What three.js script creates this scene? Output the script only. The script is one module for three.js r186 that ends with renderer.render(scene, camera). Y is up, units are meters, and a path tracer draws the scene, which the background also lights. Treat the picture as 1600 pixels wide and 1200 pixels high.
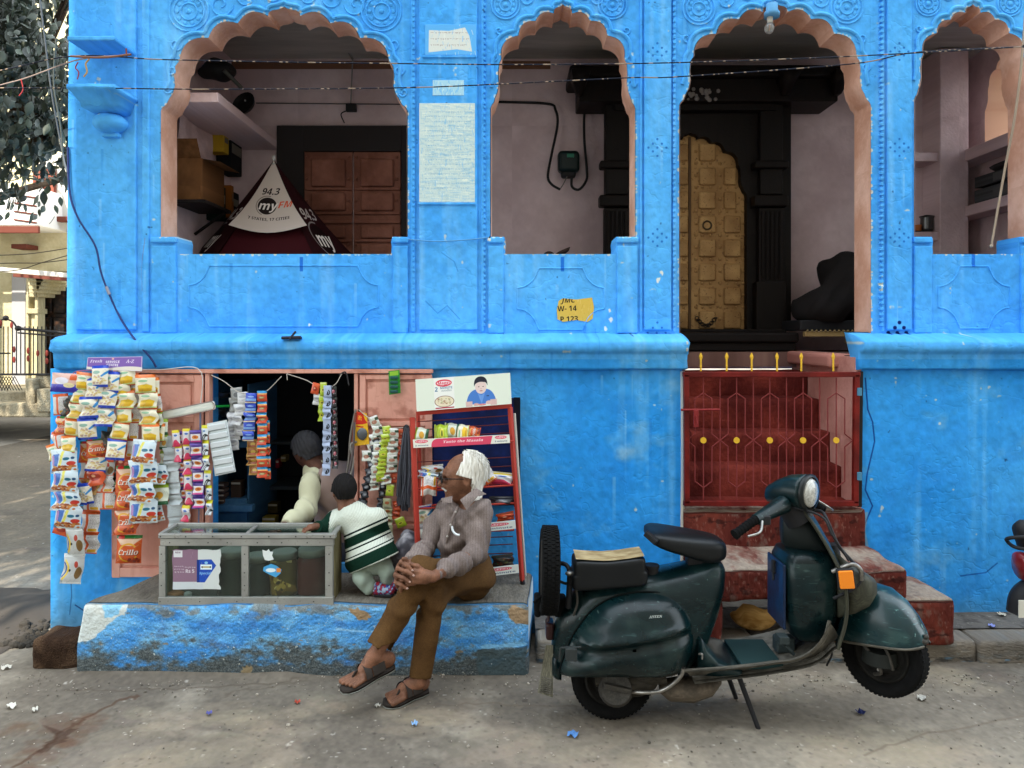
import * as THREE from 'three';
import { RoundedBoxGeometry } from 'three/addons/geometries/RoundedBoxGeometry.js';
import { mergeGeometries, mergeVertices, toCreasedNormals } from 'three/addons/utils/BufferGeometryUtils.js';

// ---------------------------------------------------------------- camera, sky, sun, exposure
const scene = new THREE.Scene();
const FOC = 1160, EYE = 1.55;
const camera = new THREE.PerspectiveCamera(2 * Math.atan(600 / FOC) * 180 / Math.PI, 4 / 3, 0.1, 400);
camera.position.set(0, EYE, 0); camera.lookAt(0, EYE, -10);
camera.setViewOffset(1600, 1200, 0, 80, 1600, 1200);
const renderer = new THREE.WebGLRenderer({ antialias: true });
renderer.setSize(1024, 768);
renderer.toneMapping = THREE.LinearToneMapping;
renderer.toneMappingExposure = 2.95;
renderer.shadowMap.enabled = true;
{ // hazy bright sky, a little bluer overhead
  const w = 256, h = 128, d = new Float32Array(w * h * 4);
  for (let y = 0; y < h; y++) for (let x = 0; x < w; x++) {
    const el = (y + 0.5) / h * 180 - 90, t = Math.max(0, Math.sin(el * Math.PI / 180)), i = (y * w + x) * 4;
    const hz = Math.pow(1 - t, 2.2), m = el < 0 ? 0.45 : 1;
    const c = [0.95 - 0.08 * hz, 1.06 - 0.12 * hz, 1.17 - 0.24 * hz];
    const cl = 1 + 0.12 * Math.sin(x / w * Math.PI * 6 + 3 * t) * Math.sin(t * 9 + x / w * Math.PI * 4) * t;
    for (let k = 0; k < 3; k++) d[i + k] = c[k] * m * 1.25 * cl;
    d[i + 3] = 1;
  }
  const t = new THREE.DataTexture(d, w, h, THREE.RGBAFormat, THREE.FloatType);
  t.mapping = THREE.EquirectangularReflectionMapping; t.magFilter = t.minFilter = THREE.LinearFilter; t.needsUpdate = true;
  scene.background = t; scene.environment = t;
}
const sun = new THREE.DirectionalLight(new THREE.Color(1, 0.93, 0.8), 3.2);
const SUNDIR = new THREE.Vector3(-0.30, 0.80, 0.72).normalize();   // behind the camera, high, from the left
sun.position.copy(SUNDIR).multiplyScalar(40).add(new THREE.Vector3(-2, 0, -6)); sun.target.position.set(-2, 0, -6);
sun.castShadow = true; sun.shadow.mapSize.set(2048, 2048);
Object.assign(sun.shadow.camera, { left: -20, right: 20, top: 20, bottom: -20, near: 1, far: 90 });
scene.add(sun, sun.target);

// ---------------------------------------------------------------- helpers
let seedN = 12345;
const rnd = () => { seedN = (seedN + 0x6d2b79f5) | 0; let t = Math.imul(seedN ^ (seedN >>> 15), 1 | seedN); t = (t + Math.imul(t ^ (t >>> 7), 61 | t)) ^ t; return ((t ^ (t >>> 14)) >>> 0) / 4294967296; };
const rr = (a, b) => a + (b - a) * rnd();
const clamp = (x, a = 0, b = 1) => Math.min(b, Math.max(a, x)), lerp = (a, b, t) => a + (b - a) * t;
const sst = (a, b, x) => { const t = clamp((x - a) / (b - a)); return t * t * (3 - 2 * t); };
const V = (x, y, z) => new THREE.Vector3(x, y, z);
// real-world place of what is measured at photo column px, row py and d metres ahead
const X = (px, d) => (px - 800) * d / FOC, Y = (py, d) => EYE + (520 - py) * d / FOC;
const P = (px, py, d) => V(X(px, d), Y(py, d), -d);
const DU = 3.93, DP = 3.83, DB = 5.2, LF = 3.36;     // upper facade, plinth wall, veranda back wall, ledge front
// tileable noise
const NS = 256, NZ = [0, 1].map(() => { const a = new Float32Array(NS * NS); for (let i = 0; i < a.length; i++) a[i] = rnd(); return a; });
function vn(x, y, k = 0) {
  const a = NZ[k], xi = Math.floor(x), yi = Math.floor(y), fx = x - xi, fy = y - yi, u = fx * fx * (3 - 2 * fx), v = fy * fy * (3 - 2 * fy);
  const x0 = xi & 255, x1 = (xi + 1) & 255, y0 = (yi & 255) * NS, y1 = ((yi + 1) & 255) * NS;
  return (a[y0 + x0] * (1 - u) + a[y0 + x1] * u) * (1 - v) + (a[y1 + x0] * (1 - u) + a[y1 + x1] * u) * v;
}
function fbm(x, y, o = 4, k = 0) { let s = 0, a = 0.5, n = 0; for (let i = 0; i < o; i++) { s += a * vn(x, y, (k + i) & 1); n += a; a *= 0.5; x = x * 2.03 + 17.1; y = y * 2.03 + 9.7; } return s / n; }
const n3 = (x, y, z) => (vn(x + z * 0.71, y + z * 0.37) + vn(y + 31 + x * 0.3, z + 7, 1) + vn(z + 11, x + 5 + y * 0.4)) / 3;
function canvas(w, h) { const c = document.createElement('canvas'); c.width = w; c.height = h; return c; }
function finish(c, srgb, rep) {
  const t = new THREE.CanvasTexture(c); t.wrapS = t.wrapT = THREE.RepeatWrapping; t.magFilter = THREE.LinearFilter;
  if (srgb) t.colorSpace = THREE.SRGBColorSpace; if (rep) t.repeat.set(rep[0], rep[1]); return t;
}
// f(x, y) in pixels from the top left gives [r, g, b] (0..255) or a grey
function ptex(w, h, f, srgb = true, over, rep) {
  const c = canvas(w, h), g = c.getContext('2d'), im = g.createImageData(w, h), d = im.data;
  for (let y = 0, i = 0; y < h; y++) for (let x = 0; x < w; x++, i += 4) {
    const v = f(x, y); if (v.length) { d[i] = v[0]; d[i + 1] = v[1]; d[i + 2] = v[2]; } else d[i] = d[i + 1] = d[i + 2] = v; d[i + 3] = 255;
  }
  g.putImageData(im, 0, 0); if (over) over(g, w, h); return finish(c, srgb, rep);
}
function dtex(w, h, draw, rep) { const c = canvas(w, h), g = c.getContext('2d'); draw(g, w, h); return finish(c, true, rep); }
const mix = (a, b, t) => [lerp(a[0], b[0], t), lerp(a[1], b[1], t), lerp(a[2], b[2], t)];
function M(color, rough = 0.8, o = {}) {
  if (!('specularIntensity' in o) && !o.metalness && !('transmission' in o)) o = { ...o, specularIntensity: rough > 0.6 ? 0.2 : 0.45 };
  const phys = 'clearcoat' in o || 'transmission' in o || 'sheen' in o || 'specularIntensity' in o;
  const m = new (phys ? THREE.MeshPhysicalMaterial : THREE.MeshStandardMaterial)({ roughness: rough, side: THREE.DoubleSide, ...o });
  if (Array.isArray(color)) m.color.setRGB(...color); else m.color.set(color);
  return m;
}
// a shared mottled grey that tinted materials use
let mottT; const mott = () => (mottT ??= ptex(256, 256, (x, y) => 105 + 150 * clamp(0.6 * fbm(x / 9, y / 9, 4) + 0.6 * fbm(x / 40, y / 40, 3, 1) - 0.1)));
// geometry
const merge = (list) => { const l = list.map((g) => { let h = g.index ? g.toNonIndexed() : g; for (const k of Object.keys(h.attributes)) if (!['position', 'normal', 'uv'].includes(k)) h.deleteAttribute(k); if (!h.attributes.uv) h.setAttribute('uv', new THREE.BufferAttribute(new Float32Array(h.attributes.position.count * 2), 2)); return h; }); return l.length > 1 ? mergeGeometries(l) : l[0]; };
function bx(x0, x1, y0, y1, z0, z1, r = 0.004, seg = 1) {
  const w = Math.abs(x1 - x0), h = Math.abs(y1 - y0), d = Math.abs(z1 - z0), q = Math.min(r, w * 0.45, h * 0.45, d * 0.45);
  const g = q > 0 ? new RoundedBoxGeometry(w, h, d, seg, q) : new THREE.BoxGeometry(w, h, d);
  g.translate((x0 + x1) / 2, (y0 + y1) / 2, (z0 + z1) / 2); return g;
}
// box whose front face covers the photo rectangle at depth d and which reaches th metres back
const bp = (a, b, c, e, d, th, r = 0.004, seg = 1) => bx(X(a, d), X(b, d), Y(e, d), Y(c, d), -d, -d - th, r, seg);
function bar(a, b, r, r2 = r, n = 8) {
  const L = a.distanceTo(b), g = new THREE.CylinderGeometry(r2, r, L, n); g.translate(0, L / 2, 0);
  g.applyQuaternion(new THREE.Quaternion().setFromUnitVectors(V(0, 1, 0), b.clone().sub(a).normalize())); g.translate(a.x, a.y, a.z); return g;
}
function beam(a, b, w, h, up = V(0, 1, 0), r = 0.003) {   // square-section bar from a to b, w along side, h along up
  const L = a.distanceTo(b), d = b.clone().sub(a).normalize(), s = new THREE.Vector3().crossVectors(up, d).normalize(), u = new THREE.Vector3().crossVectors(d, s);
  const g = new RoundedBoxGeometry(w, h, L, 1, Math.min(r, w * 0.4, h * 0.4)); g.applyMatrix4(new THREE.Matrix4().makeBasis(s, u, d).setPosition(a.clone().add(b).multiplyScalar(0.5))); return g;
}
function tube(pts, r, seg = 0, n = 7, closed = false) { const c = new THREE.CatmullRomCurve3(pts, closed, 'catmullrom', 0.5); return new THREE.TubeGeometry(c, seg || pts.length * 6, r, n, closed); }
function poly(pts) { const g = []; for (let i = 0; i < pts.length - 1; i++) g.push(bar(pts[i], pts[i + 1], 0.004)); return merge(g); }
const sph = (p, r, sx = 1, sy = 1, sz = 1, n = 12) => { const g = new THREE.SphereGeometry(r, n, Math.max(6, n * 0.7 | 0)); g.scale(sx, sy, sz); g.translate(p.x, p.y, p.z); return g; };
function lathe(pts, n = 20) { return new THREE.LatheGeometry(pts.map((p) => new THREE.Vector2(p[0], p[1])), n); }
const moved = (g, x, y, z, rx = 0, ry = 0, rz = 0) => { g.applyMatrix4(new THREE.Matrix4().compose(V(x, y, z), new THREE.Quaternion().setFromEuler(new THREE.Euler(rx, ry, rz)), V(1, 1, 1))); return g; };
function loft(rings, cap = true) {      // rings: arrays of Vector3 with equal counts, closed round
  const n = rings[0].length, pos = [], idx = [], uv = [];
  rings.forEach((r, i) => r.forEach((p, j) => { pos.push(p.x, p.y, p.z); uv.push(i / (rings.length - 1), j / n); }));
  for (let i = 0; i < rings.length - 1; i++) for (let j = 0; j < n; j++) { const a = i * n + j, b = i * n + (j + 1) % n; idx.push(a, b, a + n, b, b + n, a + n); }
  if (cap) for (const [i, f] of [[0, 1], [rings.length - 1, 0]]) { const c = V(0, 0, 0); rings[i].forEach((p) => c.addScaledVector(p, 1 / n)); const k = pos.length / 3; pos.push(c.x, c.y, c.z); uv.push(0, 0); for (let j = 0; j < n; j++) { const a = i * n + j, b = i * n + (j + 1) % n; f ? idx.push(k, b, a) : idx.push(k, a, b); } }
  const g = new THREE.BufferGeometry(); g.setAttribute('position', new THREE.Float32BufferAttribute(pos, 3)); g.setAttribute('uv', new THREE.Float32BufferAttribute(uv, 2)); g.setIndex(idx); g.computeVertexNormals(); return g;
}
function grid(nu, nv, f) {      // f(u, v) -> Vector3
  const pos = [], uv = [], idx = [];
  for (let j = 0; j <= nv; j++) for (let i = 0; i <= nu; i++) { const p = f(i / nu, j / nv); pos.push(p.x, p.y, p.z); uv.push(i / nu, j / nv); }
  for (let j = 0; j < nv; j++) for (let i = 0; i < nu; i++) { const a = j * (nu + 1) + i; idx.push(a, a + 1, a + nu + 1, a + 1, a + nu + 2, a + nu + 1); }
  const g = new THREE.BufferGeometry(); g.setAttribute('position', new THREE.Float32BufferAttribute(pos, 3)); g.setAttribute('uv', new THREE.Float32BufferAttribute(uv, 2)); g.setIndex(idx); g.computeVertexNormals(); return g;
}
function uvXY(g, w = 1, h = 1, ox = 0, oy = 0, ax = 'x', ay = 'y') {   // texture coordinates in metres of the thing itself
  const p = g.attributes.position, K = { x: 0, y: 1, z: 2 }, u = new Float32Array(p.count * 2);
  for (let i = 0; i < p.count; i++) { u[2 * i] = (p.getComponent(i, K[ax]) - ox) / w; u[2 * i + 1] = (p.getComponent(i, K[ay]) - oy) / h; }
  g.setAttribute('uv', new THREE.BufferAttribute(u, 2)); return g;
}
function rough(g, amp, fr = 9, s = 0) { const p = g.attributes.position; for (let i = 0; i < p.count; i++) { const x = p.getX(i), y = p.getY(i), z = p.getZ(i); p.setXYZ(i, x + amp * (n3(x * fr + s, y * fr, z * fr) - 0.5) * 2, y + amp * (n3(y * fr + 40 + s, z * fr, x * fr) - 0.5) * 2, z + amp * (n3(z * fr + 80 + s, x * fr, y * fr) - 0.5) * 2); } g.computeVertexNormals(); return g; }
// finely divided box with uneven, rounded faces (masonry, stone, concrete)
function lump(x0, x1, y0, y1, z0, z1, cell = 0.03, r = 0.02, amp = 0.008, fr = 9) {
  const w = x1 - x0, h = y1 - y0, d = Math.abs(z1 - z0), zc = (z0 + z1) / 2;
  let g = new THREE.BoxGeometry(w, h, d, Math.max(2, w / cell | 0), Math.max(2, h / cell | 0), Math.max(2, d / cell | 0)); const uv = g.attributes.uv; g.deleteAttribute('uv'); g.deleteAttribute('normal'); g = mergeVertices(g, 1e-4);
  const p = g.attributes.position, q = V(0, 0, 0), e = V(w / 2 - r, h / 2 - r, d / 2 - r);
  for (let i = 0; i < p.count; i++) { q.fromBufferAttribute(p, i); const c = q.clone().clamp(e.clone().negate(), e), o = q.clone().sub(c); if (o.lengthSq() > 0) { o.setLength(Math.min(r, o.length())); q.copy(c.add(o)); } p.setXYZ(i, q.x + (x0 + x1) / 2, q.y + (y0 + y1) / 2, q.z + zc); }
  return rough(g, amp, fr, x0);
}
// objects
const used = {};
function numbered(n) { used[n] = (used[n] ?? -1) + 1; return used[n] ? n + '_' + String(used[n]).padStart(3, '0') : n; }
function mesh(name, g, m, parent) { const o = new THREE.Mesh(Array.isArray(g) ? merge(g) : g, m); o.name = parent ? name : numbered(name); o.castShadow = o.receiveShadow = true; (parent || scene).add(o); return o; }
function tag(o, label, category, group) { o.userData.label = label; o.userData.category = category; if (group) o.userData.group = group; return o; }
function thing(name, label, category, pos, group) { const o = new THREE.Group(); o.name = numbered(name); if (pos) o.position.copy(pos); scene.add(o); return tag(o, label, category, group); }
function struct(name, g, m) { const o = mesh(name, g, m); o.userData.kind = 'structure'; return o; }
function stuff(o) { o.userData.kind = 'stuff'; return o; }
function lab(o, label) { o.userData.label = label; return o; }
// put a world-space mesh under a thing whose group stands at its base
function part(name, g, m, root) { const geo = Array.isArray(g) ? merge(g) : g; geo.translate(-root.position.x, -root.position.y, -root.position.z); return mesh(name, geo, m, root); }
function sub(name, g, m, p) { let r = p; while (r.parent && r.parent !== scene) r = r.parent; const geo = Array.isArray(g) ? merge(g) : g; geo.translate(-r.position.x, -r.position.y, -r.position.z); return mesh(name, geo, m, p); }
// signed-distance bodies, meshed with surface nets
const smin = (a, b, k) => { const h = Math.max(k - Math.abs(a - b), 0) / k; return Math.min(a, b) - h * h * k * 0.25; };
function cap(a, b, r1, r2 = r1) { const bax = b.x - a.x, bay = b.y - a.y, baz = b.z - a.z, L = bax * bax + bay * bay + baz * baz + 1e-9; return (x, y, z) => { const px = x - a.x, py = y - a.y, pz = z - a.z, t = clamp((px * bax + py * bay + pz * baz) / L); return Math.hypot(px - bax * t, py - bay * t, pz - baz * t) - lerp(r1, r2, t); }; }
function ell(c, rx, ry, rz) { const m = Math.min(rx, ry, rz); return (x, y, z) => { const a = (x - c.x) / rx, b = (y - c.y) / ry, d = (z - c.z) / rz, k = Math.sqrt(a * a + b * b + d * d); return (k - 1) * (m * 0.5 + 0.5 * (rx + ry + rz) / 3); }; }
const union = (list, k) => (x, y, z) => { let d = 9; for (const f of list) d = smin(d, f(x, y, z), k); return d; };
function nets(f, lo, hi, c) {
  const nx = Math.ceil((hi.x - lo.x) / c) + 1, ny = Math.ceil((hi.y - lo.y) / c) + 1, nz = Math.ceil((hi.z - lo.z) / c) + 1, S = new Float32Array(nx * ny * nz), id = new Int32Array(nx * ny * nz).fill(-1);
  for (let k = 0, i = 0; k < nz; k++) for (let j = 0; j < ny; j++) for (let a = 0; a < nx; a++, i++) S[i] = f(lo.x + a * c, lo.y + j * c, lo.z + k * c);
  const pos = [], idx = [], dx = 1, dy = nx, dz = nx * ny, E = [[0, 1], [2, 3], [4, 5], [6, 7], [0, 2], [1, 3], [4, 6], [5, 7], [0, 4], [1, 5], [2, 6], [3, 7]];
  for (let k = 0; k < nz - 1; k++) for (let j = 0; j < ny - 1; j++) for (let a = 0; a < nx - 1; a++) {
    const i = a + j * dy + k * dz, v = []; let m = 0;
    for (let q = 0; q < 8; q++) { const s = S[i + (q & 1) * dx + ((q >> 1) & 1) * dy + (q >> 2) * dz]; v.push(s); if (s < 0) m |= 1 << q; }
    if (m === 0 || m === 255) continue;
    let x = 0, y = 0, z = 0, n = 0;
    for (const [p, q] of E) if ((v[p] < 0) !== (v[q] < 0)) { const t = v[p] / (v[p] - v[q]); x += lerp(p & 1, q & 1, t); y += lerp((p >> 1) & 1, (q >> 1) & 1, t); z += lerp(p >> 2, q >> 2, t); n++; }
    id[i] = pos.length / 3; pos.push(lo.x + (a + x / n) * c, lo.y + (j + y / n) * c, lo.z + (k + z / n) * c);
  }
  for (let k = 1; k < nz - 1; k++) for (let j = 1; j < ny - 1; j++) for (let a = 1; a < nx - 1; a++) {
    const i = a + j * dy + k * dz, s = S[i] < 0;
    for (const [e, u, w] of [[dx, dy, dz], [dy, dz, dx], [dz, dx, dy]]) {
      if (s === S[i + e] < 0) continue;
      const q = [id[i], id[i - u], id[i - u - w], id[i - w]]; if (q.some((t) => t < 0)) continue;
      s ? idx.push(q[0], q[1], q[2], q[0], q[2], q[3]) : idx.push(q[0], q[2], q[1], q[0], q[3], q[2]);
    }
  }
  const g = new THREE.BufferGeometry(), nor = new Float32Array(pos.length), h = c * 0.6;
  for (let i = 0; i < pos.length; i += 3) { const x = pos[i], y = pos[i + 1], z = pos[i + 2]; let a = f(x + h, y, z) - f(x - h, y, z), b = f(x, y + h, z) - f(x, y - h, z), d = f(x, y, z + h) - f(x, y, z - h); const l = Math.hypot(a, b, d) || 1; nor[i] = a / l; nor[i + 1] = b / l; nor[i + 2] = d / l; }
  g.setAttribute('position', new THREE.Float32BufferAttribute(pos, 3)); g.setAttribute('normal', new THREE.BufferAttribute(nor, 3)); g.setAttribute('uv', new THREE.BufferAttribute(new Float32Array(pos.length / 3 * 2), 2)); g.setIndex(idx); return g;
}
function boundsOf(pts, pad) { const b = new THREE.Box3().setFromPoints(pts).expandByScalar(pad); return [b.min, b.max]; }
// ---------------------------------------------------------------- the blue house
const BW = 6, BH = 3.75, BX = -2.6, TW = 2048, TH = 1280;
const bt = (px, py, d) => [(X(px, d) - BX) / BW * TW, (1 - Y(py, d) / BH) * TH];
const plinthTop = Y(560, DP);
// scalloped arch outline, in photo pixels, left to right
function archPts(cx, w, sy, ay) {
  const h = [[1, 0], [0.985, 0.035], [0.955, 0.06], [0.93, 0.12], [0.905, 0.16], [0.885, 0.24], [0.893, 0.34], [0.882, 0.43], [0.85, 0.478]];
  const H = sy - ay, q = h.map(([u, v]) => [w * u, H * v]);
  for (const [a, b] of [[[0.85, 0.478], [0.614, 0.70]], [[0.614, 0.70], [0.376, 0.84]], [[0.376, 0.84], [0.13, 0.91]]]) {
    const ax = w * a[0], ay2 = H * a[1], dx = w * b[0] - ax, dy = H * b[1] - ay2, L = Math.hypot(dx, dy), nx = dy / L, ny = -dx / L;
    for (let i = 1; i <= 9; i++) { const t = i / 9, s = 4 * t * (1 - t) * 0.25 * L; q.push([ax + dx * t + nx * s, ay2 + dy * t + ny * s]); }
  }
  for (const [u, v] of [[0.125, 0.945], [0.095, 0.965], [0.055, 0.972], [0.02, 0.985], [0, 1]]) q.push([w * u, H * v]);
  const left = q.map(([x, y]) => [cx - x, sy - y]); return left.concat(left.slice(0, -1).reverse().map(([x, y]) => [2 * cx - x, y]));
}
const A1 = archPts(444, 193, 173, 10), A2 = archPts(879.5, 113.5, 170, 6), A3 = archPts(1211, 150, 165, 4), A4 = archPts(1520, 92, 157, 6);
const sill = (l, li, ri, r, a) => a.concat([[r, 370], [ri + 1, 370], [ri - 1, 378], [ri, 386], [ri - 1, 397], [li + 1, 397], [li, 386], [li + 1, 378], [li - 1, 370], [l, 370]]);
const HOLES = [sill(251, 278, 612, 637, A1), sill(766, 789, 962, 993, A2), sill(1428, 1457, 1592, 1612, A4)];

const blueMap = ptex(TW, TH, (x, y) => {
  const wx = BX + x / TW * BW, wy = (1 - y / TH) * BH;
  const a = fbm(x / 260, y / 260, 5), b = fbm(x / 40 + 7, y / 40, 4, 1), s = fbm(x / 9, y / 9, 2), v = fbm(x / 22 + 3, y / 300, 4, 1);
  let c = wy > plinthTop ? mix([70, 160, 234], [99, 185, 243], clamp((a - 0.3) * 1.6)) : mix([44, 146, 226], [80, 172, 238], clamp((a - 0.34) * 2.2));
  c = mix(c, [50, 136, 220], clamp((b - 0.56) * 3) * 0.35);
  c = mix(c, [150, 206, 246], clamp((v - 0.58) * 3.4) * 0.5);
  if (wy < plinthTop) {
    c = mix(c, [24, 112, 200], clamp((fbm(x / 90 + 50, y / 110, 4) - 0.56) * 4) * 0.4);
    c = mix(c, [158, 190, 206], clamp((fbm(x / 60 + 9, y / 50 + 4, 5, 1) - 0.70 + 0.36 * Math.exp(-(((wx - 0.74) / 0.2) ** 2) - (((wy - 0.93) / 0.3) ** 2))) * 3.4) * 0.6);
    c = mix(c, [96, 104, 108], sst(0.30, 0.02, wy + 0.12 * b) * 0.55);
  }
  c = mix(c, [200, 205, 196], clamp((fbm(x / 16 + 90, y / 16, 3) - 0.83) * 20) * 0.8);      // chips
  c = mix(c, [30, 60, 100], clamp((fbm(x / 11 + 30, y / 13 + 60, 3, 1) - 0.86) * 22) * 0.6);  // dirt specks
  const k = 0.93 + 0.14 * s; return [c[0] * k, c[1] * k, c[2] * k];
}, true, (g) => {
  const chip = (px, py, d, r, col) => { const [cx, cy] = bt(px, py, d); g.fillStyle = col; g.beginPath(); for (let i = 0; i < 9; i++) { const a = i / 9 * 6.283, q = r * rr(0.4, 1.2); g.lineTo(cx + q * Math.cos(a), cy + q * Math.sin(a) * 1.3); } g.fill(); };
  for (const [px, py, r] of [[1033, 427, 4], [1027, 438, 5], [953, 485, 3], [954, 500, 4], [946, 514, 4], [483, 508, 3], [1375, 445, 4], [765, 375, 4], [1376, 452, 3]]) chip(px, py, DU, r, '#dfe3da');
  for (const [cy0, n] of [[83, 0], [232, 0], [372, 0], [514, 1]]) for (const cx0 of [1026, 1402]) {   // dark dots painted as the shade inside little punched holes, in diamonds
    const pts = n ? [[0, -10], [-7, -2], [7, -2], [-14, 6], [0, 6], [14, 6]] : [[0, -13], [-7, -6], [7, -6], [-14, 0], [0, 0], [14, 0], [-7, 6], [7, 6], [0, 13]];
    for (const [ox, oy] of pts) { const [cx, cy] = bt(cx0 + ox, cy0 + oy, DU); g.fillStyle = n && cx0 > 1300 ? 'rgba(10,24,80,0.95)' : 'rgba(22,84,170,0.75)'; g.beginPath(); g.arc(cx, cy, n && cx0 > 1300 ? 3.3 : 2, 0, 7); g.fill(); }
  }
  for (const h of [...HOLES, [[1061, 545], ...A3, [1361, 545]]]) for (let i = 1; i < h.length; i++) { const L = Math.hypot(h[i][0] - h[i - 1][0], h[i][1] - h[i - 1][1]), n = Math.max(1, L / 5 | 0); for (let k = 0; k < n; k++) { if (rnd() < 0.62) continue; const t = k / n, [x, y] = bt(lerp(h[i - 1][0], h[i][0], t), lerp(h[i - 1][1], h[i][1], t), DU); g.fillStyle = rnd() < 0.5 ? 'rgba(226,214,196,.9)' : 'rgba(190,214,226,.8)'; g.beginPath(); g.ellipse(x, y, rr(1.5, 4), rr(1.5, 4), 0, 0, 7); g.fill(); } }
  for (let i = 0; i < 160; i++) { const x = rnd() * TW, y = rnd() * TH * 0.8, L2 = rr(20, 150), q = g.createLinearGradient(0, y, 0, y + L2), c = rnd() < 0.5 ? '190,226,248' : '30,110,196'; q.addColorStop(0, `rgba(${c},.28)`); q.addColorStop(1, `rgba(${c},0)`); g.fillStyle = q; g.fillRect(x, y, rr(1.5, 6), L2); }
  const crack = (pts, d, w, col) => { g.strokeStyle = col; g.lineWidth = w; g.beginPath(); pts.forEach(([a, b], i) => { const [x, y] = bt(a, b, d); i ? g.lineTo(x + rr(-1.5, 1.5), y + rr(-1, 1)) : g.moveTo(x, y); }); g.stroke(); };
  crack([[1352, 590], [1356, 640], [1364, 660], [1366, 690], [1356, 740], [1352, 765], [1364, 790], [1352, 820]], DP, 2.2, 'rgba(14,50,120,.9)');
  crack([[1354, 800], [1350, 830], [1356, 860]], DP, 5, 'rgba(150,170,180,.6)');
  crack([[1500, 900], [1540, 895], [1560, 880]], DP, 2, 'rgba(14,60,140,.7)');
  crack([[110, 880], [112, 930], [108, 960]], DP, 1.5, 'rgba(20,50,100,.6)'); crack([[117, 945], [140, 960], [150, 985]], DP, 2, 'rgba(20,40,90,.8)');
  crack([[228, 372], [221, 420], [222, 455]], DU, 1.2, 'rgba(150,90,120,.5)'); crack([[665, 470], [685, 490], [700, 478], [720, 500]], DU, 1.5, 'rgba(40,110,190,.6)'); crack([[690, 395], [710, 410], [716, 425]], DU, 1.5, 'rgba(40,110,190,.6)');
  for (const [px, py] of [[470, 405], [878, 405], [1520, 398]]) { const [x, y] = bt(px, py, DU); g.fillStyle = 'rgba(22,96,200,.8)'; g.fillRect(x - 2, y - 4, 6, 26); }
});
const blueBump = ptex(TW, TH, (x, y) => { const a = fbm(x / 46, y / 46, 5, 1), b = fbm(x / 14 + 5, y / 18, 4), r = Math.abs(fbm(x / 50 + 20, y / 34 + 8, 4) - 0.5); return clamp(0.5 * a + 0.38 * b + 0.1 * sst(0.0, 0.02, r)) * 255; }, false);
const blue = M('#ffffff', 0.82, { map: blueMap, bumpMap: blueBump, bumpScale: 0.014 });
const B = (g) => uvXY(g, BW, BH, BX, 0);
const plaster = (c1, c2, rep = [1, 1], sc = 40) => ptex(512, 512, (x, y) => { const a = fbm(x / 512 * 6, y / 512 * 6, 5), b = fbm(x / 512 * sc, y / 512 * sc, 3, 1); return mix(c1, c2, clamp((a - 0.3) * 2 + (b - 0.5) * 0.5)); }, true, null, rep);
const grainBump = ptex(512, 512, (x, y) => fbm(x / 6, y / 6, 4) * 160 + fbm(x / 60, y / 60, 3, 1) * 95, false);
const liningM = M('#ffffff', 0.85, { map: plaster([206, 156, 132], [232, 190, 170]), bumpMap: grainBump, bumpScale: 0.003 });
const innerM = M('#ffffff', 0.9, { map: plaster([200, 176, 178], [224, 202, 204]), bumpMap: grainBump, bumpScale: 0.004 });
const pinkM = M('#ffffff', 0.85, { map: plaster([178, 120, 108], [206, 150, 138]), bumpMap: grainBump, bumpScale: 0.003 });
const ceilM = M('#ffffff', 0.95, { map: plaster([150, 146, 140], [192, 186, 178]) });
const redM = M('#ffffff', 0.85, { map: plaster([84, 30, 26], [132, 56, 46], [1, 1], 70), bumpMap: grainBump, bumpScale: 0.006 });
const darkWood = M('#ffffff', 0.55, { map: ptex(256, 256, (x, y) => mix([10, 7, 6], [26, 16, 13], fbm(x / 5, y / 60, 4))), bumpMap: grainBump, bumpScale: 0.002 });
const nearBlackM = M([0.035, 0.03, 0.03], 0.9);  // near-black for the door frame and the dark box in the cream house

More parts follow.
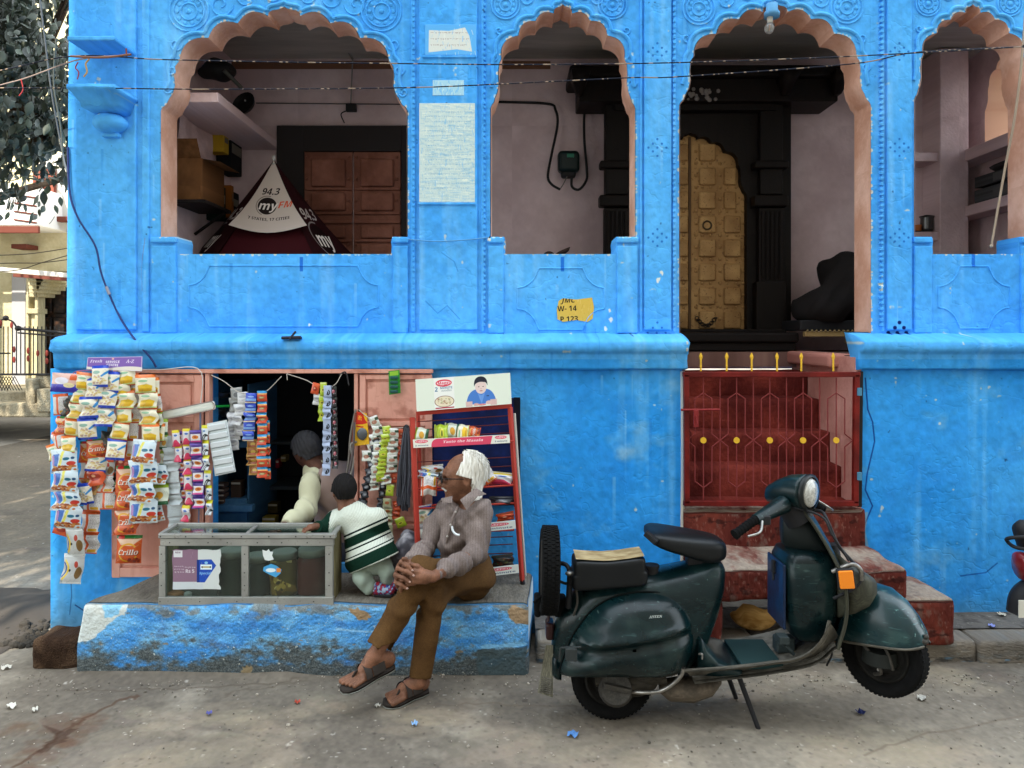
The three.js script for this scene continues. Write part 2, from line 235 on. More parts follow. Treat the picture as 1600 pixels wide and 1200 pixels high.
const XW = 3.2;
const house = thing('blue_house', 'blue plastered house with scalloped arches above a plinth shop', 'house', V(0, 0, -DU));
const WT = 0.18;
const toXY = ([a, b]) => new THREE.Vector2(X(a, DU), Y(b, DU));
const xL = X(104, DU), xR = 3.43, yT = 4.3, yB = Y(545, DU);
{
  const s = new THREE.Shape([[xL, yB], ...[[1061, 545], ...A3, [1361, 545]].map((p) => toXY(p).toArray()), [xR, yB], [xR + 0.0, yT], [xL + 0.02, yT]].map((p) => new THREE.Vector2(...p)));
  for (const h of HOLES) s.holes.push(new THREE.Path(h.map(toXY)));
  const g = new THREE.ExtrudeGeometry(s, { depth: WT, bevelEnabled: false }); g.translate(0, 0, -DU - WT);
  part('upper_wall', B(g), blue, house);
}
function strip(pts, z0, z1, off) {  // skin that lines an opening
  const c = pts.reduce((a, p) => [a[0] + p[0] / pts.length, a[1] + p[1] / pts.length], [0, 0]), pos = [], idx = [], uv = []; let L = 0;
  pts.forEach((p, i) => { const a = pts[Math.max(0, i - 1)], b = pts[Math.min(pts.length - 1, i + 1)], t = new THREE.Vector2(b[0] - a[0], b[1] - a[1]).normalize(); let n = new THREE.Vector2(-t.y, t.x); if (i) L += Math.hypot(p[0] - pts[i - 1][0], p[1] - pts[i - 1][1]); if (n.x * (c[0] - p[0]) + n.y * (c[1] - p[1]) < 0) n.negate(); const x = X(p[0] + n.x * off, DU), y = Y(p[1] + n.y * off, DU); pos.push(x, y, z0, x, y, z1); uv.push(L * 0.004, 0, L * 0.004, 0.25); if (i) { const k = i * 2; idx.push(k - 2, k - 1, k, k - 1, k + 1, k); } });
  const g = new THREE.BufferGeometry(); g.setAttribute('position', new THREE.Float32BufferAttribute(pos, 3)); g.setAttribute('uv', new THREE.Float32BufferAttribute(uv, 2)); g.setIndex(idx); g.computeVertexNormals(); return toCreasedNormals(g, 0.7);
}
const lin = (a, b, n = 1) => a.map((v, i) => lerp(v, b[i], n));
for (const [arch, l, r, b] of [[A1, 251, 637, 370], [A2, 766, 993, 370], [A3, 1061, 1361, 545], [A4, 1428, 1612, 370]])
  part('arch_lining', strip([[l, b], [l, (b + 170) / 2], ...arch, [r, (b + 170) / 2], [r, b]], -DU + 0.004, -DU - WT - 0.004, 1.1), liningM, house);
// raised moulding that follows each arch, and spandrel rosettes and scrolls
for (const [arch, cx, w] of [[A1, 444, 193], [A2, 879.5, 113.5], [A3, 1211, 150], [A4, 1520, 92]]) {
  const pts = arch.filter((_, i) => i > 3 && i < arch.length - 4).map(([x, y]) => { const k = 1 + 10 / w; return V(X(cx + (x - cx) * k, DU), Y(y - 7 + (cx === x ? 0 : 0), DU), -DU + 0.001); });
  const g = tube(pts, 0.011, 120, 6); part('arch_moulding', B(g), blue, house);
}
const ros = (px, py, r) => { const c = P(px, py, DU), l = []; for (const [k, q] of [[1, 0.0055], [0.78, 0.005], [0.42, 0.005]]) l.push(moved(new THREE.TorusGeometry(r * k, q, 6, 26), c.x, c.y, c.z + 0.001)); for (let i = 0; i < 10; i++) { const a = i / 10 * 6.283; l.push(sph(V(c.x + r * 0.6 * Math.cos(a), c.y + r * 0.6 * Math.sin(a), c.z), 0.012, 1, 1, 0.3, 8)); } l.push(sph(c, 0.014, 1, 1, 0.6, 8)); part('rosette', B(merge(l)), blue, house); };
for (const [x, y, r] of [[295, 18, 0.105], [596, 18, 0.105], [790, 8, 0.075], [957, 8, 0.075], [1092, 14, 0.085], [1323, 12, 0.085], [1450, 6, 0.065], [1578, 6, 0.065]]) ros(x, y, r);
const scroll = (px, py, s, f) => { const pts = []; for (let i = 0; i < 22; i++) { const a = i / 21 * 7.5, r = (0.9 - i / 28) * s; pts.push(P(px + f * r * Math.cos(a), py + r * Math.sin(a), DU).add(V(0, 0, 0.001))); } return tube(pts, 0.0055, 44, 5); };
{ const l = []; for (const [x, y, s, f] of [[345, 8, 22, 1], [385, -4, 16, -1], [425, -8, 14, 1], [480, -6, 15, 1], [520, -2, 18, -1], [556, 8, 20, -1], [275, 70, 12, 1], [268, 110, 9, -1], [262, 140, 8, 1], [615, 70, 12, -1], [624, 110, 9, 1], [630, 145, 8, -1], [822, -2, 12, 1], [850, -9, 10, -1], [912, -8, 10, 1], [934, -2, 12, -1], [780, 48, 8, 1], [773, 90, 7, -1], [978, 48, 9, -1], [985, 92, 8, 1], [990, 130, 6, 1], [1133, 0, 15, 1], [1168, -9, 12, -1], [1250, -9, 12, 1], [1285, 0, 15, -1], [1073, 60, 9, 1], [1346, 60, 10, -1], [1353, 105, 8, 1], [1480, -6, 9, 1], [1545, -6, 9, -1], [1436, 45, 7, 1]]) l.push(scroll(x, y, s, f)); part('scroll_relief', B(merge(l)), blue, house); }
// pilasters, parapet posts with caps, panel lines
const pil = (a, b, c, e, th, n = 'pilaster') => part(n, B(rough(bx(X(a, DU), X(b, DU), Y(e, DU), Y(c, DU), -DU + th, -DU - 0.02, 0.008, 2), 0.0015, 6)), blue, house);
for (const q of [[120, 214, -200, 516, 0.016], [222, 234, -200, 519, 0.01], [655, 746, -200, 516, 0.014], [1006, 1048, -200, 516, 0.020], [1384, 1422, -200, 516, 0.022]]) pil(...q);
for (const q of [[642, 649], [752, 757], [1000, 1003.5], [1051, 1056], [1376, 1381]]) pil(q[0], q[1], -200, 519, 0.012, 'fillet');
for (const [a, b] of [[238, 276], [614, 638], [763, 787], [964, 996], [1427, 1455], [1594, 1616]]) { pil(a, b, 384, 521, 0.014, 'parapet_post'); pil(a - 1, b + (b % 2 ? 0 : 1), 371, 380, 0.02, 'post_cap'); }
{ const l = []; for (const [px, w] of [[646, 2], [1054, 2.4], [1378.5, 3], [757, 1.6]]) for (let y = -30; y < 512; y += 8.5) l.push(bp(px - w, px + w, y, y + 4.6 + rr(-0.8, 0.8), DU - 0.016 - rr(0, 0.002), 0.02, 0.003)); stuff(part('notch_row', B(merge(l)), blue, house)); }
const line = (...p) => tube(p.map(([a, b]) => P(a, b, DU).add(V(0, 0, 0.0005))), 0.0045, 16, 6);
function panel(cx, hw, ix, y0, y1, ya, yb) { const l = []; for (const s of [-1, 1]) { l.push(line([cx + s * ix, y0], [cx + s * (ix + (hw - ix) * 0.25), lerp(y0, ya, 0.55)], [cx + s * (ix + (hw - ix) * 0.6), lerp(y0, ya, 0.88)], [cx + s * hw, ya]), line([cx + s * ix, y1], [cx + s * (ix + (hw - ix) * 0.25), lerp(y1, yb, 0.55)], [cx + s * (ix + (hw - ix) * 0.6), lerp(y1, yb, 0.88)], [cx + s * hw, yb]), line([cx + s * hw, ya], [cx + s * hw, yb])); } l.push(line([cx - ix, y0], [cx + ix, y0]), line([cx - ix, y1], [cx + ix, y1])); part('parapet_panel', B(merge(l)), blue, house); }
panel(443, 148, 116, 415, 510, 446, 480); panel(876, 68, 34, 419, 515, 450, 482); panel(1522, 56, 22, 416, 513, 448, 480);
// cornice
function cornice(pa, pb) {
  const prof = [[DU + 0.03, 519], [DU - 0.015, 521.5], [3.80, 527], [3.752, 532], [3.742, 536], [3.742, 545], [3.752, 549.5], [3.768, 551.5], [3.776, 555], [3.782, 574], [3.79, 577.5], [DP + 0.02, 578.5]], rings = [], a = X(pa, 3.742), b = X(pb, 3.742), n = Math.ceil((b - a) / 0.02);
  for (let i = 0; i <= n; i++) { const x = lerp(a, b, i / n); rings.push(prof.map(([d, py], k) => V(x + ((i === 0 || i === n) ? 0.004 * Math.sin(k * 2) : 0), Y(py, d) + 0.009 * (fbm(x * 5, k * 0.8, 3) - 0.5) + 0.004 * (fbm(x * 30, k, 2) - 0.5), -d + 0.008 * (fbm(x * 7 + 9, k * 2.3, 3) - 0.5)))); }
  part('cornice', B(loft(rings)), blue, house);
}
cornice(77, 1077); cornice(1349, 1856);
// plinth wall with the shop opening and the stairway between its two halves
function wallQ(a, b, c, e, d = DP, th = 0.16) { const g = bx(X(a, d), X(b, d), c, e, -d, -d - th, 0); return g; }
const shopT = Y(583, DP);
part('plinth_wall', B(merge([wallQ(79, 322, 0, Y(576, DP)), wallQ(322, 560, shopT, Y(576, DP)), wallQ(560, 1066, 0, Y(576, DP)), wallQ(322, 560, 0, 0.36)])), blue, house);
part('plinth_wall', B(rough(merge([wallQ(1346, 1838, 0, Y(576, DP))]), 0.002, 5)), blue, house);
part('plinth_edge', B(tube([P(1066, 580, DP), P(1067, 700, DP), P(1066, 860, DP), P(1066, 950, DP)], 0.012, 30, 6)), M('#ffffff', 0.9, { map: plaster([196, 190, 176], [150, 176, 196]) }), house);
// sides, roof, veranda floor, ceiling, inner walls
part('side_wall', B(merge([bx(xL, xL + 0.16, 0, yT, -DU - WT - 0.002, -9, 0), bx(X(79, DP), X(79, DP) + 0.16, 0, 1.42, -DP - 0.162, -4.6, 0)])), blue, house);
part('roof', bx(xL, xR, yT + 0.002, yT + 0.15, -DU - 0.01, -9, 0), ceilM, house);
part('veranda_ceiling', bx(xL + 0.162, XW + 0.2, 3.47, 3.6, -DU - WT - 0.003, -DB - 0.1, 0), ceilM, house);
for (const px of [330, 700, 1010]) part('ceiling_beam', uvXY(bx(X(px, DB), X(px, DB) + 0.1, 3.38, 3.468, -DU - WT - 0.01, -DB + 0.002, 0.006), 1, 1), innerM, house);
part('veranda_floor', uvXY(merge([bx(xL + 0.17, 0.86, 1.34, 1.43, -DP - 0.165, -DB, 0), bx(1.80, XW + 0.22, 1.34, 1.43, -DP - 0.165, -DB, 0), bx(0.862, 1.798, 1.34, 1.43, -4.62, -DB, 0)]), 1, 1, 0, 0, 'x', 'z'), M('#ffffff', 0.85, { map: plaster([112, 84, 78], [150, 118, 108]) }), house);
const backW = (a, b, c, e) => bx(a, b, c, e, -DB, -DB - 0.15, 0);
const dx0 = X(432, DB), dx1 = X(640, DB), dyT = Y(196, DB);
part('back_wall', uvXY(merge([backW(-2.2, dx0, 1.3, 3.6), backW(dx0, dx1, dyT, 3.6), backW(dx1, 3.43, 1.3, 3.6)]), 1.5, 1.5), innerM, house);
part('inner_wall', uvXY(bx(xL + 0.165, -1.97, 1.43, 3.47, -DU - WT - 0.01, -DB + 0.001, 0), 1.5, 1.5, 0, 0, 'z', 'y'), innerM, house);
// a dark brown band high on the back wall, below the ceiling
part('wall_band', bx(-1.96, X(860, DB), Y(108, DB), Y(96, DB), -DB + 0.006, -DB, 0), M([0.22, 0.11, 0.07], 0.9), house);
// right room: side wall with a small arch to the outside, pier and niches
{
  const aw = archPts(0, 1, 0, -1).map(([x, y]) => [x, y]);   // unit arch, y down
  const zc = 4.72, hw = 0.30, s = new THREE.Shape([[DU + WT + 0.02, 1.3], [DB, 1.3], [DB, 3.47], [DU + WT + 0.02, 3.47]].map((p) => new THREE.Vector2(...p)));
  void aw; const ar = archPts(0, hw, 0, -0.62 * 1).map(([x, y]) => new THREE.Vector2(zc + x, 2.45 - y * -1 * -1));
  const arch = archPts(0, hw, 0, -0.36).map(([x, y]) => new THREE.Vector2(zc + x, 3.04 - y)); void ar;
  s.holes.push(new THREE.Path([new THREE.Vector2(zc - hw, 2.80), ...arch, new THREE.Vector2(zc + hw, 2.80)]));
  const g = new THREE.ExtrudeGeometry(s, { depth: 0.22, bevelEnabled: false }); g.applyMatrix4(new THREE.Matrix4().makeBasis(V(0, 0, -1), V(0, 1, 0), V(1, 0, 0)).setPosition(XW, 0, 0));
  part('inner_wall', g, innerM, house);
  const ring = [new THREE.Vector2(zc - hw, 2.80), ...arch, new THREE.Vector2(zc + hw, 2.80)].map((p) => [p.x, p.y]);
  const pos = [], idx = []; ring.forEach(([z, y], i) => { pos.push(XW - 0.004, y, -z, XW + 0.226, y, -z); if (i) idx.push(2 * i - 2, 2 * i - 1, 2 * i, 2 * i - 1, 2 * i + 1, 2 * i); });
  const lg = new THREE.BufferGeometry(); lg.setAttribute('position', new THREE.Float32BufferAttribute(pos.map((v, i) => i % 3 === 1 ? (v - 3.05) * 0.992 + 3.05 : i % 3 === 2 ? (v + zc) * 0.99 - zc : v), 3)); lg.setIndex(idx); lg.computeVertexNormals(); part('arch_lining', toCreasedNormals(lg, 0.6), M([0.8, 0.5, 0.34], 0.85), house);  // bright orange lining colour stands for sunlight on the side arch reveal
}
part('wall_pier', uvXY(bx(X(1466, 5.0), X(1511, 5.0), 1.43, 3.46, -4.98, -DB + 0.002, 0.008), 1, 1), innerM, house);
for (const [py, a, b] of [[238, 1425, 1466], [362, 1425, 1466]]) part('niche_shelf', uvXY(bp(a - 8, b, py, py + 14, 5.0, 0.19), 1, 1), innerM, house);
for (const [y0, y1] of [[2.70, 2.78], [2.33, 2.40]]) part('wall_shelf', uvXY(bx(XW - 0.16, XW - 0.001, y0, y1, -4.2, -DB + 0.002, 0.006), 1, 1), innerM, house);
// sloping shelf in the left room
part('wall_shelf', uvXY(bx(-1.968, -1.63, 2.83, 2.885, -DU - WT - 0.01, -DB + 0.002, 0.006), 1, 1), innerM, house);
// pink double door in a black frame
{
  const dd = DB - 0.03; part('door_frame', [bp(432, 474, 196, 560, dd - 0.03, 0.16), bp(627, 640, 196, 560, dd - 0.03, 0.16), bp(474, 627, 196, 236, dd - 0.03, 0.16)], nearBlackM, house);
  const doorM = M('#ffffff', 0.75, { map: plaster([122, 78, 64], [154, 104, 88]), bumpMap: grainBump, bumpScale: 0.003 });
  for (const [a, b] of [[475, 551], [552.5, 626]]) {
    const leaf = part('door_leaf', uvXY(bp(a, b, 237, 560, dd, 0.04), 1, 1), doorM, house);
    for (const [y0, y1] of [[247, 291], [300, 329], [338, 343], [352, 372], [381, 440], [450, 530]]) {
      if (y1 - y0 > 8) { sub('door_panel', uvXY(bp(a + 10, b - 12, y0, y1, dd - 0.03, 0.04, 0.016, 2), 1, 1), doorM, leaf); }
      sub('door_batten', uvXY(bp(a + 1, b - 1, y1 + 1.5, y1 + 6, dd - 0.02, 0.025, 0.005), 1, 1), doorM, leaf);
    }
    const st = []; for (let i = 0; i < 9; i++) for (const q of [a + 4, b - 6]) st.push(sph(P(q, 246 + i * 34, dd - 0.005), 0.012, 1, 1, 0.6, 8)); stuff(sub('stud', st, doorM, leaf));
  }
}
// yellow studded door with a scalloped head in a black carved frame
{
  const dd = 5.06, yelM = M('#ffffff', 0.6, { map: ptex(512, 512, (x, y) => { const a = fbm(x / 90, y / 90, 5), b = fbm(x / 7, y / 7, 3, 1); return mix(mix([142, 106, 64], [188, 150, 98], clamp(a * 1.6 - 0.3)), [80, 50, 26], clamp((b - 0.68) * 4)); }), bumpMap: grainBump, bumpScale: 0.002 });
  const prof = (cx, w, sy, ay) => archPts(cx, w, sy, ay);
  const cx = 1079, sh = new THREE.Shape([...[[cx - 87, 516], ...prof(cx, 87, 305, 208), [cx + 87, 516]].map(([a, b]) => new THREE.Vector2(X(a, dd), Y(b, dd)))]);
  const leafG = new THREE.ExtrudeGeometry(sh, { depth: 0.04, bevelEnabled: false }); leafG.translate(0, 0, -dd - 0.04);
  const leaf = part('door', leafG, yelM, house);
  for (let r = 0; r < 8; r++) for (const c of [-1, 0, 1]) {
    const px = [1050, 1093, 1132][c + 1], py = 224 + r * 37.5; if (c === 1 && r === 0) continue;
    sub('door_panel', uvXY(bp(px, px + (c === 1 && r < 3 ? 19 : 26), py, py + 27, dd - 0.024, 0.03, 0.012, 2), 0.6, 0.6), yelM, leaf);
  }
  const st = []; for (let r = 0; r < 16; r++) for (const px of [1068, 1087.5, 1125, 1161]) { if (px > 1150 && r < 5) continue; st.push(sph(P(px, 218 + r * 18.7, dd - 0.002), 0.012, 1, 1, 0.6, 8)); }
  for (let r = 0; r < 8; r++) for (const px of [1097, 1110, 1136, 1150]) if (r || px < 1130) st.push(sph(P(px, 255.5 + r * 37.5, dd - 0.002), 0.01, 1, 1, 0.6, 8));
  stuff(sub('stud', st, yelM, leaf));
  sub('door_strip', bp(1076, 1080, 214, 515, dd - 0.012, 0.02), M([0.10, 0.055, 0.025], 0.6), leaf);
  const chain = []; for (let i = 0; i < 14; i++) { const t = i / 13, p = P(lerp(1089, 1118, t), 497 + 12 * Math.sin(t * 3.14), dd - 0.03); chain.push(moved(new THREE.TorusGeometry(0.012, 0.0035, 5, 10), p.x, p.y, p.z, i % 2 ? 1.2 : 0, 0, i * 0.5)); } sub('door_chain', chain, M([0.04, 0.03, 0.025], 0.4, { metalness: 0.8 }), leaf);
  sub('door_ring', moved(new THREE.TorusGeometry(0.028, 0.006, 6, 18), ...P(1105, 352, dd - 0.03).toArray()), M([0.06, 0.04, 0.02], 0.4, { metalness: 0.7 }), leaf);
  // frame: spandrel board with arched hole, posts with capitals and bases, lintel, canopy
  const fs = new THREE.Shape([[948, 516], [948, 140], [1236, 140], [1236, 516], [cx + 88, 516], ...prof(cx, 88, 305, 207).reverse(), [cx - 88, 516]].map(([a, b]) => new THREE.Vector2(X(a, 5.0), Y(b, 5.0))));
  const fg = new THREE.ExtrudeGeometry(fs, { depth: 0.16, bevelEnabled: false }); fg.translate(0, 0, -5.0 - 0.16); part('door_frame', fg, darkWood, house);
  for (const s of [-1, 1]) { const c0 = s < 0 ? 964 : 1206; const postP = [bp(c0 - 20, c0 + 20, 324, 516, 4.93, 0.07, 0.01), bp(c0 - 27, c0 + 27, 304, 322, 4.90, 0.1, 0.012), bp(c0 - 24, c0 + 24, 440, 516, 4.91, 0.09, 0.008), bp(c0 - 18, c0 + 18, 160, 304, 4.94, 0.06, 0.01), bp(c0 - 26, c0 + 28, 250, 262, 4.9, 0.1, 0.012)]; for (let i = 0; i < 5; i++) postP.push(bar(P(c0 - 14 + i * 7, 330, 4.925), P(c0 - 14 + i * 7, 436, 4.925), 0.01)); part('door_post', postP, darkWood, house); }
  part('door_lintel', [bp(905, 1310, 118, 158, 4.86, 0.3, 0.01), bp(890, 1328, 100, 119, 4.8, 0.36, 0.02), bp(960, 1215, 158, 172, 4.92, 0.2, 0.008)], darkWood, house);
  for (const c of [905, 1225, 1305]) part('lintel_bracket', [loft([[0, 0.05], [0.5, 0.10], [1, 0.16]].map(([t, w]) => { const p = P(c, 150 - t * 30, 4.86); return [V(p.x - w * 0.4, p.y, p.z - 0.02), V(p.x + w * 0.4, p.y, p.z - 0.02), V(p.x + w * 0.4, p.y, p.z + w), V(p.x - w * 0.4, p.y, p.z + w)]; }))], darkWood, house);
  part('door_threshold', [bp(940, 1250, 519, 536, 4.66, 0.4, 0.02), bp(950, 1244, 536, 548, 4.68, 0.36, 0.006), bp(946, 1230, 514, 521, 4.8, 0.3, 0.02)], darkWood, house);
  const sm = []; for (let i = 0; i < 26; i++) { const p = P(rr(1068, 1126), rr(139, 156), 4.855); sm.push(sph(p, rr(0.008, 0.018), 1, 1, 0.4, 6)); } stuff(part('lintel_carving', sm, M([0.22, 0.2, 0.19], 0.8), house));
}
// stairway inside the gate
const SX0 = 0.862, SX1 = 1.80;
[[3.86, 0.67, 4.0], [3.99, 0.835, 4.14], [4.13, 1.0, 4.3], [4.28, 1.172, 4.45], [4.44, 1.32, 4.63]].forEach(([d, top, de], i) => { const g = lump(SX0 - 0.05, SX1 - 0.02, i ? top - 0.2 : 0.3, top, -d, -4.66, 0.03, 0.015, 0.007, 12); part('step', uvXY(g, 1, 1), redM, house); void de; });
part('stair_wall', uvXY(bx(SX1 - 0.03, X(1346, DP) - 0.001, 0.5, 1.425, -DP + 0.004, -4.7, 0.004), 1, 1, 0, 0, 'z', 'y'), pinkM, house); part('stair_wall', uvXY(bx(SX0 - 0.2, SX0 - 0.052, 0, 1.33, -DP - 0.163, -4.7, 0), 1, 1, 0, 0, 'z', 'y'), pinkM, house);
part('floor_edge', uvXY(rough(bx(X(1262, 4.3), 1.86, 1.36, 1.436, -4.02, -4.64, 0.02, 2), 0.004), 1, 1), pinkM, house);
// niche with a canopy slab above and a moulded bracket below
part('niche_canopy', B(rough(bx(-2.225, -1.985, 3.012, 3.034, -3.71, -DU, 0.006, 2), 0.002, 8)), blue, house);
{
  const rings = [[0.24, 0.23, 2.79], [0.24, 0.23, 2.768], [0.225, 0.2, 2.758], [0.21, 0.18, 2.74], [0.19, 0.155, 2.72], [0.185, 0.15, 2.70], [0.15, 0.11, 2.693], [0.13, 0.1, 2.688]].map(([w, d, y]) => [V(-2.1 - w / 2, y, -DU), V(-2.1 - w / 2, y, -DU + d), V(-2.1, y, -DU + d * 1.04), V(-2.1 + w / 2, y, -DU + d), V(-2.1 + w / 2, y, -DU)]);
  part('niche_bracket', [B(loft(rings)), B(sph(V(-2.10, 2.645, -DU + 0.05), 0.085, 1, 0.62, 0.95, 18)), B(bx(-2.15, -2.06, 2.575, 2.60, -DU + 0.05, -DU, 0.01)), B(bx(-2.135, -2.075, 2.598, 2.63, -DU + 0.045, -DU, 0.01))], blue, house);
  part('niche_frame', B(merge([bx(-2.2, -2.185, 2.795, 3.01, -DU + 0.012, -DU), bx(-2.02, -2.005, 2.795, 3.01, -DU + 0.012, -DU)])), blue, house);
  part('niche_dark_plate', bx(-2.14, -2.03, 2.80, 2.895, -DU + 0.004, -DU - 0.02, 0), M([0.01, 0.03, 0.09], 0.9), house);  // dark plate just proud of the wall, coloured as the shade in the niche hole
}
// plaques and the painted house number
const scribble = (g, x0, x1, y, s, col) => { g.fillStyle = col; for (let x = x0; x < x1;) { const w = rr(3, 14) * s; g.fillRect(x, y + rr(-1, 1), w, rr(1.2, 2.6) * s); if (rnd() < 0.7) g.fillRect(x + w * rnd(), y, 1.4 * s, rr(4, 9) * s); x += w + rr(2, 6) * s; } };
const smear = (g, w, h, n, col) => { g.strokeStyle = col; for (let i = 0; i < n; i++) { g.lineWidth = rr(1, 4); g.globalAlpha = rr(0.1, 0.7); const x = rnd() * w, y = rnd() * h; g.beginPath(); g.moveTo(x, y); g.lineTo(x + rr(-8, 8), y + rr(8, 34)); g.stroke(); } g.globalAlpha = 1; };
const bigPl = dtex(256, 460, (g, w, h) => { g.fillStyle = '#c6d8d6'; g.fillRect(0, 0, w, h); for (let i = 0; i < 900; i++) { g.fillStyle = ['rgba(120,180,215,.25)', 'rgba(236,238,226,.3)', 'rgba(160,190,200,.25)'][i % 3]; g.fillRect(rnd() * w, rnd() * h, rr(6, 40), rr(2, 8)); } for (let i = 0; i < 17; i++) scribble(g, 26, w - 24, 40 + i * 22, 1, 'rgba(92,150,192,.55)'); smear(g, w, h, 90, '#6ab0e4'); smear(g, w, h, 60, '#eceee0'); });
const smPl = dtex(256, 160, (g, w, h) => { g.fillStyle = '#5fb0ee'; g.fillRect(0, 0, w, h); g.fillStyle = '#d5dbd6'; g.beginPath(); g.moveTo(20, 30); g.lineTo(120, 34); g.lineTo(200, 16); g.lineTo(222, 60); g.lineTo(236, 142); g.lineTo(160, 130); g.lineTo(18, 146); g.fill(); for (let i = 0; i < 3; i++) scribble(g, 28, 215, 42 + i * 32, 1.2, 'rgba(132,110,110,.7)'); smear(g, w, h, 40, '#5fb0ee'); smear(g, w, h, 30, '#e8ece6'); });
const tiny = dtex(128, 70, (g, w, h) => { g.fillStyle = '#a6d2e6'; g.fillRect(0, 0, w, h); smear(g, w, h, 40, '#5fb0ee'); smear(g, w, h, 30, '#d8ecec'); });
const sheet = (a, b, c, e, d, t) => { const g = bp(a, b, c, e, d, 0.012, 0.002), A = P(a, e, d), C = P(b, c, d); return uvXY(g, C.x - A.x, C.y - A.y, A.x, A.y); };
lab(part('plaque', sheet(655, 742, 161, 316, DU - 0.018, 1), M('#ffffff', 0.75, { map: bigPl, bumpMap: grainBump, bumpScale: 0.002 }), house), 'tall weathered white plaque with worn lettering on the blue pier');
lab(part('plaque', sheet(664, 744, 38, 86, DU - 0.018, 1), M('#ffffff', 0.75, { map: smPl }), house), 'small smeared white plaque high on the pier');
lab(part('plaque', sheet(676, 725, 125, 149, DU - 0.016, 1), M('#ffffff', 0.75, { map: tiny }), house), 'faint pale patch between the two plaques');
{ const g = merge([bp(653, 744, 316, 320, DU - 0.022, 0.02), bp(660, 745, 86, 90, DU - 0.022, 0.02)]); part('plaque_ledge', B(g), blue, house); }
{
  const o = [[873, 470], [880, 466], [900, 468], [925, 465], [928, 480], [926, 498], [918, 503], [900, 500], [880, 503], [871, 499], [870, 484]], s = new THREE.Shape(o.map(([a, b]) => new THREE.Vector2(X(a, DU), Y(b, DU))));
  const g = new THREE.ExtrudeGeometry(s, { depth: 0.003, bevelEnabled: false }); g.translate(0, 0, -DU - 0.001 + 0.002);
  const A = P(868, 506, DU), C = P(931, 462, DU); uvXY(g, C.x - A.x, C.y - A.y, A.x, A.y);
  part('house_number', g, M('#ffffff', 0.8, { map: dtex(252, 176, (c, w, h) => { c.fillStyle = '#d8b24e'; c.fillRect(0, 0, w, h); smear(c, w, h, 50, '#c49a3a'); smear(c, w, h, 30, '#e6cc80'); c.fillStyle = '#1c1a1c'; c.save(); c.rotate(-0.03); c.font = 'italic bold 44px sans-serif'; c.fillText('JMC', 36, 46); c.font = 'bold 46px sans-serif'; c.fillText('W- 14', 10, 98); c.fillText('P 123', 22, 164); c.restore(); }) }), house);
}
// cable clamped on the cornice, black bracket
part('cornice_bracket', [bp(440, 470, 526, 530, 3.74, 0.03), bar(P(452, 530, 3.72), P(462, 518, 3.74), 0.006), bar(P(440, 528, 3.73), P(470, 527, 3.73), 0.008)], M([0.02, 0.02, 0.03], 0.5), house);
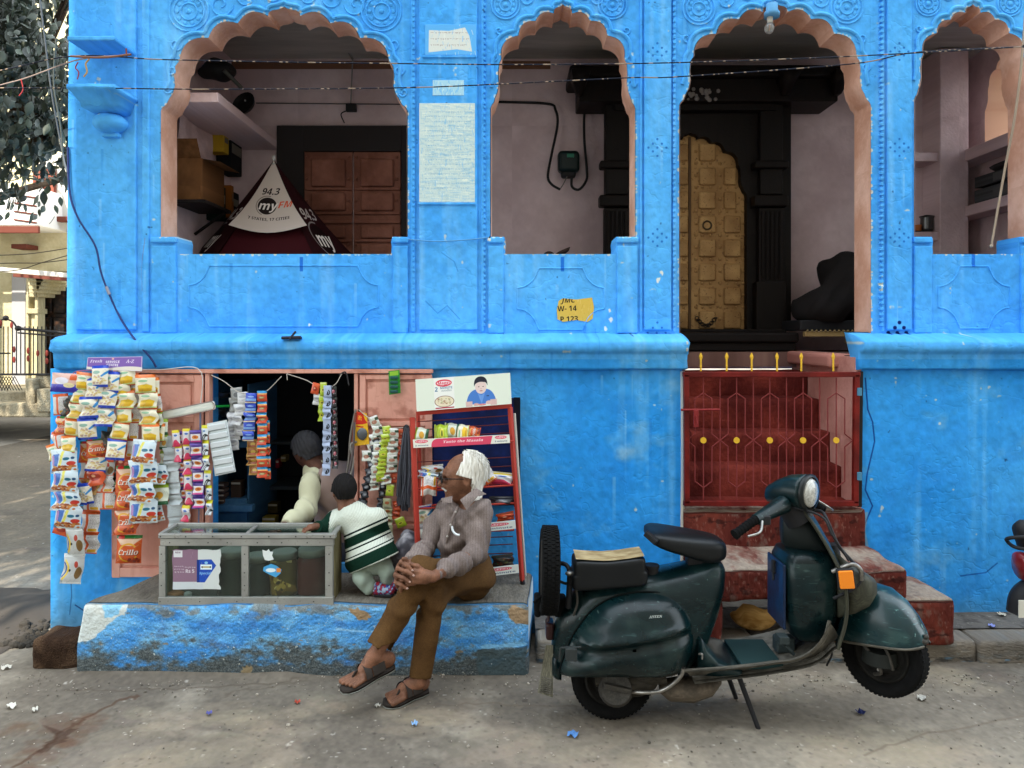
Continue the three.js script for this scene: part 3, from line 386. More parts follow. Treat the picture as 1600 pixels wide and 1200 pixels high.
// ---------------------------------------------------------------- street, kerb, ledge, steps
struct('ground', bx(-120, 120, -0.4, -0.005, 40, -200, 0), M('#ffffff', 0.95, { map: plaster([112, 104, 94], [146, 136, 122], [60, 60]) }));
const gmX = -7, gmW = 12, gmZ = 0.2, gmD = 13;
const gpt = (px, py) => { const d = EYE * FOC / (py - 520); return [(X(px, d) - gmX) / gmW * 2048, 2048 - (d + gmZ) / gmD * 2048]; };
const roadMap = ptex(2048, 2048, (x, y) => {
  const a = fbm(x / 190, y / 150, 5), b = fbm(x / 30, y / 24 + 3, 4, 1), s = fbm(x / 3.2, y / 3.2, 2), v = fbm(x / 5.5 + 70, y / 5.5, 2, 1);
  let c = mix([106, 98, 88], [140, 131, 117], clamp((a - 0.28) * 2)); c = mix(c, [186, 176, 158], clamp((b - 0.58) * 4) * 0.4); c = mix(c, [96, 88, 80], clamp((fbm(x / 60 + 40, y / 60 + 3, 4) - 0.58) * 5) * 0.5);
  const wx0 = gmX + x / 2048 * gmW, wd = (2048 - y) / 2048 * gmD - gmZ; c = mix(c, mix([84, 75, 64], [120, 109, 94], a), 0.85 * sst(-2.2, -2.7, wx0 + 0.3 * (b - 0.5)) * sst(4.6, 5.6, wd + 1.2 * (a - 0.5)));
  c = mix(c, [62, 56, 52], clamp((v - 0.86) * 14) * 0.4); c = mix(c, [205, 200, 190], clamp((fbm(x / 4 + 9, y / 4 + 80, 2) - 0.86) * 20) * 0.7);
  const k = 0.9 + 0.2 * s; return [c[0] * k, c[1] * k, c[2] * k];
}, true, (g) => {
  const blob = (px, py, r, col, q = 0.45) => { const [x, y] = gpt(px, py); g.fillStyle = col; for (let i = 0; i < 26; i++) { g.globalAlpha = rr(0.03, 0.14); g.beginPath(); g.ellipse(x + rr(-r, r), y + rr(-r, r) * q, r * rr(0.2, 0.6), r * rr(0.1, 0.35), rr(-0.5, 0.5), 0, 7); g.fill(); } g.globalAlpha = 1; };
  for (const [a, b, r] of [[40, 1138, 16], [112, 1128, 20], [92, 1152, 16], [62, 1172, 14], [145, 1120, 10], [36, 1195, 14]]) blob(a, b, r, '#5d4030');
  for (const [a, b, r] of [[270, 1125, 34], [420, 1130, 30], [520, 1100, 26], [980, 1080, 40], [1220, 1070, 40], [1500, 1060, 40], [700, 1120, 40], [300, 1180, 60], [900, 1180, 60], [1400, 1180, 50]]) blob(a, b, r, '#a99a80');
  for (const [a, b, r] of [[60, 760, 30], [20, 800, 30], [80, 790, 24], [40, 860, 20]]) blob(a, b, r, '#4c453e');
  const crack = (pts, w, col) => { g.strokeStyle = col; g.lineWidth = w * 0.8; g.globalAlpha = 0.55; g.beginPath(); let q; for (const p of pts) { const [x, y] = gpt(...p); if (!q) g.moveTo(x, y); else for (let i = 1; i <= 8; i++) g.lineTo(lerp(q[0], x, i / 8) + rr(-2, 2), lerp(q[1], y, i / 8) + rr(-2, 2)); q = [x, y]; } g.stroke(); g.globalAlpha = 1; };
  crack([[18, 1199], [70, 1168], [100, 1140], [140, 1118], [190, 1092], [216, 1088]], 3, '#4a3326'); crack([[60, 1175], [98, 1150], [112, 1138]], 7, '#3e2c22');
  crack([[100, 1077], [200, 1078], [300, 1075], [420, 1068], [470, 1060]], 2.5, '#5a4f44'); crack([[350, 1090], [360, 1080], [420, 1074], [480, 1062]], 2, '#5e5348'); crack([[640, 1103], [760, 1098], [900, 1104], [1040, 1112]], 2, '#6b5f52');
  crack([[1350, 1180], [1430, 1150], [1600, 1120]], 2, '#6b5f52');
  g.fillStyle = '#3c3632'; for (let i = 0; i < 520; i++) { const [x, y] = gpt(rr(180, 1600), rr(1095, 1260)); g.globalAlpha = rr(0.15, 0.5); g.beginPath(); g.ellipse(x, y, rr(0.5, 1.5), rr(0.4, 1.2), rnd() * 3, 0, 7); g.fill(); } g.globalAlpha = 1;
});
let roadM; const roadBump = ptex(1024, 1024, (x, y) => fbm(x / 3, y / 3, 3) * 120 + fbm(x / 26, y / 26, 4, 1) * 135, false, null, [3, 3]);
roadM = M('#ffffff', 0.93, { map: roadMap, bumpMap: roadBump, bumpScale: 0.006 });
{
  const g = grid(120, 130, (u, v) => { const x = gmX + gmW * u, d = -gmZ + gmD * v; return V(x, 0.004 * (fbm(x * 1.3, d * 1.3, 3) - 0.5) - 0.0015, -d); });
  struct('road', uvXY(g, gmW, -gmD, gmX, gmZ, 'x', 'z'), roadM);
}
const concM = M('#ffffff', 0.92, { map: ptex(1024, 512, (x, y) => { const a = fbm(x / 90, y / 90, 5), b = fbm(x / 9, y / 9, 3, 1), v = fbm(x / 26 + 8, y / 26, 4); let c = mix([74, 70, 66], [116, 110, 102], a); c = mix(c, [62, 58, 54], clamp((v - 0.55) * 4) * 0.7); c = mix(c, [188, 182, 170], clamp((b - 0.74) * 6) * 0.6); return c; }), bumpMap: grainBump, bumpScale: 0.008 });
const kerbM = M('#ffffff', 0.92, { map: ptex(1024, 512, (x, y) => { const a = fbm(x / 90, y / 90, 5), b = fbm(x / 8, y / 8, 3, 1), v = fbm(x / 36 + 8, y / 26, 4); let c = mix([104, 98, 90], [150, 140, 126], a); c = mix(c, [58, 58, 58], clamp((v - 0.45) * 4) * 0.75 * (y < 256 ? 1 : 0.3)); c = mix(c, [96, 140, 176], clamp((fbm(x / 40 + 60, y / 30, 4, 1) - 0.54) * 6) * 0.6 * (y < 256 ? 1 : 0.15)); return mix(c, [200, 196, 186], clamp((b - 0.76) * 7) * 0.6); }), bumpMap: grainBump, bumpScale: 0.008 });
const kerbX = [X(838, 3.49), X(1010, 3.49), X(1185, 3.49), X(1357, 3.49), X(1530, 3.49), X(1690, 3.49), X(1860, 3.49)];
for (let i = 0; i < 6; i++) { const g = lump(kerbX[i], kerbX[i + 1] - 0.006, -0.05, 0.105 + rr(-0.006, 0.004), -3.49 + rr(-0.008, 0.008), -3.72, 0.022, 0.016, 0.009, 16); struct('kerb', uvXY(g, 1.4, 0.5, 0, 0.02), kerbM); }
{ const g = grid(60, 8, (u, v) => { const x = lerp(kerbX[0], kerbX[6], u), z = lerp(-3.62, -3.9, v); return V(x, 0.109 + 0.006 * (fbm(x * 6, z * 9, 3) - 0.5), z); }); struct('pavement', uvXY(g, 1.4, 1, 0, 0, 'x', 'z'), concM); }
{ const g = grid(70, 6, (u, v) => { const x = lerp(X(50, 3.3), X(520, 3.3), u), t = v, e = Math.min(1, 6 * u, 6 * (1 - u)); return V(x, 0.026 * (1 - t) * e * (0.5 + fbm(x * 5, t * 2, 3)) - 0.004 * t - 0.003 + 0.0015, lerp(-3.40, -3.27, t) + 0.07 * t * (fbm(x * 4, 3, 4) - 0.5)); }); struct('concrete_apron', uvXY(g, gmW, -gmD, gmX, gmZ, 'x', 'z'), roadM); }
// masonry ledge in front of the shop
{
  const LX0 = X(116, LF), LX1 = X(826, LF), LH = Y(944, LF), W = 2048, H = 512, tx = (px) => (X(px, LF) - LX0) / (LX1 - LX0) * W, ty = (py) => (1 - Y(py, LF) / LH) * (H * 0.7);
  const face = ptex(W, H, (x, y) => {
    const t = y / (H * 0.7), a = fbm(x / 110, y / 60, 5), b = fbm(x / 24, y / 18 + 3, 4, 1), e = fbm(x / 60 + 70, y / 40, 5, 1), s = fbm(x / 4, y / 4, 2);
    let c = mix([70, 142, 212], [122, 188, 234], clamp((a - 0.3) * 2.4)); c = mix(c, [128, 190, 236], clamp((b - 0.62) * 5) * 0.6);
    c = mix(c, [74, 112, 172], clamp((fbm(x / 80 + 5, y / 50 + 31, 4) - 0.56) * 5) * 0.5);
    const low = sst(0.46, 0.9, t + (a - 0.5) * 0.8 + (b - 0.5) * 0.5); c = mix(c, mix([58, 62, 62], [106, 106, 100], s), low * 0.92);
    const up = sst(0.13, 0.0, t + (e - 0.5) * 0.5); c = mix(c, mix([104, 98, 88], [140, 132, 118], b), up * 0.75);
    c = mix(c, [222, 220, 206], clamp((fbm(x / 12 + 3, y / 12, 3) - 0.80) * 14) * 0.8); c = mix(c, [150, 128, 100], clamp((e - 0.76) * 14) * 0.8);
    if (t > 1) c = mix([84, 80, 74], [130, 124, 112], e);
    const k = 0.85 + 0.3 * s; return [c[0] * k, c[1] * k, c[2] * k];
  }, true, (g) => {
    const patch = (pts, col) => { g.fillStyle = g.shadowColor = col; g.shadowBlur = 7; g.beginPath(); pts.forEach(([a, b], i) => { const [c, e] = pts[(i + 1) % pts.length]; for (let k = 0; k < 5; k++) g.lineTo(tx(lerp(a, c, k / 5)) + rr(-7, 7), ty(lerp(b, e, k / 5)) + rr(-6, 6)); }); g.fill(); g.shadowBlur = 0; };
    patch([[112, 950], [150, 936], [198, 945], [196, 960], [178, 968], [160, 985], [140, 1000], [112, 1005]], 'rgba(218,220,212,.8)'); patch([[160, 942], [190, 946], [186, 960], [164, 966]], 'rgba(130,196,236,.7)');
    patch([[540, 952], [560, 950], [580, 962], [575, 968], [558, 968]], 'rgba(158,132,100,.95)'); patch([[790, 955], [802, 946], [828, 958], [826, 978], [800, 972]], 'rgba(168,140,108,.9)'); patch([[520, 985], [525, 982], [600, 985], [598, 990]], 'rgba(150,200,236,.7)'); patch([[745, 1015], [822, 1012], [824, 1056], [748, 1056]], 'rgba(74,88,92,.75)'); patch([[748, 1008], [822, 1004], [822, 1010], [750, 1013]], 'rgba(130,190,230,.8)'); patch([[380, 1042], [392, 1040], [394, 1052], [378, 1053]], 'rgba(140,124,96,.9)');
    for (let i = 0; i < 60; i++) { g.fillStyle = 'rgba(206,214,214,.7)'; g.beginPath(); g.arc(rnd() * W, rr(0.2, 1) * H * 0.7, rr(1, 3.4), 0, 7); g.fill(); }
  });
  const bump = ptex(1024, 256, (x, y) => fbm(x / 16, y / 14, 4) * 150 + fbm(x / 5, y / 5, 3, 1) * 100, false);
  const g = lump(LX0, LX1, -0.04, LH, -LF, -DP + 0.002, 0.022, 0.028, 0.011, 7);
  const p = g.attributes.position, u = new Float32Array(p.count * 2);
  for (let i = 0; i < p.count; i++) { let x = p.getX(i), y = p.getY(i), z = p.getZ(i); const back = sst(-LF, -DP, z); if (x < LX0 + 0.5) { const k = sst(LX0 + 0.5, LX0, x); x += back * k * 0.13 + 0.03 * k * sst(0.1, LH, y); } if (x > LX1 - 0.2) x += back * 0.03; y += back * 0.0; p.setXYZ(i, x, y, z); u[2 * i] = (x - LX0) / (LX1 - LX0); u[2 * i + 1] = 1 - (y < LH - 0.012 || z > -LF - 0.015 ? (1 - y / LH) * 0.7 : 0.72 + 0.27 * back); }
  g.setAttribute('uv', new THREE.BufferAttribute(u, 2)); g.computeVertexNormals();
  const led = thing('masonry_ledge', 'low blue plastered ledge with worn grey foot under the shop', 'ledge', V((LX0 + LX1) / 2, 0, -3.6));
  part('ledge_block', g, M('#ffffff', 0.9, { map: face, bumpMap: bump, bumpScale: 0.012 }), led);
}
// red steps in front of the gate, hollow underneath
{
  const st = thing('entrance_steps', 'red painted cement steps with broken hollow below the gate', 'steps', V(1.1, 0, -3.6));
  const stepM = M('#ffffff', 0.9, { map: ptex(1024, 1024, (x, y) => { const a = fbm(x / 80, y / 80, 5), b = fbm(x / 9, y / 9, 3, 1); let c = mix([74, 30, 26], [122, 58, 46], a * 1.3 - 0.15); c = mix(c, [150, 116, 102], clamp((b - 0.68) * 6) * 0.6); c = mix(c, [112, 98, 90], clamp((fbm(x / 30 + 11, y / 22, 4, 1) - 0.6) * 6) * 0.6); c = mix(c, [40, 20, 18], clamp((fbm(x / 46 + 31, y / 12, 4) - 0.62) * 8) * 0.6); if (y < 512) c = mix(c, mix([128, 114, 102], [160, 146, 130], b), clamp(0.55 + (a - 0.4) * 3)); return c; }), bumpMap: grainBump, bumpScale: 0.012 });
  const uvS = (g) => { const p = g.attributes.position, n = g.attributes.normal, u = new Float32Array(p.count * 2); for (let i = 0; i < p.count; i++) { u[2 * i] = p.getX(i) / 1.2; const top = n.getY(i) > 0.55; u[2 * i + 1] = top ? 0.52 + 0.4 * (((-p.getZ(i) - 3) % 1 + 1) % 1) : 0.04 + 0.4 * p.getY(i); } g.setAttribute('uv', new THREE.BufferAttribute(u, 2)); return g; };
  const dS = 3.42, T = Y(850, DP);
  part('riser', uvS(lump(X(1067, DP) - 0.0, X(1349, DP), T - 0.1, Y(795, 3.80), -3.80, -3.99, 0.025, 0.012, 0.006, 12)), stepM, st);
  part('top_slab', uvS(lump(X(1098, dS), X(1421, dS), Y(943, dS), T, -dS, -DP + 0.003, 0.018, 0.03, 0.016, 11)), stepM, st);
  part('slab_support', uvS(lump(X(1102, dS), X(1131, dS), 0.09, Y(940, dS), -dS - 0.01, -DP + 0.004, 0.02, 0.03, 0.016, 10)), stepM, st);
  part('slab_support', uvS(lump(X(1330, dS), X(1420, dS), 0.09, Y(938, dS), -dS - 0.05, -DP + 0.004, 0.022, 0.03, 0.014, 10)), stepM, st);
  part('low_slab', uvS(lump(X(1398, 3.46), X(1494, 3.46), 0.09, Y(937, 3.46), -3.46, -DP + 0.005, 0.018, 0.026, 0.014, 13)), stepM, st);
  const pot = thing('broken_pot', 'broken tan clay pot lying in the hollow under the steps', 'pot', V(X(1180, 3.55), 0.105, -3.55));
  const R = 0.085, pg = grid(28, 12, (u, v) => { const a = u * 6.283, t = v * (0.36 + 0.26 * fbm(u * 12, 2, 4)) * 3.14; return V(R * Math.sin(t) * Math.cos(a) * 1.35, R - R * Math.cos(t) * 0.9, R * Math.sin(t) * Math.sin(a)); }); pg.rotateX(-0.75); pg.rotateZ(-0.15); pg.computeBoundingBox(); pg.translate(0, -pg.boundingBox.min.y, 0);
  mesh('pot_bowl', pg, M('#ffffff', 0.85, { map: plaster([150, 110, 58], [206, 166, 104], [1, 1], 18) }), pot);
}
{ const gm = new THREE.InstancedMesh(rough(new THREE.IcosahedronGeometry(1, 0), 0.3, 2), M([0.3, 0.27, 0.23], 0.95), 2600), q = new THREE.Object3D(), col = new THREE.Color(); for (let i = 0; i < 2600; i++) { const near = rnd() < 0.35, x = near ? rr(-2.2, 3) : rr(-3.4, 3.2), z = near ? -3.36 + 0.1 * Math.abs(rr(-1, 1)) ** 2 * 2 : -rr(1.6, 3.4); q.position.set(x, 0.002, z); const s = rr(0.0012, 0.0042) * (rnd() < 0.05 ? 2 : 1); q.scale.set(s, s * 0.7, s * rr(0.8, 1.5)); q.rotation.y = rnd() * 6; q.updateMatrix(); gm.setMatrixAt(i, q.matrix); const k = rr(0.25, 1.5); gm.setColorAt(i, col.setRGB(k, k * 0.97, k * 0.93)); } gm.name = 'grit'; stuff(gm); lab(gm, 'grit and small pebbles scattered over the road'); scene.add(gm); }
// stone block, drain pipe and rubble at the corner of the house
{
  const b = thing('stone_block', 'brown rough stone block at the left foot of the blue ledge', 'stone', V(X(78, 3.45), 0, -3.5));
  part('block', uvXY(rough(lump(X(46, 3.42), X(122, 3.42), -0.02, 0.135, -3.42, -3.62, 0.02, 0.03, 0.012, 13), 0.006, 40), 0.4, 0.4), M('#ffffff', 0.95, { map: plaster([58, 42, 32], [100, 78, 60]), bumpMap: grainBump, bumpScale: 0.02 }), b);
  const dp = thing('drain_pipe', 'sooty drain pipe with grey collar lying behind the corner', 'pipe', V(X(40, 4.3), 0, -4.3));
  const a = P(-30, 990, 4.05), c = P(75, 950, 4.5);
  part('pipe', bar(a, c, 0.055, 0.055, 14), M([0.05, 0.045, 0.04], 0.8), dp); const m1 = a.clone().lerp(c, 0.5), m2 = a.clone().lerp(c, 0.8); part('pipe_collar', bar(m1, m2, 0.075, 0.07, 16), M([0.28, 0.29, 0.3], 0.7), dp);
  const rub = [], rm = new THREE.InstancedMesh(rough(new THREE.IcosahedronGeometry(1, 1), 0.25, 2), M([0.045, 0.04, 0.034], 0.95), 900); const q = new THREE.Object3D();
  for (let i = 0; i < 900; i++) { const px = rr(-60, 74), py = rr(952, 1012), d = EYE * FOC / (py - 520); q.position.set(X(px, d), 0.0 + 0.05 * Math.max(0, fbm(px / 20, py / 20) - 0.3), -d); q.scale.setScalar(rr(0.004, 0.017) * (rnd() < 0.06 ? 1.8 : 1)); q.rotation.set(rnd() * 6, rnd() * 6, rnd() * 6); q.updateMatrix(); rm.setMatrixAt(i, q.matrix); } void rub;
  rm.name = 'rubble'; stuff(rm); lab(rm, 'dark heap of rubble and dirt beside the house corner'); scene.add(rm);
  const soil = grid(24, 16, (u, v) => { const x = lerp(-4.2, X(76, 3.95), u), z = lerp(-3.55, -4.55, v), k = Math.sin(u * 3.14 * 0.5 + 0.4) * Math.sin(v * 3.14); return V(x, -0.006 + 0.09 * Math.max(0, k) * fbm(x * 6, z * 6, 3), z); });
  const so = struct('dirt', soil, M([0.06, 0.052, 0.045], 0.95)); void so;
}
// ---------------------------------------------------------------- added shading house across the lane, and what stands far left
{
  const o = thing('shading_house', 'tall unseen house added across the lane to shade the blue front', 'house', V(4, 0, 5));
  part('wall', bx(-5.9, 16, 0, 14.4, 4.6, 12, 0), M([0.42, 0.38, 0.32], 0.9), o); part('parapet', bx(-6, 16.1, 14.402, 14.6, 4.5, 12.1, 0), M([0.4, 0.36, 0.3], 0.9), o);  // added out of view, its height and left end set to shade the facade
}
const creamM = M('#ffffff', 0.9, { map: plaster([196, 184, 146], [222, 212, 178], [2, 2]), bumpMap: grainBump, bumpScale: 0.01 }), paleM = M([0.66, 0.62, 0.54], 0.9), trimM = M([0.16, 0.05, 0.035], 0.8);
{
  const D = 12.5, bg = thing('cream_house', 'sunlit cream house with carved brackets beyond the corner', 'house', V(X(30, D), 0, -D));
  const q = (a, b, c, e, d, th, r = 0.01) => bp(a, b, c, e, d, th, r);
  part('wall', uvXY(merge([q(-420, 44, -320, 612, D, 0.4, 0), q(44, 330, -320, 424, D, 0.4, 0), q(44, 330, 424, 612, D + 0.5, 0.3, 0)]), 3, 3), creamM, bg);
  part('upper_wall', uvXY(q(58, 330, 240, 345, D - 0.25, 0.26), 3, 3), paleM, bg);
  part('balcony', q(-120, 58, 292, 352, D - 0.9, 0.9), M([0.8, 0.78, 0.74], 0.85), bg); part('balcony_trim', [q(-122, 60, 353, 364, D - 0.95, 0.05), q(60, 330, 338, 346, D - 0.4, 0.14), q(17, 42, 381, 388, D - 0.3, 0.3)], trimM, bg);
  { const l = []; for (let i = 0; i < 4; i++) l.push(bar(P(22, 304 + i * 13, D - 0.91), P(57, 309 + i * 13, D - 0.91), 0.012)); stuff(part('balcony_groove', l, trimM, bg)); }
  for (const [a, b] of [[51, 67], [69, 86]]) { const s = part('shutter', q(a, b, 262, 310, D - 0.3, 0.05), M([0.2, 0.06, 0.04], 0.7), bg); for (const [c, e] of [[266, 284], [288, 306]]) sub('shutter_panel', q(a + 2, b - 2, c, e, D - 0.33, 0.02, 0.02), M([0.24, 0.075, 0.05], 0.7), s); }
  part('eave', [beam(P(22, 424, D - 0.9), P(160, 436, D - 0.9), 0.9, 0.07)], paleM, bg); part('eave_edge', [beam(P(22, 430, D - 1.38), P(160, 441, D - 1.38), 0.05, 0.05)], trimM, bg);
  part('recess_wall', q(18, 40, 428, 612, D - 0.02, 0.05), M([0.42, 0.41, 0.42], 0.9), bg);
  for (const [i, c] of [[0, 46], [1, 58]]) { const l = []; for (let k = 0; k < 5; k++) l.push(q(c - 3 + k * 0.6, c + 10 + (4 - k) * 3, 434 + k * 6, 440 + k * 6, D - 0.7 + k * 0.1, 0.5)); part('bracket', l, creamM, bg); void i; }
  part('column', [q(40, 44.5, 460, 612, D - 0.25, 0.2), q(54, 59, 460, 612, D - 0.25, 0.2), q(40, 59, 482, 490, D - 0.28, 0.26), q(40, 59, 490, 600, D - 0.2, 0.2)], creamM, bg); part('dark_opening_box', q(45, 54, 462, 481, D - 0.1, 0.1), nearBlackM, bg);  // solid near-black box gives the small opening its darkness
  const dm = M('#ffffff', 0.6, { map: ptex(256, 256, (x, y) => mix([22, 14, 11], [70, 44, 28], clamp((fbm(x / 14, y / 14, 4) - 0.4) * 2.5))) });
  const dr = part('carved_door', uvXY(q(59, 120, 440, 600, D + 0.05, 0.12), 1, 1), dm, bg); for (let i = 0; i < 3; i++) for (let j = 0; j < 2; j++) sub('door_panel', uvXY(q(63 + j * 20, 80 + j * 20, 448 + i * 48, 490 + i * 48, D + 0.01, 0.05, 0.03), 1, 1), dm, dr);
  const stM = M('#ffffff', 0.95, { map: plaster([130, 120, 100], [176, 164, 138], [1, 1]), bumpMap: grainBump, bumpScale: 0.02 });
  for (const [a, b, c, e, d] of [[-200, 40, 612, 632, D - 1.6], [-200, 78, 630, 652, D - 2.0], [38, 54, 592, 640, D - 2.0], [54, 260, 586, 607, D - 1.9], [56, 260, 608, 644, D - 2.05]]) part('plinth_stone', uvXY(rough(bp(a, b, c, e, d, 1.9, 0.03, 3), 0.015, 5), 1.2, 1.2), stM, bg);
  // street front going on to the left and the upper storey
  part('side_wing', uvXY(bx(-16, -9.6, 0, 7, -D + 2.5, -D - 6, 0.02), 3, 3), paleM, bg);
}
{
  const d = 10.6, bm = M([0.018, 0.016, 0.016], 0.5), f = thing('iron_railing', 'black wrought iron railing with red flower ornaments by cream house', 'railing', P(40, 640, d));
  part('top_rail', [bar(P(-140, 508, d), P(2, 511, d), 0.016), bar(P(28, 513, d), P(150, 525, d), 0.02), bar(P(28, 520, d), P(150, 530, d), 0.012)], bm, f); part('low_rail', bar(P(-140, 585, d), P(150, 585, d), 0.016), bm, f);
  for (const px of [9, 28]) part('post', [beam(P(px, px < 12 ? 498 : 514, d), P(px, 612, d), 0.05, 0.05), sph(P(px, px < 12 ? 497 : 513, d), 0.04)], bm, f);
  part('gate_arch', [tube([P(-14, 513, d), P(-2, 502, d), P(9, 499, d), P(20, 503, d), P(28, 515, d)], 0.012), bar(P(-20, 552, d), P(16, 552, d), 0.012)], bm, f);
  for (let px = -60; px < 112; px += 6.6) part('bar', bar(P(px, 510, d), P(px, 585, d), 0.008, 0.008, 5), bm, f);
  { const l = []; for (let px = -30; px < 26; px += 4.4) for (const s of [-1, 1]) l.push(bar(P(px, 588, d), P(px + s * 12, 610, d), 0.006, 0.006, 4)); stuff(part('lattice', l, bm, f)); }
  for (const [a, b] of [[22, 546], [44, 548], [44, 560], [59, 552], [73, 552], [18, 508], [1, 505], [73, 564], [22, 562]]) part('ornament', sph(P(a, b, d - 0.02), 0.03, 0.8, 1.6, 0.4, 8), M([0.22, 0.03, 0.02], 0.5), f);
}
{
  const o = thing('neighbour_house', 'blue neighbouring wall seen through the small side arch at right', 'house', V(4.7, 0, -6));
  part('wall', uvXY(bx(4.6, 4.8, 0, 3.3, -4.4, -9, 0), 3, 3), M([0.06, 0.17, 0.5], 0.9, { map: mott() }), o); part('coping', bx(4.56, 4.84, 3.302, 3.36, -4.36, -9.04, 0.01), M([0.08, 0.2, 0.5], 0.9), o);
}
// tree over the street corner
{
  const t = thing('street_tree', 'leafy dark green tree overhanging the corner at upper left', 'tree', V(-6.4, 0, -8.2));
  const barkM = M('#ffffff', 0.95, { map: plaster([60, 46, 36], [104, 86, 68], [2, 6]), bumpMap: grainBump, bumpScale: 0.03 });
  part('trunk', [loft([[0, 0.3], [1, 0.24], [2.2, 0.2], [3.2, 0.15]].map(([y, r], i) => { const c = V(-6.4 + i * 0.06, y, -8.2); return Array.from({ length: 10 }, (_, k) => V(c.x + r * Math.cos(k * 0.628) * (1 + 0.15 * Math.sin(k * 2)), c.y, c.z + r * Math.sin(k * 0.628))); }))], barkM, t);
  const tips = []; for (let i = 0; i < 15; i++) { const a = i * 2.4, R = rr(1.0, 2.6), e = V(-6.3 + R * Math.cos(a), rr(3.6, 6.2), -8.2 + R * Math.sin(a) * 1.1); tips.push(e); part('branch', tube([V(-6.3, rr(2.4, 3.1), -8.2), V(-6.3 + R * 0.4 * Math.cos(a), rr(3.2, 4), -8.2 + R * 0.4 * Math.sin(a)), e], rr(0.03, 0.06), 14, 6), barkM, t); }
  for (const [px, py, d] of [[30, 90, 7.6], [60, 180, 7.2], [20, 215, 7.0], [80, 130, 7.5], [45, 30, 8], [-20, 150, 7], [70, 215, 7.3]]) { const e = P(px, py, d); tips.push(e); part('branch', tube([V(-6.3, 3, -8.2), e.clone().lerp(V(-6.3, 3.4, -8.2), 0.5).add(V(0, 0.3, 0)), e], 0.02, 12, 5), barkM, t); }
  const lg = grid(2, 4, (u, v) => V((u - 0.5) * 0.5 * Math.sin(v * 3.05 + 0.05) * (1.15 - 0.4 * v), v - 0.05, 0.12 * Math.abs(u - 0.5) + 0.18 * v * v));
  const C = []; for (const e of tips) for (let k = 0; k < 4; k++) C.push([e.clone().add(V(rr(-0.55, 0.55), rr(-0.4, 0.5), rr(-0.55, 0.55))), rr(0.28, 0.5)]);
  for (let i = 0; i < 92; i++) { const px = rr(-90, 92), py = rr(-120, 222) - (px > 60 ? 20 : 0); if (px > 62 && py < 70 && py > -5) continue; C.push([P(px, py, rr(6.8, 8.4)), rr(0.16, 0.34)]); }
  const near = C.length; for (let i = 0; i < 220; i++) C.push([V(rr(-10.5, -4.7), rr(4.3, 7.2), rr(-6.8, 1.5)), rr(0.5, 0.8)]);  // extra leaf blobs added, mostly out of view, to shade the left street
  const N = 19500, leafM = M([0.04, 0.052, 0.035], 0.6, { transmission: 0.3, thickness: 0 }), im = new THREE.InstancedMesh(lg, leafM, N), o = new THREE.Object3D(), col = new THREE.Color();
  for (let i = 0; i < N; i++) { const big = i >= 9000, [c, r] = C[big ? near + i % 220 : i % near], v = V(rr(-1, 1), rr(-1, 1), rr(-1, 1)).normalize().multiplyScalar(r * Math.pow(rnd(), 0.5)); o.position.copy(c).add(v); o.rotation.set(rr(1.6, 3.4), rnd() * 6.28, rr(-0.5, 0.5)); o.scale.setScalar(big ? rr(0.2, 0.34) : rr(0.08, 0.16)); o.updateMatrix(); im.setMatrixAt(i, o.matrix); const k = rr(0.6, 1.5); im.setColorAt(i, col.setRGB(k, k * rr(0.9, 1.1), k * rr(0.7, 1))); }
  im.name = 'crown'; im.position.copy(t.position).negate(); t.add(im); stuff(im);
}
// ---------------------------------------------------------------- the kiosk in the plinth
const pinkWood = M('#ffffff', 0.7, { map: ptex(512, 512, (x, y) => { const a = fbm(x / 60, y / 60, 5), b = fbm(x / 5, y / 40, 3, 1); let c = mix([206, 144, 128], [226, 174, 156], a); c = mix(c, [150, 92, 76], clamp((fbm(x / 30 + 9, y / 22, 4, 1) - 0.60) * 5) * 0.55); return mix(c, [190, 130, 112], clamp((b - 0.6) * 3) * 0.4); }), bumpMap: grainBump, bumpScale: 0.002 });
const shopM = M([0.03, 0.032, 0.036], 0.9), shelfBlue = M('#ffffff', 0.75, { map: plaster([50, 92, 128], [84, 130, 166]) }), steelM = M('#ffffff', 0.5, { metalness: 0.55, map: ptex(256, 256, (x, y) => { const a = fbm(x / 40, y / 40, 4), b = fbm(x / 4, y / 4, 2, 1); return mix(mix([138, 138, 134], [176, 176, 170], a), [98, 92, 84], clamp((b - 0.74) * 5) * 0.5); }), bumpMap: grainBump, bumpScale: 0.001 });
const wireM = M([0.02, 0.02, 0.022], 0.6), stringM = M([0.5, 0.46, 0.4], 0.9), blackM = M([0.016, 0.016, 0.018], 0.6);
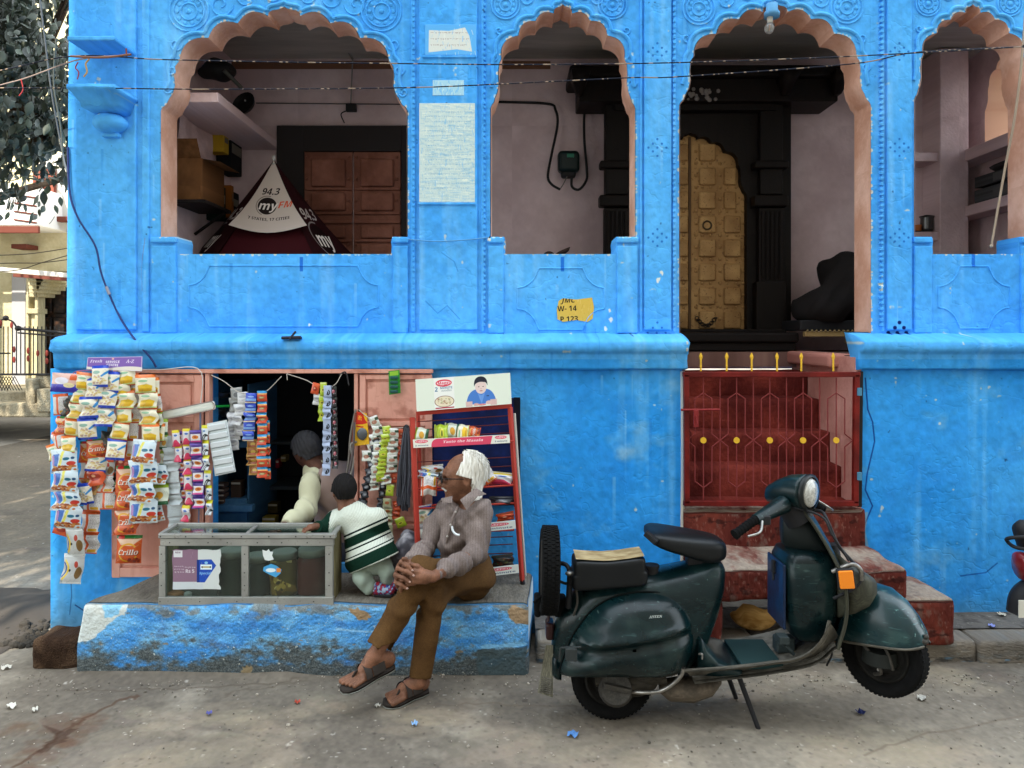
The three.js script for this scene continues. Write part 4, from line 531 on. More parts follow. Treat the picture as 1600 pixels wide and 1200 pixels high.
{
  const k = thing('kiosk', 'shop niche with open pink wooden shutters and dark interior', 'kiosk', V(X(440, DP), 0.32, -DP));
  const x0 = X(324, DP), x1 = X(558, DP);
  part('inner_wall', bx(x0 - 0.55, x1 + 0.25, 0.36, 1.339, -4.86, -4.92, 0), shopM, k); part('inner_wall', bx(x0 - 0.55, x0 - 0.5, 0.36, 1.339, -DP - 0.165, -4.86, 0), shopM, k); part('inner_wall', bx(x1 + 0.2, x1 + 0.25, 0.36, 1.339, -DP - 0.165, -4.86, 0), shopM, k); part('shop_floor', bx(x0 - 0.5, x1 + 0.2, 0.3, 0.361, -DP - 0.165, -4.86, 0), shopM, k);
  const U = (g) => uvXY(g, 1.2, 1.2);
  const hd = part('frame', [U(bp(176, 676, 577, 583.5, 3.775, 0.045)), U(bp(320, 327, 583.5, 832, 3.785, 0.05)), U(bp(553, 559, 583.5, 940, 3.785, 0.05))], pinkWood, k); void hd;
  // left shutter leaf, swung flat against the wall and hanging a little low
  const L = part('shutter', U(merge([bp(174, 318, 584.5, 902, 3.80, 0.022)])), pinkWood, k);
  for (const q of [[175, 187, 586, 903], [303, 317, 586, 896], [187, 303, 586, 597], [187, 303, 650, 660], [187, 303, 764, 776], [187, 303, 888, 902]]) sub('rail', U(bp(...q, 3.783, 0.018, 0.003)), pinkWood, L);
  for (const [a, b] of [[598, 649], [661, 763], [777, 887]]) sub('shutter_panel', U(bp(192, 298, a + 3, b - 3, 3.79, 0.012, 0.006)), pinkWood, L);
  sub('bolt', [bar(P(313, 640, 3.77), P(313, 700, 3.77), 0.005), bar(P(311, 790, 3.77), P(310, 828, 3.77), 0.004)], M([0.2, 0.25, 0.4], 0.5, { metalness: 0.5 }), L);
  const R = part('shutter', U(bp(561, 674, 584.5, 905, 3.80, 0.022)), pinkWood, k);
  for (const q of [[562, 571, 586, 905], [664, 675, 586, 905], [571, 664, 586, 593], [571, 664, 659, 666], [571, 664, 742, 749], [571, 664, 820, 827]]) sub('rail', U(bp(...q, 3.783, 0.018, 0.003)), pinkWood, R);
  for (const [a, b] of [[594, 658], [667, 741], [750, 819]]) sub('shutter_panel', U(bp(574, 661, a + 3, b - 3, 3.79, 0.012, 0.006)), pinkWood, R);
  // blue shelf unit inside on the left, with things on it
  part('shelf_unit', [U(bp(320, 386, 780, 850, 4.12, 0.5)), U(bp(318, 394, 790, 800, 4.08, 0.05)), U(bp(316, 388, 690, 700, 4.14, 0.42)), U(bp(386, 389, 600, 850, 4.14, 0.5)), U(bp(318, 330, 600, 850, 4.16, 0.5))], shelfBlue, k);
  part('back_panel', U(bp(330, 386, 640, 780, 4.4, 0.02)), M([0.025, 0.06, 0.1], 0.8), k); part('inner_shelf', [bp(389, 470, 760, 766, 4.5, 0.3), bp(389, 470, 690, 695, 4.5, 0.3)], M([0.05, 0.06, 0.07], 0.8), k);
}
const inGroup = 'goods standing in the dark kiosk';
const jarG = lathe([[0, 0], [0.05, 0], [0.054, 0.01], [0.054, 0.12], [0.045, 0.135], [0.045, 0.14]], 18), lidG = lathe([[0, 0], [0.05, 0], [0.05, 0.022], [0.046, 0.028], [0, 0.03]], 18);
const boxes = [[336, 348, 774, 788, 4.11, '#5d4f48', 'brown biscuit pack at the top of the stack on blue shelf'], [360, 376, 752, 789, 4.16, '#4a3c34', 'brown carton with round emblem on the blue shelf'], [395, 404, 742, 760, 4.5, '#7f8ba2', 'pale bottle in dark kiosk behind the orange sachets'], [438, 447, 712, 722, 4.5, '#7a6a40', 'small tan box deep in kiosk beside hanging sachets'], [430, 436, 718, 732, 4.48, '#8a1c28', 'small red box deep in kiosk beside hanging sachets'], [409, 430, 808, 824, 4.3, '#8c7a30', 'low yellow tin inside the kiosk near the counter'], [418, 434, 786, 802, 4.45, '#4c4226', 'brown tin on low shelf inside kiosk']];
for (const [a, b, c, e, d, col, l] of boxes) { const t = thing('shop_box', l, 'box', P((a + b) / 2, e, d), inGroup); part('box_body', bp(a, b, c, e, d, 0.07, 0.006, 2), M(col, 0.7), t); part('box_flap', bp(a + 1, b - 1, c + 2, c + 5, d - 0.003, 0.004, 0.001), M('#b9b2a4', 0.7), t); }
for (let i = 0; i < 5; i++) { const y = 796 - 8 * i - 0; const t = thing('biscuit_pack', ['lowest', 'second', 'third', 'fourth', 'topmost'][i] + ' pale edged pack in the stack on blue kiosk shelf', 'pack', P(342, y, 4.14), inGroup); part('pack_body', bp(334, 350, y - 7.4, y - 0.4, 4.1, 0.08, 0.01, 2), M('#57443e', 0.6), t); part('pack_edge', bp(335, 349, y - 6.5, y - 4.5, 4.094, 0.008, 0.002), M('#a89c92', 0.6), t); }
// ---- packets and sachets
const R0 = (g, w, h, c) => { g.fillStyle = c; g.fillRect(0, 0, w, h); };
const foilGlints = (g, w, h, n = 26) => { for (let i = 0; i < n; i++) { g.globalAlpha = rr(0.05, 0.22); g.strokeStyle = i % 2 ? '#ffffff' : '#505050'; g.lineWidth = rr(1, 4); g.beginPath(); const x = rnd() * w, y = rnd() * h; g.moveTo(x, y); g.lineTo(x + rr(-25, 25), y + rr(-25, 25)); g.stroke(); } g.globalAlpha = 1; };  // white and grey strokes painted as glints and creases of the wrapping
const oval = (g, x, y, a, b, c) => { g.fillStyle = c; g.beginPath(); g.ellipse(x, y, a, b, 0, 0, 7); g.fill(); };
const txt = (g, s, x, y, f, c, al = 'center') => { g.font = f; g.fillStyle = c; g.textAlign = al; g.fillText(s, x, y); };
const nugg = (g, x0, x1, y0, y1, n, cs) => { for (let i = 0; i < n; i++) oval(g, rr(x0, x1), rr(y0, y1), rr(4, 8), rr(3, 6), cs[i % cs.length]); };
const D = {
  noodle: (g, w, h) => { R0(g, w, h, '#f6f0d4'); R0(g, w, 20, '#ee7a2c'); g.fillStyle = '#f2c62a'; g.beginPath(); g.moveTo(14, 62); g.lineTo(60, 56); g.lineTo(84, 66); g.lineTo(80, 96); g.lineTo(20, 104); g.fill(); g.fillStyle = '#dcab18'; g.fillRect(22, 80, 54, 16); oval(g, 40, 38, 22, 7, '#9cc8a0'); g.fillStyle = '#cfe08a'; g.fillRect(0, h - 14, w, 8); g.fillStyle = '#c8451c'; g.fillRect(0, h - 6, w, 6); },
  cream: (g, w, h) => { R0(g, w, h, '#f4eedb'); R0(g, w, 16, '#1f46c8'); g.fillStyle = '#1f46c8'; g.fillRect(0, h - 14, w, 14); nugg(g, 14, 84, 54, 92, 34, ['#e4cf8a', '#d8b87a', '#f0e2b2', '#c8a6a0']); g.fillStyle = '#2f8fd8'; g.beginPath(); g.moveTo(96, 26); g.lineTo(60, 56); g.lineTo(70, 60); g.lineTo(96, 40); g.fill(); oval(g, 36, 36, 22, 8, '#8fb9a8'); },
  nuts: (g, w, h) => { R0(g, w, h, '#d6e6ee'); g.fillStyle = '#3c72c8'; g.beginPath(); g.moveTo(12, 24); g.lineTo(36, 24); g.lineTo(28, 78); g.lineTo(10, 78); g.fill(); g.fillStyle = '#b78ac8'; g.fillRect(6, 30, 10, 44); g.fillStyle = '#ece36a'; g.beginPath(); g.moveTo(44, 12); g.lineTo(54, 12); g.lineTo(40, 80); g.lineTo(30, 80); g.fill(); oval(g, 60, 48, 12, 7, '#1f6a86'); oval(g, 82, 46, 6, 6, '#20507c'); oval(g, 76, 70, 15, 10, '#cf3a2a'); nugg(g, 6, 88, 80, 100, 44, ['#a4562a', '#c8783a', '#8a3e1c', '#d89a58']); g.fillStyle = '#e8f2f4'; g.fillRect(0, h - 8, w, 8); g.fillRect(0, 0, w, 8); },
  back: (g, w, h) => { R0(g, w, h, '#e6e4e0'); R0(g, w, 16, '#e8601e'); g.fillStyle = '#e8601e'; g.fillRect(26, 0, 14, h); g.fillRect(0, h - 8, w, 8); for (let i = 0; i < 9; i++) scribble(g, 46, 90, 26 + i * 7, 0.7, 'rgba(110,100,110,.8)'); g.fillStyle = '#e0a820'; g.fillRect(46, 88, 42, 14); },
  chips: (g, w, h) => { R0(g, w, h, '#e0602a'); g.fillStyle = '#1f7a34'; g.fillRect(0, 0, w, 13); oval(g, 20, 8, 12, 7, '#d02a2a'); g.fillStyle = '#f0c8a8'; g.beginPath(); g.moveTo(0, 14); g.lineTo(w, 14); g.lineTo(60, 40); g.lineTo(20, 36); g.fill(); g.strokeStyle = '#f0b030'; g.lineWidth = 6; g.beginPath(); g.arc(48, 66, 34, 0.4, 5.6); g.stroke(); txt(g, 'Crillo', 48, 76, 'italic bold 27px serif', '#5a1c10'); txt(g, 'Crillo', 46, 74, 'italic bold 27px serif', '#fff4ea'); nugg(g, 50, 90, 90, 104, 12, ['#b03a14', '#8c2c10']); },
  silver: (g, w, h) => { R0(g, w, h, '#c4c6c4'); g.strokeStyle = '#e6c12a'; g.lineWidth = 9; g.beginPath(); g.arc(-14, 60, 42, -1, 1); g.stroke(); g.strokeStyle = '#28509a'; g.lineWidth = 7; g.beginPath(); g.arc(-14, 60, 32, -1, 1); g.stroke(); oval(g, 76, 70, 14, 22, '#7a5a2c'); oval(g, 62, 40, 9, 12, '#b43a2a'); oval(g, 36, 62, 5, 5, '#22242a'); g.fillStyle = '#e8ecea'; g.fillRect(0, 0, w, 14); g.fillRect(0, h - 8, w, 8); },
  dark: (g, w, h) => { R0(g, w, h, '#2c2a22'); nugg(g, 6, 90, 10, 104, 40, ['#5a2c1c', '#1c3a26', '#6a6a3c', '#8a3c22', '#141618']); },
  violet: (g, w, h) => { R0(g, w, h, '#e4b8a8'); g.fillStyle = '#3c34b8'; g.fillRect(0, 66, w, 46); oval(g, 40, 46, 24, 20, '#e8e4f0'); oval(g, 66, 70, 18, 14, '#f0e2b0'); g.fillStyle = '#e0622c'; g.fillRect(66, 6, 30, 34); },
  green: (g, w, h) => { R0(g, w, h, '#dfe6d2'); g.fillStyle = '#9cb83a'; g.fillRect(0, 0, w, 24); oval(g, 46, 64, 22, 20, '#e2a83a'); g.fillStyle = '#1f5a34'; g.fillRect(0, 92, w, 20); },
  card: (g, w, h) => { R0(g, w, h, '#cad6da'); for (let i = 0; i < 3; i++) scribble(g, 12, 86, 40 + i * 20, 0.8, 'rgba(170,150,160,.35)'); g.fillStyle = '#a89aa0'; g.fillRect(0, h - 4, w, 4); },
  pink: (g, w, h) => { R0(g, w, h, '#e8e6ea'); g.fillStyle = '#ecd82c'; g.fillRect(0, 0, w, 20); g.fillStyle = '#e23a64'; g.beginPath(); g.moveTo(10, 104); g.quadraticCurveTo(20, 56, 60, 66); g.lineTo(96, 96); g.lineTo(96, 112); g.lineTo(0, 112); g.fill(); g.fillStyle = '#cc2038'; g.fillRect(0, 0, 6, h); oval(g, 50, 36, 20, 7, '#4a72c0'); },
  purple: (g, w, h) => { R0(g, w, h, '#44287e'); g.fillStyle = '#eee8ea'; g.fillRect(8, 34, 80, 54); oval(g, 48, 60, 26, 16, '#e88a2a'); oval(g, 48, 60, 13, 7, '#b8481c'); g.fillStyle = '#d64a94'; g.fillRect(8, 88, 80, 14); g.fillStyle = '#6a52b4'; g.fillRect(4, 6, 88, 10); },
  cable: (g, w, h) => { R0(g, w, h, '#e0e8ee'); g.fillStyle = '#d8d020'; g.fillRect(0, 0, w, 26); oval(g, 44, 46, 18, 7, '#6a92c0'); g.strokeStyle = '#101418'; g.lineWidth = 11; g.beginPath(); g.arc(66, 112, 40, 3, 5.2); g.stroke(); g.beginPath(); g.arc(86, 118, 40, 3, 5.2); g.stroke(); },
  white: (g, w, h) => { R0(g, w, h, '#dcdee0'); oval(g, 48, 44, 34, 12, '#b0b2b8'); txt(g, '~', 48, 92, 'bold 40px serif', '#5c4a68'); scribble(g, 16, 80, 72, 1, '#6a5a74'); },
  grey: (g, w, h) => { R0(g, w, h, '#8c8e8c'); oval(g, 52, 56, 26, 18, '#46484a'); g.fillStyle = '#b8bab8'; g.fillRect(0, 0, w, 16); },
  blue: (g, w, h) => { R0(g, w, h, '#2348c8'); g.fillStyle = '#7aa8e6'; g.fillRect(0, 62, w, 26); g.fillStyle = '#d8b04c'; g.fillRect(0, 96, w, 8); g.fillStyle = '#eef0f0'; g.fillRect(0, 104, w, 8); oval(g, 50, 42, 28, 9, '#8fb4ec'); },
  orange: (g, w, h) => { R0(g, w, h, '#d64a26'); g.fillStyle = '#2c9ad4'; g.fillRect(0, 0, w, 26); g.fillStyle = '#f0b060'; g.fillRect(0, 26, w, 14); oval(g, 48, 70, 30, 13, '#8a8a52'); oval(g, 48, 70, 20, 6, '#d8c090'); },
  tan: (g, w, h) => { R0(g, w, h, '#d8a85c'); g.fillStyle = '#a8642a'; g.fillRect(12, 14, 72, 80); oval(g, 56, 54, 22, 18, '#e4c05a'); oval(g, 60, 78, 24, 12, '#c8745a'); },
  logo: (g, w, h) => { R0(g, w, h, '#aebedd'); g.strokeStyle = '#141a26'; g.lineWidth = 12; g.beginPath(); g.arc(56, 70, 20, -1.5, 2.6); g.stroke(); oval(g, 52, 72, 10, 14, '#141a26'); },
  hearts: (g, w, h) => { R0(g, w, h, '#16141a'); oval(g, 46, 60, 20, 20, '#c4566e'); oval(g, 38, 52, 8, 8, '#e8d0d4'); nugg(g, 8, 90, 8, 100, 8, ['#b8b4ba', '#4a6a50']); },
  face: (g, w, h) => { R0(g, w, h, '#dde2d6'); oval(g, 46, 66, 28, 20, '#b8806a'); oval(g, 40, 60, 10, 8, '#d8a890'); g.fillStyle = '#2c4a34'; g.fillRect(62, 22, 34, 30); g.fillStyle = '#f0f0ea'; g.fillRect(0, 0, w, 20); },
  lime: (g, w, h) => { R0(g, w, h, '#b4cc2a'); oval(g, 46, 62, 28, 16, '#e4d84a'); oval(g, 46, 62, 16, 8, '#6a7a20'); g.fillStyle = '#d4e080'; g.fillRect(0, 0, w, 14); },
  fire: (g, w, h) => { R0(g, w, h, '#e05a2c'); oval(g, 46, 60, 30, 22, '#a82c14'); oval(g, 40, 54, 12, 8, '#f0b088'); },
  black: (g, w, h) => { R0(g, w, h, '#1c1f26'); oval(g, 48, 58, 30, 22, '#8c94a2'); oval(g, 48, 58, 18, 10, '#d0d4da'); },
  dusk: (g, w, h) => { R0(g, w, h, '#b6b88c'); oval(g, 46, 52, 26, 18, '#b4683c'); g.fillStyle = '#dfe2c2'; g.fillRect(0, 84, w, 28); },
};
const pm = {}, kinds = Object.keys(D), atlas = dtex(6 * 96, 5 * 112, (g) => kinds.forEach((k, i) => { g.save(); g.translate((i % 6) * 96, (i / 6 | 0) * 112); g.beginPath(); g.rect(0, 0, 96, 112); g.clip(); D[k](g, 96, 112); foilGlints(g, 96, 112); g.restore(); }));
kinds.forEach((k, i) => { const m = atlas.clone(); m.repeat.set(0.98 / 6, 0.98 / 5); m.offset.set(((i % 6) + 0.01) / 6, 1 - ((i / 6 | 0) + 0.99) / 5); m.needsUpdate = true; pm[k] = M([0.78, 0.78, 0.78], 0.28, { map: m, specularIntensity: 1 }); });
function pillow(w, h, th, wob = 0) {
  const f = (s) => grid(6, 7, (u, v) => { const a = 2 * u - 1, b = 2 * v - 1, q = (1 - a ** 4) * (1 - Math.abs(b) ** 5), pinch = 1 - 0.05 * (1 - b * b); return V(a * w / 2 * pinch + wob * 0.04 * w * Math.sin(b * 4 + wob), b * h / 2, s * th / 2 * q + 0.05 * th * Math.sin(a * 5 + b * 7 + wob * 3) * s * q + wob * 0.003 * Math.sin(b * 5)); });
  return merge([f(1), f(-1)]);
}
const pg = {}; const pillowOf = (w, h, th, k) => pg[[w, h, th, k]] ??= pillow(w, h, th, k);
let kStrip = 0;
// pts: [px, py, tilt in degrees] of each packet's middle, from the top
function packets(name, label, kind, pts, wp, hp, d, th, group, cat = 'packet strip', inst = 'packet') {
  const t = thing(name, label, cat, P(pts[0][0], pts[0][1] - hp / 2, d), group), s = d / FOC; kStrip++;
  pts.forEach((p, i) => { const k = Array.isArray(kind) ? kind[i % kind.length] : kind, m = new THREE.Mesh(pillowOf(+(wp * s * (th > 0.014 ? 1.14 : 1.05)).toFixed(4), +(hp * s * (th > 0.014 ? 1.1 : 1.04)).toFixed(4), th * 0.95, i % 3), pm[k]); m.name = inst; m.castShadow = m.receiveShadow = true; m.position.copy(P(p[0], p[1], d)).sub(t.position); m.position.z += rr(-0.006, 0.006); m.rotation.set(rr(-0.2, 0.02), (p[3] ?? 0) + rr(-0.22, 0.22), (p[2] ?? 0) * Math.PI / 180 + rr(-0.03, 0.03)); t.add(m); });
  return t;
}
const run = (x0, y0, x1, y1, n, tilt = 0) => Array.from({ length: n }, (_, i) => [lerp(x0, x1, n > 1 ? i / (n - 1) : 0), lerp(y0, y1, n > 1 ? i / (n - 1) : 0), tilt]);
const G1 = 'snack packets hung in strips on the left shutter', G2 = 'sachet strips hung beside the shop opening', G3 = 'sachets hung in the shop opening', G4 = 'sachets hung on the right shutter';
const S1 = (n, l, k, p, w, h, d, th = 0.03) => packets('snack_strip', l, k, p, w, h, d, th, G1);
S1(0, 'dark back packets hanging deepest behind the left snack strips', 'dark', [[182, 668], [180, 690], [186, 732], [183, 758], [184, 778]], 27, 28, 3.745, 0.02);
S1(0, 'white and orange back side strip left of the snack cluster', ['back', 'dark', 'back'], [[94, 632, 4], [108, 634, 6], [92, 690, 10]], 22, 30, 3.73, 0.02);
S1(0, 'orange and white back side strip ending in a white packet at bottom', ['chips', 'back', 'tan', 'back', 'back', 'back'], [[141, 706, 0], [142, 732], [140, 756], [144, 782], [141, 816, 0], [140, 848]], 27, 30, 3.72, 0.02);
S1(0, 'orange bordered back side strip in the middle of the snack cluster', ['fire', 'silver', 'back', 'back'], [[166, 706], [166, 730], [167, 754], [168, 780]], 24, 28, 3.715, 0.02);
S1(0, 'orange crinkled packets in the middle under the cream strips', ['chips', 'cream', 'fire', 'dark'], [[152, 700, 6], [152, 722, -4], [150, 744, 8], [170, 690, -6]], 28, 27, 3.70, 0.03);
S1(0, 'dark red and brown packets between the orange strips', ['dark', 'fire', 'dark', 'fire'], [[196, 700, 5], [192, 722, -8], [194, 744, 4], [207, 728, 10]], 26, 28, 3.725, 0.03);
S1(0, 'white and red slips at the left edge below the violet packet', ['back', 'noodle', 'chips'], [[92, 690, 12], [84, 706, 20], [96, 664, -6]], 18, 24, 3.70, 0.02);
S1(0, 'blue and yellow cream packet below the orange bordered strip', ['cream'], [[131, 772, 8], [125, 772, -4]], 24, 30, 3.69);
S1(0, 'yellow block noodle strip slanting down the left side', 'noodle', [[131, 596, -6], [126, 617, -6], [119, 641, -6], [112, 667, -5], [107, 694, 3]], 24, 26, 3.67);
S1(0, 'blue edged cream strip second from left at the top', 'cream', [[157, 588, 3], [147, 607, 2], [141, 636, 4], [136, 670, 2]], 26, 31, 3.65);
S1(0, 'blue edged cream strip in the middle of the top row', 'cream', [[173, 597, -3], [169, 621, -2], [165, 650, -2], [182, 702, -2]], 26, 30, 3.655);
S1(0, 'yellow block noodle strip right of the blue edged cream strips', 'noodle', [[197, 588, 6], [189, 610, 3], [198, 624, 2], [193, 647, 2], [188, 672, -6]], 25, 27, 3.665);
S1(0, 'orange and white back side strip right of centre noodle strip', 'back', [[208, 598], [208, 621], [209, 646], [205, 672], [202, 700]], 20, 27, 3.69, 0.02);
S1(0, 'rightmost yellow block noodle strip beside the pink shutter', 'noodle', [[228, 600, 3], [231, 624, 2], [232, 650, 2], [236, 676, 2]], 27, 27, 3.66);
S1(0, 'orange bordered slips behind the rightmost noodle strip', ['noodle', 'back', 'green'], [[240, 604], [246, 630, 10], [247, 655], [251, 676]], 14, 26, 3.70, 0.02);
S1(0, 'violet and pink packet at the top left of the snack cluster', 'violet', [[103, 598, -4]], 40, 27, 3.67, 0.04);
S1(0, 'white nut packets with yellow stripe hanging at far left', 'nuts', [[100, 720, 4], [103, 750, -3], [105, 779, -2], [108, 807, -6]], 35, 34, 3.65, 0.035);
S1(0, 'white nut packets with yellow stripe hanging at right of the cluster', 'nuts', [[225, 706, -2], [225, 737, 3], [222, 766, -3], [224, 798, 2]], 37, 35, 3.645, 0.035);
S1(0, 'blue white packet showing its side behind the right nut strip', ['nuts', 'green'], [[240, 800, 14], [250, 772, 4], [248, 740, 2]], 26, 30, 3.69, 0.02);
S1(0, 'orange crisps packets with green top hanging lowest on the right', 'chips', [[200, 750], [199, 774, 4], [199, 812, 3], [202, 858, -3]], 33, 40, 3.68, 0.045);
S1(0, 'silver packets with yellow and blue curve at the bottom left', 'silver', [[118, 846, 4], [115, 888, -4]], 27, 41, 3.665, 0.03);
S1(0, 'orange packet tip under the left nut strip', 'fire', [[96, 826, -14]], 24, 20, 3.68, 0.02);
S1(0, 'green and yellow slips at the right edge of the snack cluster', 'green', [[255, 667], [256, 690], [257, 716], [250, 745], [253, 774]], 13, 24, 3.705, 0.012);
const S2 = (l, k, p, w, h, d, g = G2, th = 0.012) => packets('sachet_strip', l, k, p, w, h, d, th, g, 'sachet strip', 'sachet');
S2('blank white folded card strip hanging right of the snacks', 'card', run(266, 691, 275, 815, 8, 4), 22, 19, 3.70, G2, 0.004);
S2('short pink and yellow sachet strip beside the blank card strip', 'pink', [[275, 685, 4], [278, 709, 4]], 12, 25, 3.685);
S2('dark violet sachets half hidden between pink strips', 'purple', run(282, 683, 286, 770, 5), 9, 18, 3.71);
S2('long pink and yellow sachet strip left of the purple sachets', 'pink', [...run(292, 682, 295, 776, 5, 2), [291, 802, -4]], 13, 24, 3.69);
S2('purple sachet strip with orange pictures on white', 'purple', run(306, 682, 311, 784, 6, 2), 18, 20, 3.68);
S2('yellow topped sachet strip with black cable pictures', 'cable', run(319, 676, 327, 793, 6, -1), 10.5, 22, 3.685);
S2('white and silver sachets clustered at left of shop opening', ['grey', 'grey', 'white', 'white', 'white'], [[369, 617, 6], [367, 632, 8], [364, 656, -4], [366, 676, 4], [364, 692, 8]], 19, 22, 3.76, G3);
S2('white sachet strip left of the blue sachets', 'white', [[379, 622, 6], [375, 640, 8], [370, 655, -6], [374, 671, -6]], 17, 18, 3.745, G3);
S2('blue sachet strip in the shop opening', 'blue', run(392, 622, 388, 681, 5, -1), 17, 15, 3.73, G3);
S2('tan sachets under the blue strip', 'tan', [[394, 694, 0], [394, 706], [394, 720], [397, 735]], 17, 14, 3.765, G3);
S2('front strip of orange and blue sachets in shop opening', 'orange', run(409, 619, 410, 738, 8, 1), 16, 16, 3.72, G3);
S2('narrow orange and blue sachets behind the front orange strip', 'orange', run(417, 665, 419, 740, 5, 2), 9, 16, 3.75, G3);
S2('pale strip with black emblems in the middle of shop opening', 'logo', run(512, 611, 510, 734, 8), 12.5, 17, 3.72, G3, 0.006);
S2('black strip with pink hearts beside the pale emblem strip', 'hearts', [...run(521, 611, 524, 724, 8)], 9.5, 16, 3.725, G3, 0.006);
S2('short green sachet strip left of the pale emblem strip', 'lime', [[505, 608], [503, 628], [502, 648]], 10, 20, 3.735, G3);
S2('small orange and white sachets at the string in the opening', ['fire', 'white'], [[493, 607, -14], [495, 624, -8]], 12, 17, 3.74, G3);
S2('left strip of face sachets slanting down to the left', 'face', [[585, 658, 20], [590, 672, 10], [587, 685, 16], [581, 697, 24], [573, 712, 0]], 15, 16, 3.745, G4);
S2('dark sachet strip running down behind the boy', 'black', run(588, 690, 567, 784, 9, 14), 12, 12, 3.74, G4);
S2('middle strip of face sachets beside lime strip', 'face', run(590, 700, 585, 760, 6, 6), 14, 12, 3.725, G4);
S2('lime green sachet strip', 'lime', run(604, 672, 594, 746, 7, 6), 13, 12.5, 3.71, G4);
S2('right strip of white face sachets', 'face', [...run(615, 676, 612, 731, 5, 1), [603, 749, 12]], 16, 13.5, 3.715, G4);
S2('orange sachets right of the white face sachets', 'fire', [...run(628, 678, 627, 712, 3), [617, 747], [620, 790, 6], [619, 804, -8]], 12, 14, 3.735, G4);
S2('black and white sachets hanging lowest beside the boy', 'black', run(598, 760, 590, 826, 7, 5), 10, 10, 3.73, G4);
S2('pale green sachets with brown pictures hanging low', 'dusk', run(605, 786, 608, 840, 5, -2), 13, 14, 3.715, G4);
S2('single lime sachet above the pale green ones', 'lime', [[609, 766, -4]], 12, 17, 3.71, G4);
S2('tilted lime square at the end of the hanging sachets', 'lime', [[626, 816, 22]], 15, 15, 3.71, G4);
// blister cards, board, sign
function flat(name, label, cat, quad, d, th, m, group) { // quad: four photo points of one real flat board
  const t = thing(name, label, cat, P((quad[0][0] + quad[2][0]) / 2, quad[2][1], d), group), c = quad.map(([a, b]) => P(a, b, d)), pos = [], uv = [[0, 1], [1, 1], [1, 0], [0, 0]];
  const f = c.map((p) => p.clone()), k = c.map((p) => p.clone().add(V(0, 0, -th))); const tri = [], u = []; const q4 = (a, b, e, g2, ua) => { tri.push(a, b, e, a, e, g2); u.push(ua[0], ua[1], ua[2], ua[0], ua[2], ua[3]); };
  q4(f[3], f[2], f[1], f[0], [uv[3], uv[2], uv[1], uv[0]]); q4(k[0], k[1], k[2], k[3], [uv[0], uv[0], uv[0], uv[0]]); for (let i = 0; i < 4; i++) { const j = (i + 1) % 4; q4(f[i], f[j], k[j], k[i], [uv[i], uv[j], uv[j], uv[i]]); }
  tri.forEach((p) => pos.push(p.x, p.y, p.z)); const g = new THREE.BufferGeometry(); g.setAttribute('position', new THREE.Float32BufferAttribute(pos, 3)); g.setAttribute('uv', new THREE.Float32BufferAttribute(u.flat(), 2)); g.computeVertexNormals();
  part(cat === 'sign' ? 'sign_board' : 'board', g, m, t); return t;
}
{
  const t = flat('blister_card', 'large silver blister card of six rows hung at the shop opening', 'blister card', [[323, 662], [354, 656], [368, 737], [336, 744]], 3.70, 0.004, M('#ffffff', 0.4, { map: dtex(128, 256, (g, w, h) => { R0(g, w, h, '#ccd6d8'); for (let i = 0; i < 6; i++) { g.fillStyle = '#7c8a92'; g.fillRect(6, i * 42 + 38, w - 12, 3); scribble(g, 14, 110, i * 42 + 20, 1, 'rgba(90,100,110,.7)'); g.fillStyle = '#f2f6f6'; g.fillRect(8, i * 42 + 28, 110, 6); } }) }));
  for (let i = 0; i < 6; i++) { const q = part('blister', bx(-0.046, 0.046, -0.014, 0.014, 0, 0.008, 0.007, 2).rotateZ(0.17).translate(...P(338.5 + 2.5 * i, 667 + 13.4 * i, 3.70).toArray()), M([0.6, 0.64, 0.66], 0.3), t); void q; }
}
{ const t = thing('white_board', 'long white board with rounded ends tilted against the pink shutter', 'board', P(294, 640, 3.74)); const g = bx(-0.135, 0.135, -0.022, 0.022, -0.012, 0.012, 0.02, 3).rotateZ(0.2).translate(...P(295, 641, 3.75).toArray()); part('board', g, M('#ffffff', 0.5, { map: plaster([206, 212, 204], [232, 232, 222]) }), t); part('board_rim', [tube(Array.from({ length: 24 }, (_, i) => { const a = i / 24 * 6.283, cx = Math.cos(a) > 0 ? 0.115 : -0.115; return V(cx + 0.022 * Math.cos(a), 0.022 * Math.sin(a), 0.012).applyAxisAngle(V(0, 0, 1), 0.2).add(P(295, 641, 3.75)); }), 0.0025, 80, 5, true)], M([0.3, 0.22, 0.2], 0.6), t); }
flat('advert_sign', 'purple and white advertising strip tilted above the snack strips', 'sign', [[137, 558.5], [222, 557], [221, 580], [135, 577]], 3.66, 0.006, M('#ffffff', 0.5, { map: dtex(512, 128, (g, w, h) => { R0(g, w, h, '#8464b4'); g.fillStyle = '#e8e2d6'; g.beginPath(); g.moveTo(0, 98); g.quadraticCurveTo(150, 124, 300, 98); g.quadraticCurveTo(420, 84, 512, 94); g.lineTo(512, 128); g.lineTo(0, 128); g.fill(); txt(g, 'Fresh', 82, 56, 'italic bold 40px serif', '#e6dcf0'); txt(g, 'SERVICE', 240, 64, 'bold 34px sans-serif', '#efe9f4'); txt(g, 'CENTRE', 240, 94, 'bold 30px sans-serif', '#efe9f4'); oval(g, 240, 20, 12, 9, '#f2b8b0'); txt(g, 'A-Z', 400, 60, 'italic bold 42px serif', '#e6dcf0'); g.strokeStyle = 'rgba(240,236,246,.7)'; g.lineWidth = 5; g.strokeRect(3, 3, w - 6, h - 6); }) }));
